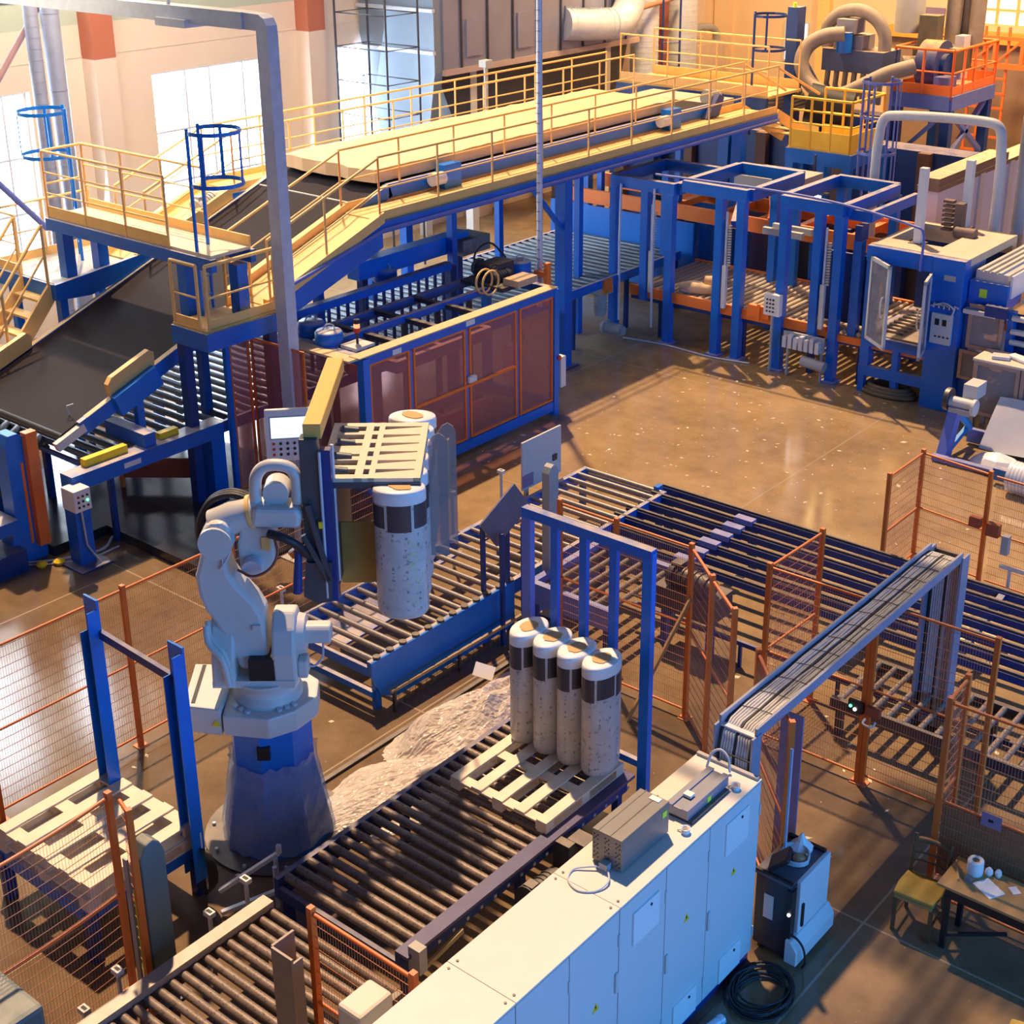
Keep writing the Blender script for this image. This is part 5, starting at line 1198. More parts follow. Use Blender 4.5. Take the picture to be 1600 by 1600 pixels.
panel_box(en, 'tinted_side', EB+.1, EX-.08, EY0-.02, EY0-.02, .30, 2.33, TINT, ORANGE, 'Y', .03, .035)
G().box(EX+.062, EX+.064, 15.62, 15.82, 2.34, 2.43).box(EX+.062, EX+.064, 17.40, 17.62, 2.37, 2.46).obj('label_plate', WHITE, en)
inner = mat('violet_machine_frame', (.26,.19,.46), .5, var=.2, dust=.7)
for z in (.55, 1.85):
    G().box(-16.55, -16.45, 15.5, 18.9, z, z+.2).box(-15.95, -15.85, 16.0, 18.4, z, z+.2).box(-16.5, -15.9, 16.0, 16.12, z, z+.2).box(-16.5, -15.9, 18.3, 18.42, z, z+.2).box(-16.5, -15.9, 17.1, 17.2, z, z+.2).obj('inner_frame', inner, en)
for k in range(5): G().box(-16.9, -16.85, 15.5+.85*k, 15.62+.85*k, .1, 2.3).obj('inner_post', STEELD, en)
G().box(-16.9, -15.9, 15.4, 19.6, .05, .12).obj('inner_floor', STEELD, en)
G().box(-16.1, -15.95, 19.0, 19.5, .9, 1.5).obj('inner_box', LGREY, en); G().cyl((-15.9, 19.2, 1.6), (-15.86, 19.2, 1.6), .13, n=18).obj('inner_wheel', GREY, en)
for y in (15.9, 16.9, 17.9): G().box(EB, EX, y-.05, y+.05, 2.40, 2.48).obj('top_bar', STEELD, en)
G().box(-16.55, -16.45, EY0, EY1, 2.40, 2.52).obj('top_rail', BLUE, en)
for x, y in ((-17.1, 15.3), (-16.52, 15.15), (-18.35, 18.3), (-16.75, 20.25)):
    d_ = G().lathe((x, y, 2.46), [(.21,0),(.23,.03),(.23,.20),(.20,.235),(.04,.25)], 24).obj('blue_drum', BLUE, en)
    G().tube([(x-.08, y-.05, 2.70), (x-.04, y, 2.78), (x+.06, y+.05, 2.78), (x+.12, y+.02, 2.70)], .012, 6).obj('drum_cable', CABLEG, d_)
bk = G().cyl((-16.02, 15.3, 2.47), (-16.02, 15.3, 2.72), .022, n=10).obj('beacon_stem', BLACK, en); G().cyl((-16.02, 15.3, 2.72), (-16.02, 15.3, 2.80), .05, n=14).obj('red_lens', RED, bk)
G().cyl((-16.02, 15.3, 2.80), (-16.02, 15.3, 2.87), .05, n=14).obj('lit_lens', LAMPR, bk); G().cyl((-16.02, 15.3, 2.87), (-16.02, 15.3, 2.94), .05, n=14).obj('cap', BLACK, bk)
G().box(-16.2, -15.85, 15.1, 15.5, 2.48, 2.53).obj('beacon_plate', LGREY, en)
G().tube([(-16.25, 18.85+.22*cos(k*pi/9), 2.68+.22*sin(k*pi/9)) for k in range(18)], .02, 6, closed=True).tube([(-16.4, 18.85+.22*cos(k*pi/9), 2.68+.22*sin(k*pi/9)) for k in range(18)], .02, 6, closed=True).obj('cable_reel', YELLOW, en)
motor(en, (-16.5, 19.2, 2.62), (0, 1, 0), .13, .4); motor(en, (-16.9, 19.3, 2.75), (1, 0, 0), .12, .35)
G().box(-17.1, -16.1, 19.0, 19.7, 2.48, 2.56).box(-16.9, -16.5, 19.35, 19.8, 2.56, 2.85).obj('drive_base', STEELD, en)
G().box(-16.25, -15.9, 19.2, 19.75, 2.56, 2.68).obj('dusty_box', mat('dusty_brown', (.42,.32,.22), .8, var=.2), en)
G().tube([(-16.9, 19.2, 2.6), (-17.0, 19.3, 3.0), (-16.9, 19.6, 3.15), (-16.6, 19.7, 2.9)], .02, 6).obj('cables', CABLE, en)
ib = thing('switch_box', 'white box on the far end post of the red tinted machine cell', 'box', (-15.6, 20.0, .5))
G().box(-15.75, -15.52, 19.97, 20.12, .52, 1.12).obj('housing', WHITE, ib, bevel=.01); G().cyl((-15.56, 19.93, 1.12), (-15.52, 19.93, 1.12), .05, n=12).obj('red_switch', RED, ib)
rk = thing('bar_rake', 'row of thin dark upright bars on a dusty beam behind the red tinted machine cell', 'machine', (-17.7, 17.5, 0))
G().bar((-17.75, 15.5, 2.62), (-17.75, 19.4, 2.62), .16, .14).obj('beam', BLUE, rk)
for k in range(17): G().box(-17.76, -17.73, 15.6+.225*k, 15.66+.225*k, 1.5, 2.56).obj('upright_bar', NAVY, rk)
for y in (15.45, 19.45): G().box(-17.83, -17.68, y-.08, y+.08, 0, 2.6).obj('post', NAVY, rk)
bb = thing('box_beam', 'blue box beam with dusty fibre waste on it behind the bar rake', 'beam', (-18.4, 19.4, 0))
G().box(-18.6, -18.3, 17.6, 20.6, 2.62, 2.95).obj('beam', BLUEC, bb); G().box(-18.7, -18.1, 20.2, 21.0, 2.55, 2.85).obj('waste', mat('fibre_waste', (.20,.19,.19), .9, var=.5, scale=8, bump=.5), bb)
for y in (17.8, 20.4): G().box(-18.5, -18.36, y-.07, y+.07, 1.3, 2.62).obj('leg', NAVY, bb)
# operator panel
hm = thing('operator_panel', 'white operator panel with a lit screen behind the robot wrist', 'control panel', (-15.0, 12.9, 0))
hx = G().box(-.36,.36,-.06,.06,-.40,.36).obj('housing', WHITE, bevel=.015); hx.parent = hm; hx.location = (0, 0, 2.02); hx.rotation_euler = (radians(-12), 0, YAW*-1+radians(8))
s_ = G().box(-.28,.28,-.066,-.06,-.06,.24).obj('screen', SCREEN, hx)
G().box(-.30,.30,-.064,-.06,-.08,.26).obj('bezel', GREY, hx)
for i in range(6):
    for j in range(3): G().cyl((-.25+.10*i, -.06, -.14-.08*j), (-.25+.10*i, -.075, -.14-.08*j), .022, n=8).obj('button', RED if i == 0 else LEDW if (i, j) == (4, 1) else BLACK, hx)
G().cyl((-15.0, 12.9, 0), (-15.0, 12.9, 1.7), .05, n=12).obj('stand', GREY, hm); G().box(-15.2, -14.8, 12.7, 13.1, 0, .02).obj('base', GREY, hm)
# ------------------------------------------------------------------ ducts, conduits, filter house
dt = thing('cable_duct', 'tall square galvanised duct with a bent top in front of the bridge', 'duct', (-16.3, 14.1, 0))
G().box(-16.42, -16.18, 14.0, 14.2, 0, 7.45).obj('riser', GALV, dt)
G().prism([(-16.42,7.45),(-16.18,7.45),(-16.19,7.58),(-16.25,7.68),(-16.35,7.73),(-16.7,7.74),(-16.7,7.5),(-16.42,7.5)], lambda u, v, t: (u, t, v), 14.0, 14.2).obj('elbow', GALV, dt)
G().box(-26.5, -16.7, 13.98, 14.22, 7.5, 7.74).obj('overhead_run', GALV, dt)
G().box(-18.6, -17.9, 13.9, 14.3, 7.44, 7.56).obj('joint_box', GALV, dt)
for x in (-18.5, -20.5, -22.5): G().box(x-.02, x+.02, 14.08, 14.12, 7.5, 9.5).obj('hanger', GALV, dt)
pp = thing('conduit_pipe', 'thin grey vertical conduit dropping to the far end of the tinted machine cell', 'pipe', (-16.4, 20.45, 2.1))
G().cyl((-16.45, 20.5, 1.8), (-16.45, 20.5, 9.5), .055, n=12).obj('pipe', GALV, pp)
g = G()
for k in range(40): g.tube([(-16.51, 20.44, 2.2+.18*k), (-16.39, 20.44, 2.2+.18*k)], .006, 4)
g.obj('clips', STEELD, pp)
bko = G().box(-16.5, -16.2, 20.38, 20.5, 2.42, 2.52).box(-16.26, -16.18, 20.38, 20.5, 1.9, 2.7).obj('orange_clamp', ORANGEB, pp)
for k, (y, r, lab) in enumerate(((15.35, .13, 'left ribbed riser duct by the upper left window'), (15.75, .17, 'right smooth riser duct by the upper left window'))):
    t = thing('riser_duct', lab, 'duct', (-24.2, y, 0)); G().cyl((-24.2, y, 0), (-24.2, y, 8.5), r, n=16).obj('pipe', RISER, t)
    g = G()
    for q in range(40 if k == 0 else 6): g.lathe((-24.2, y, .1+(.2 if k == 0 else 1.4)*q), [(r*1.05, 0), (r*1.05, .02)], 16)
    g.obj('seam_rings', RISER, t)
br2 = thing('brace_rod', 'rusty brown diagonal brace rod at the top left', 'brace', (-25, 15.2, 3))
G().tube([(-24.4, 15.65, 7.2), (-24.6, 14.2, 5.3), (-24.8, 12.7, 3.6)], .06, 8).obj('rod', mat('violet_brown', (.30,.17,.17), .6), br2)
br3 = thing('brace_rod', 'lilac diagonal brace rod crossing the left window towards the bridge', 'brace', (-22, 13.3, 3.8))
G().tube([(-22.3, 12.7, 5.15), (-22.3, 13.95, 3.7)], .055, 8).obj('rod', LILAC, br3)
SIL = mat('dull_silver_sheet', (.27,.29,.40), .42, .4, var=.15, scale=1.5)
SILB = mat('window_toned_silver', (.20,.26,.34), .4, .2, var=.1, scale=1.5)  # end sheet darkened in colour to offset the window light on it
fh = thing('filter_house', 'huge silver sheet-metal filter house with a tapered hopper against the left wall', 'filter', (-25.7, 30.8, 0))
G().box(-27.0, -24.5, 26.8, 35.0, 4.72, 10).obj('casing', SIL, fh)
G().prism([(26.8,4.72),(35.0,4.72),(34.2,2.2),(28.0,2.2)], lambda u, v, t: (t, u, v), -26.8, -24.8).obj('hopper', STEELD, fh)
G().box(-26.9, -24.44, 26.78, 35.05, 4.62, 4.76).obj('bottom_flange', mat('tan_flange', (.45,.34,.30), .6), fh)
g = G()
for k in range(8): g.box(-24.5, -24.46, 27.4+1.0*k, 27.45+1.0*k, 4.76, 10)
g.objs('seam_rib', STEELD, fh)
for k in range(4): G().box(-24.5, -24.45, 27.6+2.0*k, 28.2+2.0*k, 5.0, 5.9).obj('access_door', SIL, fh)
G().prism([(-27.1,10),(-24.55,10),(-24.55,4.7),(-24.9,2.6),(-26.4,2.6),(-27.1,5.5)], lambda u, v, t: (u, t, v), 26.5, 26.79).obj('end_casing', SILB, fh)
for z in (5.2, 6.2, 7.6): G().box(-27.1, -24.5, 26.4, 26.5, z-.04, z+.04).obj('stiffener', GALV, fh)
for x, y in ((-26.6, 28.2), (-24.9, 28.2), (-26.6, 34), (-24.9, 34)): G().box(x-.12, x+.12, y-.12, y+.12, 0, 4.7).obj('leg', LGREY, fh)
sc = thing('scaffold', 'thin steel scaffold frame in front of the bright end of the filter house', 'scaffold', (-25.3, 25.4, 0))
for x in (-26.3, -24.6):
    for y in (24.9, 26.0): G().tube([(x, y, 0), (x, y, 9.5)], .03, 6).obj('pole', STEELD, sc)
for z in (3.8, 4.6, 5.4, 6.2, 7.0): G().tube([(-26.3, 24.9, z), (-24.6, 24.9, z), (-24.6, 26.0, z), (-26.3, 26.0, z)], .016, 5, closed=True).obj('ledger', STEELD, sc)
ep = thing('duct_pipe', 'fat silver spiral duct with an elbow coming out of the filter house', 'duct', (-24, 32, 5.3))
pts = [(-24.5, 31.6, 5.42), (-24.2, 32.4, 5.35), (-24.05, 33.2, 5.33)] + [(-24.0 - .0*k, 33.2+.75*sin(k*pi/12), 6.08-.75*cos(k*pi/12)) for k in range(1, 7)] + [(-24.0, 33.95, 9.0)]
G().tube(pts, .42, 22).obj('pipe', GALV, ep)
g = G()
for k in range(9):
    p = Vector((-24.45+.05*k, 31.75+.17*k, 5.41-.01*k)); g.tube([p, p+Vector((.006, .02, 0))], .435, 22)
g.obj('spiral_seams', GALV, ep)
for y, r, x, lab in ((36.1, .42, -25, 'left of the two vertical silver spiral ducts by the far corner'), (38.1, .46, -25, 'right of the two vertical silver spiral ducts by the far corner')):
    t = thing('riser_duct', lab, 'duct', (x, y, 0)); G().cyl((x, y, 2.2 if r < .45 else 3.2), (x, y, 9.5), r, n=22).obj('pipe', GALV, t); g = G()
    for q in range(44): g.lathe((x, y, 2.6+.16*q+(.7 if r > .45 else 0)), [(r*1.012, 0), (r*1.012, .02)], 22)
    g.obj('spiral_seams', GALV, t); G().cyl((x, y, 0), (x, y, 3.2), .2, n=12).obj('foot', GREY, t)
tag(G().box(-25.2, -25.0, 37.1, 37.35, 0, 6.5).obj('red_pipe', mat('maroon_pipe', (.25,.07,.05), .5), loc=(-25.1, 37.2, 0)), 'dark red vertical pipe between the two silver spiral ducts', 'pipe')
tag(G().tube([(-24.2, 33.6, 5.5), (-24.6, 37.3, 5.7)], .07, 8).obj('rusty_pipe', mat('rust_pipe', (.45,.22,.12), .6), loc=(-24.4, 35.4, 5.6)), 'thin rusty pipe running from the silver elbow towards the far corner', 'pipe')
tag(G().box(-26.6, -25.6, 39.6, 41.6, 2.0, 3.9).obj('wall_cabinet', mat('beige_cabinet', (.60,.46,.34), .6), loc=(-26, 40.6, 2)), 'beige cabinet with grey pipes near the far corner', 'cabinet')
tag(G().tube([(-26.3, 39.4, 4.2), (-26.3, 41.6, 4.3), (-26.3, 42.1, 4.1), (-26.3, 42.2, 3.6), (-26.3, 42.2, 0)], .12, 10).obj('grey_pipe', GREY, loc=(-26.3, 41, 3)), 'grey bent pipe above the beige cabinet in the far corner', 'pipe')
wl = thing('lamp_post', 'pale work lamp pole in front of the filter house hopper', 'lamp', (-22.2, 27.2, 4))
G().cyl((-21.6, 25.0, 4.0), (-21.6, 25.0, 5.35), .05, n=10).obj('pole', GREY, wl); G().box(-21.7, -21.5, 24.88, 25.12, 5.3, 5.45).obj('head', GREY, wl)
# ------------------------------------------------------------------ orange roller line along the back
oc = thing('roller_conveyor', 'long dusty roller conveyor with an orange side beam running under the blue portals', 'conveyor', (-14.2, 26, 0))
me = G().cyl((0, 24.74, 0), (0, 27.2, 0), .05, n=10).mesh('roller', ROLLC)
for k in range(46):
    o = inst('roller', me, oc, (-17.2+.155*k, 0, 1.05)); o.location.y = -oc.location.y
G().box(-17.3, -15.3, 24.66, 24.74, .90, 1.12).prism([(-15.3,.90),(-15.3,1.12),(-14.75,1.12),(-14.5,.98),(-14.5,.90)], lambda u, v, t: (u, t, v), 24.66, 24.74).box(-14.5, -12.6, 24.66, 24.74, .90, 1.10).box(-12.6, -9.9, 24.66, 24.74, .86, 1.0).obj('orange_side_beam', ORANGEB, oc)
G().box(-17.3, -9.9, 27.2, 27.28, .90, 1.12).obj('orange_back_beam', ORANGEB, oc)
G().box(-17.3, -9.9, 24.72, 24.78, .80, .90).obj('under_beam', NAVY, oc)
for x in (-16.6, -14.6, -13.0, -11.9):
    for y in (24.9, 27.0): G().box(x-.06, x+.06, y-.06, y+.06, 0, .85).obj('leg', NAVY, oc)
G().box(-14.35, -13.85, 24.60, 24.72, 1.0, 1.25).box(-14.1, -14.04, 24.56, 24.6, .95, 1.3).obj('orange_stop', ORANGEB, oc)
G().box(-12.78, -12.48, 27.0, 27.06, 1.1, 1.45).box(-12.78, -12.7, 26.8, 27.0, 1.1, 1.2).obj('yellow_bracket', YELLOWS, oc)
BRN = mat('dark_brown_sheet', (.14,.07,.05), .6, var=.3)
oc2 = thing('upper_conveyor', 'upper orange framed conveyor behind the blue portals', 'conveyor', (-15, 27.6, 2))
G().box(-21.4, -11.2, 27.3, 27.38, 1.95, 2.28).obj('front_beam', ORANGEB, oc2)
G().box(-21.4, -11.2, 29.0, 29.08, 1.95, 2.28).obj('back_beam', ORANGEB, oc2)
for x in (-18.2, -16.9, -15.9, -14.9, -13.6, -12.3, -11.3): G().box(x-.08, x+.08, 27.38, 29.0, 2.05, 2.2).obj('cross_beam', ORANGEB, oc2)
for x in (-18.9, -17.2, -16.2, -14.4, -13.1, -11.6):
    G().box(x-.10, x+.10, 27.36, 27.56, 0, 1.95).obj('column', BLUE, oc2)
    G().box(x-.10, x+.10, 28.8, 29.0, 0, 1.95).obj('column', NAVY, oc2)
for x, m_ in ((-18.2, BLUE), (-16.8, PURPLE), (-15.4, STEELD), (-14.0, BRN), (-12.6, STEELD), (-11.3, BRN)): G().box(x-.65, x+.65, 29.1, 29.14, 0.15, 1.95).obj('back_sheet', m_, oc2)
G().box(-21.4, -17.3, 27.1, 27.16, .3, 1.95).obj('blue_back_sheet', BLUEC, oc2)
G().tube([(-15.5, 27.35, 2.28), (-15.6, 27.6, 2.5), (-15.7, 27.7, 2.72)], .06, 8).obj('orange_hook', ORANGEB, oc2)
G().box(-15.62, -15.42, 27.29, 27.3, 2.08, 2.16).obj('label_plate', GREY, oc2)
def portal(label, x0, x1, y0, y1, zt, ps, beam=.24, lm=None):
    t = thing('lift_portal', label, 'portal', ((x0+x1)/2, (y0+y1)/2, 0))
    G().box(x0, x1, y0-.07, y0+.07, zt-beam, zt).obj('front_beam', BLUE, t); G().box(x0, x1, y1-.07, y1+.07, zt-beam, zt).obj('back_beam', BLUE, t)
    for x in (x0, x1): G().box(x-.07, x+.07, y0+.07, y1-.07, zt-beam, zt).obj('side_beam', BLUE, t)
    for x in ps: 
        G().box(x-.085, x+.085, y0-.08, y0+.10, .02 if x == ps[-1] or x == ps[0] else .85, zt-beam).obj('front_post', BLUE, t)
    for x in (ps[0], ps[-1]): G().box(x-.085, x+.085, y1-.08, y1+.08, 0, zt-beam).obj('back_post', BLUE, t)
    x = ps[-2] + .17
    c = G().box(x-.045, x+.045, y0-.06, y0+.02, 1.05, 1.95).obj('cylinder', LGREY, t); G().cyl((x, y0-.02, 1.95), (x, y0-.02, zt-.5), .025, n=8).obj('piston_rod', GALV, c)
    g = G()
    for k in range(16): g.box(x+.05, x+.12, y0-.05, y0-.01, 1.95+.055*k, 1.975+.055*k)
    g.obj('cable_chain', GREY, t)
    for x in (ps[0], ps[-1]): G().box(x-.16, x+.16, y0-.16, y0+.16, 0, .03).obj('foot_plate', LILAC, t)
    return t
P1 = portal('left blue lift portal with an open square top, standing over the orange conveyor', -16.0, -14.48, 24.65, 26.85, 3.56, (-15.10, -14.60))
P2 = portal('right blue lift portal next to the loading cell', -13.72, -12.38, 24.65, 26.95, 3.58, (-13.62, -12.87, -12.42))
G().box(-12.38, -11.95, 24.85, 24.95, 3.25, 3.45).box(-12.02, -11.92, 24.9, 26.9, 3.25, 3.45).obj('outrigger', BLUE, P2)
G().box(-12.15, -12.02, 24.7, 25.0, 2.9, 3.2).obj('motor', NAVY, P2); G().box(-12.17, -12.0, 24.72, 24.9, 1.0, 2.9).obj('motor_column', BLUE, P2)
G().box(-12.9, -11.9, 25.0, 25.06, 1.15, 2.55).obj('navy_shield', NAVY, P2)
P3 = portal('leftmost blue lift portal half under the yellow walkway', -17.8, -16.2, 24.65, 26.6, 3.45, (-17.72, -16.92, -16.30))
for x in (-17.5, -16.65): G().tube([(x, 24.55, 3.3), (x, 24.52, 2.0), (x, 24.55, .3)], .025, 6).obj('cable', GALV, P3)
motor(P3, (-17.75, 24.2, .95), (0, 0, -1), .14, .45, m=GREY); G().box(-17.95, -17.55, 24.0, 24.4, .95, 1.25).obj('gear_box', GREY, P3); G().box(-17.6, -17.5, 24.0, 24.3, 1.0, 1.3).obj('orange_cover', ORANGEB, P3)
motor(P3, (-17.5, 24.1, .25), (1, 0, 0), .12, .4, m=GREY)
tag(G().tube([(-16.6, 24.5, 3.62), (-13.6, 24.52, 3.66), (-12.2, 24.5, 3.60), (-10.9, 24.5, 3.42), (-10.72, 24.5, 3.36), (-10.7, 24.5, 2.6)], .025, 8).obj('air_pipe', LILAC, loc=(-13, 24.5, 3.6)), 'thin pipe running along the tops of the blue portals to the loading cell', 'pipe')
G2 = tag(G().bar((-15.9, 26.8, 2.75), (-14.9, 24.9, 2.75), .18, .14).obj('slanted_beam', BLUE, loc=(-15.4, 25.8, 2.75)), 'slanted blue beam with a dusty top between the left portals', 'beam')
for y, lab in ((25.4, 'front'), (26.0, 'rear')): pass
G3 = tag(G().box(-14.5, -13.6, 25.3, 25.4, 2.55, 2.68).box(-14.5, -13.6, 25.7, 25.8, 2.55, 2.68).obj('twin_rail', LGREY, loc=(-14, 25.5, 2.6)), 'pair of dusty rails bridging the gap between the two blue portals', 'rail')
ctl = thing('control_box', 'white push-button box on a post in front of the right blue portal', 'control box', (-13.7, 24.5, 1.3))
G().box(-13.86, -13.50, 24.40, 24.52, 1.18, 1.62).obj('housing', WHITE, ctl, bevel=.01)
g = G()
for i in range(3):
    for j in range(4): g.cyl((-13.78+.07*i, 24.40, 1.27+.08*j), (-13.78+.07*i, 24.385, 1.27+.08*j), .02, n=8)
g.obj('buttons', BLACK, ctl); G().cyl((-13.68, 24.46, 0), (-13.68, 24.46, 1.2), .03, n=8).obj('post', GREY, ctl)
ws = thing('wool_offcut', 'crumpled pale wool offcuts in clear film on the orange conveyor', 'wool', (-15.9, 25.1, 1.1))
G().tube([(-16.2, 25.0, 1.18), (-15.9, 24.95, 1.22), (-15.5, 25.15, 1.18)], [.10,.13,.10], 9).tube([(-15.8, 25.3, 1.3), (-15.5, 25.4, 1.32)], [.12,.13], 9).obj('wool', SLAB, ws)
G().lathe((-16.0, 25.15, 1.06), [(.25,0),(.32,.08),(.22,.2),(.05,.25)], 10, smooth=False).obj('film', FILM, ws)
# pipes and hardware on the floor below
tg3 = thing('valve_rack', 'row of silver air valves on a bracket under the orange conveyor by the right portal', 'valves', (-12.9, 24.4, .4))
G().box(-13.4, -12.5, 24.45, 24.5, .62, .92).obj('plate', GREY, tg3)
for k in range(7): G().box(-13.35+.12*k, -13.27+.12*k, 24.32, 24.45, .62, .85 + .05*(k % 2)).obj('valve', GALV, tg3)
G().cyl((-12.9, 24.35, .42), (-12.4, 24.35, .38), .11, n=14).obj('air_tank', GREY, tg3)
for x in (-13.3, -12.55): G().box(x-.02, x+.02, 24.46, 24.5, 0, .62).obj('leg', GREY, tg3)
tag(G().tube([(-17.2+.0, 24.3, .02), (-16.2, 24.45, .02), (-15.0, 24.4, .02), (-14.2, 24.55, .02)], .02, 6).obj('floor_pipe', GALV, loc=(-15.7, 24.4, 0)), 'thin pipe on the floor below the left part of the orange conveyor', 'pipe')
# ------------------------------------------------------------------ loading cell with open glazed doors
lcx = thing('loading_cell', 'dark blue steel cell with two open glazed doors at the right', 'machine', (-10.8, 26, 0))
X0, X1, F, B = -11.78, -9.85, 24.55, 26.9
G().box(X0, X0+.18, F, F+.25, .55, 2.90).obj('left_post', BLUE, lcx)
G().box(X1-.62, X1, F-.05, F+.9, 0, 2.92).obj('right_column', BLUE, lcx, bevel=.01)
G().box(X0, X1, F-.04, F+.2, 2.62, 2.92).obj('header', BLUE, lcx)
G().box(X0, X1-.6, F, B, .95, 1.15).obj('sill', BLUE, lcx)
G().box(X0+.1, X1-.6, F+.1, B, 1.15, 1.17).obj('cell_floor', mat('dusty_sheet', (.32,.26,.20), .5, var=.35, scale=4), lcx)
G().box(X0, X0+.12, F, B, 2.7, 2.92).box(X1-.75, X1, F+.1, B, 2.78, 2.93).box(X0, X1, B-.2, B, 2.6, 2.92).obj('roof_frame', mat('dusty_roof', (.66,.54,.40), .8, var=.1), lcx)
G().box(X0, X1-.75, F+.1, F+.65, 2.88, 2.93).obj('roof_sheet', mat('dusty_roof2', (.64,.50,.36), .8, var=.1), lcx)
G().box(X0, X1, B-.06, B, 1.15, 2.6).obj('back_wall', NAVY, lcx)
G().box(X0, X1-.6, F-.02, F+.1, .35, .55).obj('lower_beam', BLUE, lcx)
for x in (X0+.06, -11.05): G().box(x-.06, x+.06, F, F+.14, 0, .95).obj('leg', BLUE, lcx)
for x in (X0+.1, -10.6): G().box(x-.06, x+.06, B-.14, B, 0, .95).obj('leg', NAVY, lcx)
g = G()
for k in range(9): g.cyl((X0+.2, F+.4+.2*k, 1.2), (-11.1, F+.4+.2*k, 1.2), .03, n=8)
g.obj('inner_rollers', ROLLC, lcx)
G().box(-11.05, -10.72, 25.9, 26.2, 1.2, 2.2).obj('inner_column', BLACK, lcx); G().box(-10.72, -10.45, 25.5, 25.7, 1.6, 2.55).obj('inner_drive', GREY, lcx); G().box(-11.28, -11.06, 26.6, 26.7, 1.3, 2.0).obj('cream_panel', mat('cream_inner', (.7,.6,.42), .7), lcx)
def leafdoor(root, name, hx_, hy_, w, z0, z1, ang, pane):
    g = G(); c, s = cos(ang), sin(ang)
    def bx(a, b, za, zb_): g.bar((hx_+c*(a+b)/2, hy_+s*(a+b)/2, za), (hx_+c*(a+b)/2, hy_+s*(a+b)/2, zb_), b-a, .05, up=(-s, c, 0))
    bx(0, .07, z0, z1); bx(w-.07, w, z0, z1)
    g.bar((hx_, hy_, z0+.035), (hx_+c*w, hy_+s*w, z0+.035), .05, .07); g.bar((hx_, hy_, z1-.035), (hx_+c*w, hy_+s*w, z1-.035), .05, .07)
    o = g.obj(name, LGREY, root)
    G().bar((hx_+c*.06, hy_+s*.06, (z0+z1)/2), (hx_+c*(w-.06), hy_+s*(w-.06), (z0+z1)/2), .008, z1-z0-.12).obj('pane', pane, o)
    px = (hx_+c*(w-.1)+s*.05, hy_+s*(w-.1)-c*.05)
    G().tube([(px[0], px[1], (z0+z1)/2-.2), (px[0]+s*.03, px[1]-c*.03, (z0+z1)/2-.18), (px[0]+s*.03, px[1]-c*.03, (z0+z1)/2+.18), (px[0], px[1], (z0+z1)/2+.2)], .014, 6).obj('pull_handle', LGREY, o)
leafdoor(lcx, 'glazed_door', -11.66, F-.06, .78, 1.12, 2.74, radians(-38), CLEAR)
leafdoor(lcx, 'glazed_door', -10.46, F-.06, .66, 1.12, 2.62, radians(-75), GLASSB)
G().box(-10.36, -9.96, F-.12, F-.05, 1.32, 1.90).obj('grey_control_box', LGREY, lcx, bevel=.01)
g = G()
for k in range(4): g.box(-10.27+.08*k, -10.23+.08*k, F-.127, F-.12, 1.45, 1.48)
g.box(-10.28, -10.20, F-.127, F-.12, 1.68, 1.80); g.box(-10.14, -10.06, F-.127, F-.12, 1.68, 1.80)
g.obj('buttons', BLACK, lcx)
g = G()
for k in range(5): g.tube([(-10.35+.10*k, F-.09, 2.0), (-10.33+.10*k, F-.12, 2.09), (-10.27+.10*k, F-.09, 2.05)], .018, 6)
g.tube([(-10.4, F-.1, 2.02), (-10.1, F-.14, 2.12), (-9.95, F-.12, 2.02), (-9.98, F-.1, 1.9)], .016, 6)
g.obj('air_hoses', LGREY, lcx)
G().box(-10.22, -10.0, F-.055, F-.05, 2.52, 2.62).obj('label_plate', GREY, lcx)
for x, y, z1, lab in ((-11.1, 25.2, 4.35, 'a'), (-10.9, 26.85, 4.25, 'b')):
    G().box(x-.07, x+.07, y-.07, y+.07, 2.9, z1).obj('white_mast', WHITE, lcx); G().box(x-.14, x+.14, y-.14, y+.14, 2.9, 2.94).obj('mast_foot', STEELD, lcx)
g = G()
for k in range(7): g.box(-11.15, -10.95, 26.3, 26.45, 2.95+.09*k, 3.0+.09*k)
g.box(-10.9, -10.75, 26.3, 26.5, 2.9, 3.5); g.cyl((-10.8, 26.2, 2.98), (-10.4, 26.2, 2.98), .12, n=12)
g.obj('drive_unit', mat('brown_drive', (.20,.13,.10), .6, var=.3), lcx)
hc = G()
for k in range(3): hc.tube([(-11.2+.55*cos(a*pi/10)*(1-.12*k), 24.75+.30*sin(a*pi/10)*(1-.1*k), .05+.06*k) for a in range(20)], .045, 7, closed=True)
tag(hc.obj('hose_coil', mat('brown_hose', (.16,.12,.07), .6), loc=(-11.2, 24.75, 0)), 'brown hose coiled on the floor under the dark blue loading cell', 'hose')
# ------------------------------------------------------------------ film wrapping machine at the right edge
fw = thing('film_wrapper', 'blue film wrapping machine with brown clear doors and a long pale film web, right edge', 'machine', (-9.2, 25.5, 0))
G().box(-9.82, -9.10, 24.72, 25.4, 2.1, 2.55).obj('blue_head', BLUE, fw)
G().prism([(24.8,2.55),(24.8,2.72),(28.6,2.72),(28.6,2.55)], lambda u, v, t: (t, u, v), -9.75, -9.15).obj('silver_cover', mat('pale_aluminium', (.62,.62,.62), .35, .3, var=.1), fw)
for k in range(4): G().box(-9.72+.13*k, -9.66+.13*k, 24.75, 28.6, 2.72, 2.76).obj('cover_rib', LGREY, fw)
G().box(-9.10, -9.06, 24.8, 28.6, 2.30, 2.72).obj('cover_side', mat('lilac_white_film', (.66,.68,.78), .3, var=.15, scale=3), fw)
G().box(-9.62, -9.48, 24.715, 24.72, 2.26, 2.42).obj('lime_sticker', LIME, fw)
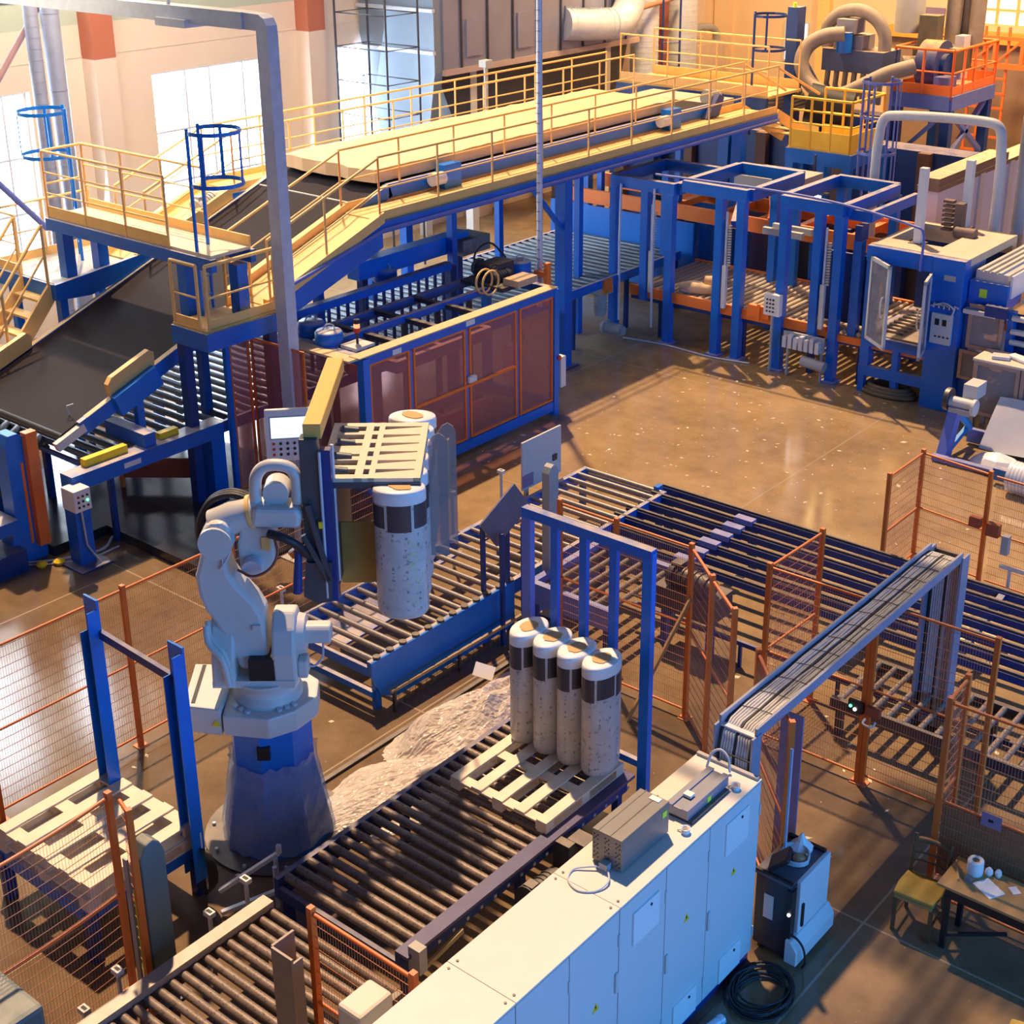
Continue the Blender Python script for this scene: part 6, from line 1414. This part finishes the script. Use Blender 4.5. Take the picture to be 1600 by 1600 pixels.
G().box(-9.8, -9.2, 24.5, 24.72, 1.98, 2.06).obj('shelf', LGREY, fw)
G().box(-9.4, -9.0, 24.5, 24.62, 2.0, 2.2).obj('button_bar', NAVY, fw)
for x in (-9.78, -8.98): G().box(x-.06, x+.06, 24.7, 24.85, 0, 2.1).obj('post', BLUE, fw)
for z in (1.55, 1.75, 2.0): G().cyl((-8.95, 24.7, z), (-7.2, 24.7, z), .055, n=12).obj('guide_roller', LGREY, fw)
G().box(-9.0, -7.2, 25.2, 28.5, 2.15, 2.19).obj('film_web', FILMW, fw)
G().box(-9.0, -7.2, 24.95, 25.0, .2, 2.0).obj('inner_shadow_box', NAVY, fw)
panel_box(fw, 'brown_door', -9.72, -9.06, 24.60, 24.60, 1.32, 2.16, CLEAR, mat('brown_aluminium', (.36,.28,.24), .45, .3), 'Y', .04, .07)
panel_box(fw, 'brown_door', -9.80, -9.30, 24.55, 24.55, .72, 1.28, CLEAR, bpy.data.materials['brown_aluminium'], 'Y', .04, .06)
G().box(-9.5, -9.25, 24.66, 24.7, 1.62, 1.88).obj('dial_box', GREY, fw); G().cyl((-9.38, 24.66, 1.75), (-9.38, 24.64, 1.75), .06, n=14).obj('dial', BLACK, fw)
cb2 = thing('clear_guard_box', 'clear-sided guard box with dusty top at the right edge in front of the film wrapper', 'guard box', (-8.6, 24.2, 0))
panel_box(cb2, 'front_window', -9.22, -8.38, 23.85, 23.85, .38, 1.38, CLEAR, bpy.data.materials['brown_aluminium'], 'Y', .05, .07)
panel_box(cb2, 'front_window', -8.36, -7.5, 23.85, 23.85, .38, 1.38, CLEAR, bpy.data.materials['brown_aluminium'], 'Y', .05, .07)
panel_box(cb2, 'side_window', -9.22, -9.22, 23.87, 24.5, .38, 1.38, CLEAR, bpy.data.materials['brown_aluminium'], 'X', .05, .06)
G().box(-9.25, -7.5, 23.82, 24.5, 1.38, 1.42).obj('dusty_top', mat('dusty_lid', (.66,.55,.44), .8, var=.15), cb2)
for x in (-9.18, -7.6):
    for y in (23.9, 24.45): G().box(x-.04, x+.04, y-.04, y+.04, 0, .38).obj('leg', GREY, cb2)
for k in range(3): G().box(-9.0, -7.6, 24.1+.1*k, 24.16+.1*k, .55+.2*k, .66+.2*k).obj('inner_bar', [REDBR, LILAC, GREY][k], cb2)
for (x, y, w_, l_, r_z, lab) in ((-8.85, 24.1, .16, .12, .3, 'grey scraper lying on the dusty lid of the clear guard box'), (-8.55, 24.2, .22, .10, -.4, 'rumpled pale cloth on the dusty lid of the clear guard box')):
    o = G().box(-w_, w_, -l_, l_, 0, .07).obj('cloth' if 'cloth' in lab else 'scraper', PAPER if 'cloth' in lab else LGREY, loc=(0,0,0), bevel=.03); o.location = (x, y, 1.42); o.rotation_euler = (0,0,r_z); tag(o, lab, 'cloth' if 'cloth' in lab else 'tool')
uw = thing('unwind_stand', 'blue triangular stand with a motor and wheels beside the clear guard box', 'machine', (-9.0, 22.8, 0))
G().prism([(22.25,0),(22.55,0),(22.85,.78),(22.62,.80)], lambda u, v, t: (t, u, v), -9.12, -8.95).obj('leg', LILAC, uw)
G().bar((-9.0, 22.75, .78), (-9.0, 23.35, .35), .06, .10).bar((-9.0, 22.35, .08), (-9.0, 23.35, .35), .06, .10).bar((-9.0, 22.75, .75), (-8.9, 23.2, .35), .05, .08).obj('frame', mat('sky_blue_paint', (.02,.25,.62), .45), uw)
G().box(-9.15, -6.5, 22.2, 22.32, .02, .12).box(-9.0, -6.5, 23.3, 23.4, .05, .3).obj('base_rail', LILAC, uw)
G().cyl((-9.15, 22.75, .95), (-8.75, 22.75, .95), .10, n=14).obj('motor', LGREY, uw)
G().cyl((-9.22, 22.75, .98), (-9.14, 22.75, .98), .20, n=20).obj('pulley', STEELD, uw); G().cyl((-8.74, 22.75, .92), (-8.68, 22.75, .92), .15, n=16).obj('pulley', LGREY, uw)
G().box(-9.12, -8.75, 22.62, 22.9, .78, .88).obj('mount', GREY, uw); G().box(-9.0, -8.75, 22.9, 23.3, 1.0, 1.25).obj('cover', LGREY, uw)
sh = thing('film_sheet', 'wide pale grey film web sloping down from the guard box at the right edge', 'film', (-8, 23.3, 0))
g = G(); vs = []; n = 14
for i in range(n+1):
    for j in range(13):
        u = i/n; v = j/12
        vs.append((-8.65+2.4*v-.25*(1-u)*0, 23.75-.75*u, .85-.72*u+.02*sin(9*v+4*u)))
g.add(vs, [(i*13+j, i*13+j+1, (i+1)*13+j+1, (i+1)*13+j) for i in range(n) for j in range(12)], True)
g.obj('web', mat('grey_film', (.50,.49,.52), .35, var=.15, scale=3), sh)
wr_ = thing('film_roll', 'white ribbed film roll lying on the floor behind the far fence at the right edge', 'roll', (-7.2, 21.85, 0))
G().cyl((-7.62, 21.85, .27), (-6.4, 21.78, .27), .26, n=28).obj('roll', FILMW, wr_)
g = G()
for k in range(18): g.cyl((-7.58+.06*k, 21.85-.004*k, .27), (-7.56+.06*k, 21.85-.004*k, .27), .264, n=28)
g.obj('ribs', LGREY, wr_); G().box(-7.95, -7.6, 21.9, 22.05, .1, .3).obj('blue_chock', BLUE, wr_)
tag(G().lathe((-8.15, 22.6, 0), [(.28,0),(.3,.08),(.2,.2),(.03,.28)], 9, ex=1.6, smooth=False).obj('film_bundle', FILMW, loc=(-8.15, 22.6, 0)), 'crumpled white film bundle on the floor under the grey film web', 'plastic film')
# pipe rack and white duct behind
wb = thing('dryer_duct', 'long white panelled housing with a brown dusty cap behind the loading cell', 'housing', (-12.6, 34, 0))
LAV = mat('lavender_white_panel', (.62,.64,.76), .5, var=.04)
G().box(-13.05, -12.62, 29.45, 42.5, 0, 2.95).obj('panels', LAV, wb)
G().box(-13.08, -12.60, 29.42, 33.2, 3.02, 3.20).box(-13.1, -12.58, 29.40, 42.5, 2.92, 3.02).obj('brown_cap', mat('dusty_brown_cap', (.24,.16,.11), .7, var=.2, dust=.9, dustcol=(.62,.46,.32)), wb)
for y in (31.6, 33.3, 35.6): G().box(-12.62, -12.57, y, y+.25, 0, 2.95).obj('rib', LGREY, wb)
pr = thing('bent_pipe', 'long pale pipe bent down at both ends in front of the white housing', 'pipe', (-12, 27.6, 3))
yb = 27.5
G().tube([(-13.15, yb, 0), (-13.15, yb, 4.55), (-13.05, yb, 4.75), (-12.85, yb, 4.80), (-11.0, yb, 4.88), (-10.72, yb, 4.83), (-10.62, yb, 4.65), (-10.62, yb, 0)], .10, 12).obj('pipe', LGREY, pr)
for k in range(2):
    tag(G().cyl((-10.25+.05*k, 27.9+1.4*k, 0), (-10.25+.05*k, 27.9+1.4*k, 5.0+.3*k), .13, n=14).obj('grey_pipe', GREY, loc=(-10.25+.05*k, 27.9+1.4*k, 0)), ['grey vertical pipe at the right edge in front of the white housing', 'second grey vertical pipe behind it against the white housing, right edge'][k], 'pipe')
# ------------------------------------------------------------------ upper yellow platform, cages, far machine
yp = thing('platform', 'saturated yellow railed platform on a dark blue frame at the end of the near walkway', 'platform', (-15.6, 30.5, 0))
G().box(-16.6, -15.0, 29.9, 31.6, 3.32, 3.38).obj('deck', DECK, yp)
G().box(-16.62, -14.95, 29.85, 29.95, 3.02, 3.34).box(-15.05, -14.93, 29.85, 31.6, 3.02, 3.34).obj('edge_beam', BLUE, yp)
guardrail(yp, [(-16.55, 29.92, 3.36), (-15.02, 29.92, 3.36)], 1.15, .5, m=YELLOWS, toe=.42, knee=(.5,.75), r=.03)
guardrail(yp, [(-15.02, 29.92, 3.36), (-15.02, 31.5, 3.36)], 1.15, .8, m=YELLOWS, toe=.42, knee=(.5,), r=.03)
guardrail(yp, [(-16.55, 31.5, 3.36), (-15.02, 31.5, 3.36)], 1.15, .5, m=YELLOWS, toe=.3, knee=(.5,), r=.03)
for x in (-16.5, -15.05):
    for y in (29.95, 31.5): G().box(x-.1, x+.1, y-.1, y+.1, 0, 3.04).obj('column', BLUE, yp)
st2 = thing('stair', 'short yellow stair dropping from the walkway end to the saturated yellow platform', 'stair', (-17, 30.4, 3.3))
for x in (-17.0, -17.9): G().bar((x, 30.0, 4.05), (x+.45, 31.2, 3.3), .06, .24).tube([(x, 30.0, 5.1), (x+.45, 31.2, 4.4)], .03, 8).obj('stringer', YELLOW, st2)
for k in range(4): G().bar((-17.9+.1*k, 30.1+.27*k, 3.95-.17*k), (-17.0+.1*k, 30.1+.27*k, 3.95-.17*k), .24, .03).obj('tread', DECK, st2)
yp2 = thing('platform', 'yellow railed cross platform beyond the far end of the wool slab', 'platform', (-19.8, 31.4, 0))
G().box(-22.0, -17.6, 30.6, 32.2, 4.24, 4.30).obj('deck', DECK, yp2); G().box(-22.0, -17.6, 30.55, 30.65, 3.94, 4.26).obj('edge_beam', NAVY, yp2)
guardrail(yp2, [(-21.95, 30.65, 4.3), (-17.65, 30.65, 4.3)], 1.15, 1.4, toe=.22)
guardrail(yp2, [(-21.95, 32.15, 4.3), (-17.65, 32.15, 4.3)], 1.15, 1.4, toe=.22)
for x in (-21.8, -17.8): G().box(x-.1, x+.1, 31.9, 32.1, 0, 4.24).obj('column', NAVY, yp2)
fs_ = thing('belt_end_gear', 'dusty gear with small blue motor at the far end of the wool slab', 'machine', (-18.5, 29.3, 4.1))
G().box(-20.4, -18.1, 28.7, 29.9, 4.1, 4.32).obj('bed', mat('dusty_bed', (.45,.36,.28), .8, var=.3), fs_); motor(fs_, (-18.2, 28.9, 4.45), (0, 1, 0), .13, .4, m=GREY)
G().prism([(28.2,4.1),(28.7,4.1),(28.9,4.5),(28.7,4.6)], lambda u, v, t: (t, u, v), -17.9, -17.75).obj('lever', NAVY, fs_)
cage('dark blue ladder cage at the far end of the cross platform, left', -21.9, 32.9, .40, (6.2, 7.2), 4.2, radians(-60), m=NAVY)
cage('tall dark blue ladder cage left of the big looping hose', -18.3, 31.7, .42, (5.25, 6.05), 3.2, radians(-150), m=NAVY)
cage('tall violet blue ladder cage in front of the orange railed platform', -14.35, 29.9, .42, (2.75, 3.5, 4.3, 5.05), 0.0, radians(120), m=LILAC, nb=6)
# blue column machine with the looping hose
sp_ = thing('spreader_machine', 'dusty blue spreader machine with big looping hoses at the upper right', 'machine', (-17.3, 34, 0))
G().box(-18.25, -16.55, 34.4, 35.4, 4.45, 5.0).obj('head_box', mat('slate_blue', (.05,.07,.17), .5, var=.2, dust=.9, dustcol=(.62,.45,.28)), sp_)
G().box(-18.0, -17.2, 34.5, 35.2, 5.0, 5.35).box(-17.9, -17.4, 34.4, 35.0, 5.4, 5.75).obj('upper_block', mat('slate_grey', (.20,.19,.24), .5, dust=.6), sp_)
G().cyl((-17.6, 34.3, 4.95), (-17.6, 34.3, 5.45), .2, n=14).obj('blue_actuator', BLUE, sp_)
for k in range(7): G().tube([(-18.1+.25*k, 34.5, 4.45), (-18.1+.25*k, 34.45, 4.1), (-18.0+.22*k, 34.6, 3.7)], .07, 8).obj('feed_hose', DUCTD, sp_)
G().tube([(-17.55, 34.2, 5.42), (-18.0, 34.0, 5.35), (-18.35, 33.8, 5.1), (-18.4, 33.6, 4.7), (-18.15, 33.5, 4.3), (-17.65, 33.4, 4.05), (-17.1, 33.4, 4.05), (-16.6, 33.5, 4.3), (-16.1, 33.8, 4.6), (-15.6, 34.2, 4.78)], .19, 14).obj('looping_hose', DUCTD, sp_)
G().tube([(-18.3, 34.8, 5.0), (-18.35, 34.8, 5.5), (-18.0, 34.8, 5.85), (-17.5, 34.8, 5.95), (-17.0, 34.8, 5.75), (-16.75, 34.8, 5.4), (-16.72, 34.8, 4.95)], .17, 12).obj('arched_duct', DUCTD, sp_)
for k in range(6): G().tube([(-18.4, 33.6+.1*k, 4.1-.1*k), (-18.8, 33.2, 3.9-.1*k), (-19.2, 32.8-.05*k, 3.95-.13*k)], .07, 8).obj('fibre_hose', DUCTD, sp_)
G().box(-18.3, -16.5, 34.6, 35.2, 0, 3.4).obj('lower_body', NAVY, sp_)
G().cyl((-17.6, 32.6, 3.9), (-16.6, 33.0, 3.7), .5, n=20).obj('dark_drum', BLACK, sp_)
G().box(-19.1, -18.8, 34.0, 34.4, 2.5, 6.0).obj('blue_column', NAVY, sp_); G().bar((-18.9, 34.2, 5.0), (-18.3, 34.4, 4.0), .14, .14).obj('column_brace', NAVY, sp_)
G().cyl((-16.9, 36.5, 5.3), (-16.9, 36.5, 9), .38, n=20).obj('chimney', GREY, sp_)
G().box(-16.6, -15.4, 36.2, 37.2, 4.4, 5.0).box(-16.4, -15.9, 36.0, 36.4, 5.0, 5.8).obj('rear_machinery', mat('dark_machinery', (.10,.09,.07), .6, var=.4, dust=.5), sp_)
G().cyl((-18.9, 34.0, 6.0), (-18.9, 34.0, 6.12), .05, n=10).obj('beacon', LIME, sp_)
bx2 = thing('press_body', 'dark navy machine body with upright ribs under the far end of the line', 'machine', (-19, 33, 0))
G().box(-23.5, -13.3, 32.4, 33.2, 0, 3.1).obj('body', NAVY, bx2)
for k in range(9): G().box(-23.2+1.1*k, -22.9+1.1*k, 32.2, 32.4, 0, 3.1).obj('rib', BLUE if k % 2 else BRN, bx2)
fn = thing('fan_platform', 'orange railed platform on blue legs carrying a large blue fan', 'platform', (-15.8, 36.5, 0))
OX0, OX1, OY0, OY1, OZ = -16.6, -15.02, 35.2, 37.9, 3.98
G().box(OX0, OX1, OY0, OY1, OZ-.05, OZ).obj('deck', mat('orange_deck', (.80,.33,.14), .6, dust=.5), fn)
G().box(OX0, OX1, OY0-.06, OY0+.04, OZ-.38, OZ-.02).box(OX1-.04, OX1+.06, OY0, OY1, OZ-.38, OZ-.02).obj('edge_beam', LILAC, fn)
OR2 = mat('vivid_orange_paint', (.95,.20,.04), .45, var=.08)
guardrail(fn, [(OX0, OY0, OZ), (OX1, OY0, OZ)], 1.1, .8, m=OR2, toe=.24, r=.035); guardrail(fn, [(OX1, OY0, OZ), (OX1, OY1, OZ)], 1.1, .75, m=OR2, toe=.2, r=.035); guardrail(fn, [(OX0, OY0, OZ), (OX0, OY1, OZ)], 1.1, 1.3, m=OR2, toe=.2, r=.03)
guardrail(fn, [(OX0, OY1, OZ), (OX1, OY1, OZ)], 1.1, .8, m=OR2, toe=.3, r=.03)
for x in (OX0+.1, OX1-.1):
    for y in (OY0+.15, OY1-.15): G().box(x-.12, x+.12, y-.12, y+.12, 0, OZ-.3).obj('leg', NAVY, fn)
G().bar((OX1-.1, OY0+.2, 2.2), (OX1-.1, OY1-.2, 3.6), .12, .12).bar((OX1-.1, OY0+.2, 3.6), (OX1-.1, OY1-.2, 2.2), .12, .12).bar((OX0+.1, OY0+.1, 2.2), (OX1-.1, OY0+.1, 3.6), .1, .1).box(OX0, OX1, OY0+.05, OY0+.2, 2.0, 2.15).box(OX1-.2, OX1, OY0, OY1, 2.0, 2.15).obj('bracing', LILAC, fn)
fan = thing('fan', 'large blue fan with a dusty curved casing on the orange platform', 'fan', (-15.85, 36.2, OZ))
G().cyl((-16.15, 36.0, OZ+.62), (-15.62, 36.0, OZ+.62), .62, n=30).obj('casing', mat('fan_blue', (.03,.05,.20), .45, dust=.9, dustcol=(.70,.48,.26)), fan)
G().cyl((-16.16, 36.0, OZ+.62), (-16.6, 35.6, OZ+.62), .2, n=16).obj('inlet', DUCTD, fan); G().cyl((-15.62, 36.0, OZ+.62), (-15.5, 36.0, OZ+.62), .3, n=18).obj('hub', NAVY, fan)
G().box(-15.65, -15.4, 36.6, 37.0, OZ+.2, OZ+1.3).obj('white_outlet', mat('pale_outlet', (.62,.60,.68), .5), fan)
G().box(-15.6, -15.2, 35.4, 35.9, OZ, OZ+.4).obj('motor_block', LILAC, fan); G().box(-16.2, -15.5, 35.7, 36.5, OZ, OZ+.1).obj('base', NAVY, fan)
for k in range(3):
    tag(G().cyl((-16.0+.32*k, 37.2+.25*(k % 2), 5.0), (-16.0+.34*k, 37.2+.25*(k % 2), 9.5), .20, n=16).obj('flue_pipe', DUCTD, loc=(-16.0+.32*k, 37.2, 5)), ['left of the three dusty flue pipes rising behind the blue fan', 'middle of the three dusty flue pipes rising behind the blue fan', 'right of the three dusty flue pipes rising behind the blue fan'][k], 'pipe')
fp2 = thing('access_ladder', 'tall orange ladder cage and lattice in front of the far white window', 'ladder', (-16.4, 41.5, 0))
for x in (-17.15, -16.8, -16.45, -16.1): G().box(x-.03, x+.03, 41.4, 41.46, .8, 5.0).obj('upright', OR2 if x > -16.5 else ORANGE, fp2)
for k in range(8): G().box(-17.2, -16.05, 41.38, 41.44, 1.0+.42*k, 1.06+.42*k).obj('rung', ORANGE, fp2)
G().box(-17.3, -14.8, 41.3, 41.4, 4.65, 4.75).box(-17.3, -14.8, 41.3, 41.4, 3.85, 4.0).bar((-17.1, 41.35, 4.0), (-16.4, 41.35, 4.65), .08, .06).bar((-16.4, 41.35, 4.0), (-15.7, 41.35, 4.65), .08, .06).box(-15.7, -15.6, 41.3, 41.4, 3.9, 4.7).box(-16.5, -16.4, 41.3, 41.4, 3.9, 4.7).obj('lattice', OR2, fp2)
G().box(-17.2, -16.05, 42.2, 42.26, 0, 1.0).obj('foot', NAVY, fp2)
for x, z in ((-18.9, 6.5), ): pass
# workshop lamps seen under the walkway
for k, (x, y, z, lab) in enumerate(((-17.2, 29.0, 2.75, 'glowing tube lamp under the far end of the near walkway'), (-15.6, 29.4, 2.45, 'short glowing lamp under the saturated yellow platform'))):
    t = thing('tube_lamp', lab, 'lamp', (x, y, z)); G().box(x-.02, x+.02, y, y+.04, z+.08, 3.9 if k == 0 else 3.36).obj('hanger', STEELD, t); G().cyl((x-.35+.12*k, y, z), (x+.35-.12*k, y-.05, z-.02), .035, n=10).obj('tube', TUBEL, t); G().box(x-.4, x+.4, y-.04, y+.08, z+.04, z+.08).obj('fitting', STEELD, t)
gd = tag(G().box(-16.6, -15.1, 27.6, 28.9, 2.75, 3.1).obj('grey_duct', GREY, loc=(-15.8, 28.2, 2.9)), 'grey rectangular duct with a dusty top behind the left blue portal', 'duct')
# fibre scraps on the floor
g = G(); rnd = random.Random(11)
for k in range(620):
    x = rnd.uniform(-15.5, -7.5) if k < 480 else rnd.uniform(-13, -4.5); y = rnd.uniform(17.2, 24.4) if k < 480 else rnd.uniform(7, 15)
    s = .010 + .045*rnd.random()**2.2 * (1.6 if rnd.random() < .08 else 1); a = rnd.uniform(0, 6.28); l = s*rnd.uniform(.25, .7)
    c, d = cos(a), sin(a); z = .004; h = s*.25
    g.add([(x-c*s, y-d*s, z), (x+d*l, y-c*l, z), (x+c*s, y+d*s, z), (x-d*l, y+c*l, z), (x, y, z+h)], [(0,1,4),(1,2,4),(2,3,4),(3,0,4)])
tag(g.obj('fibre_scraps', mat('fibre_scraps', (.78,.66,.46), .9), loc=(-11, 20, 0)), 'scattered pale scraps of wool fibre on the concrete floor', 'scraps', kind='stuff')
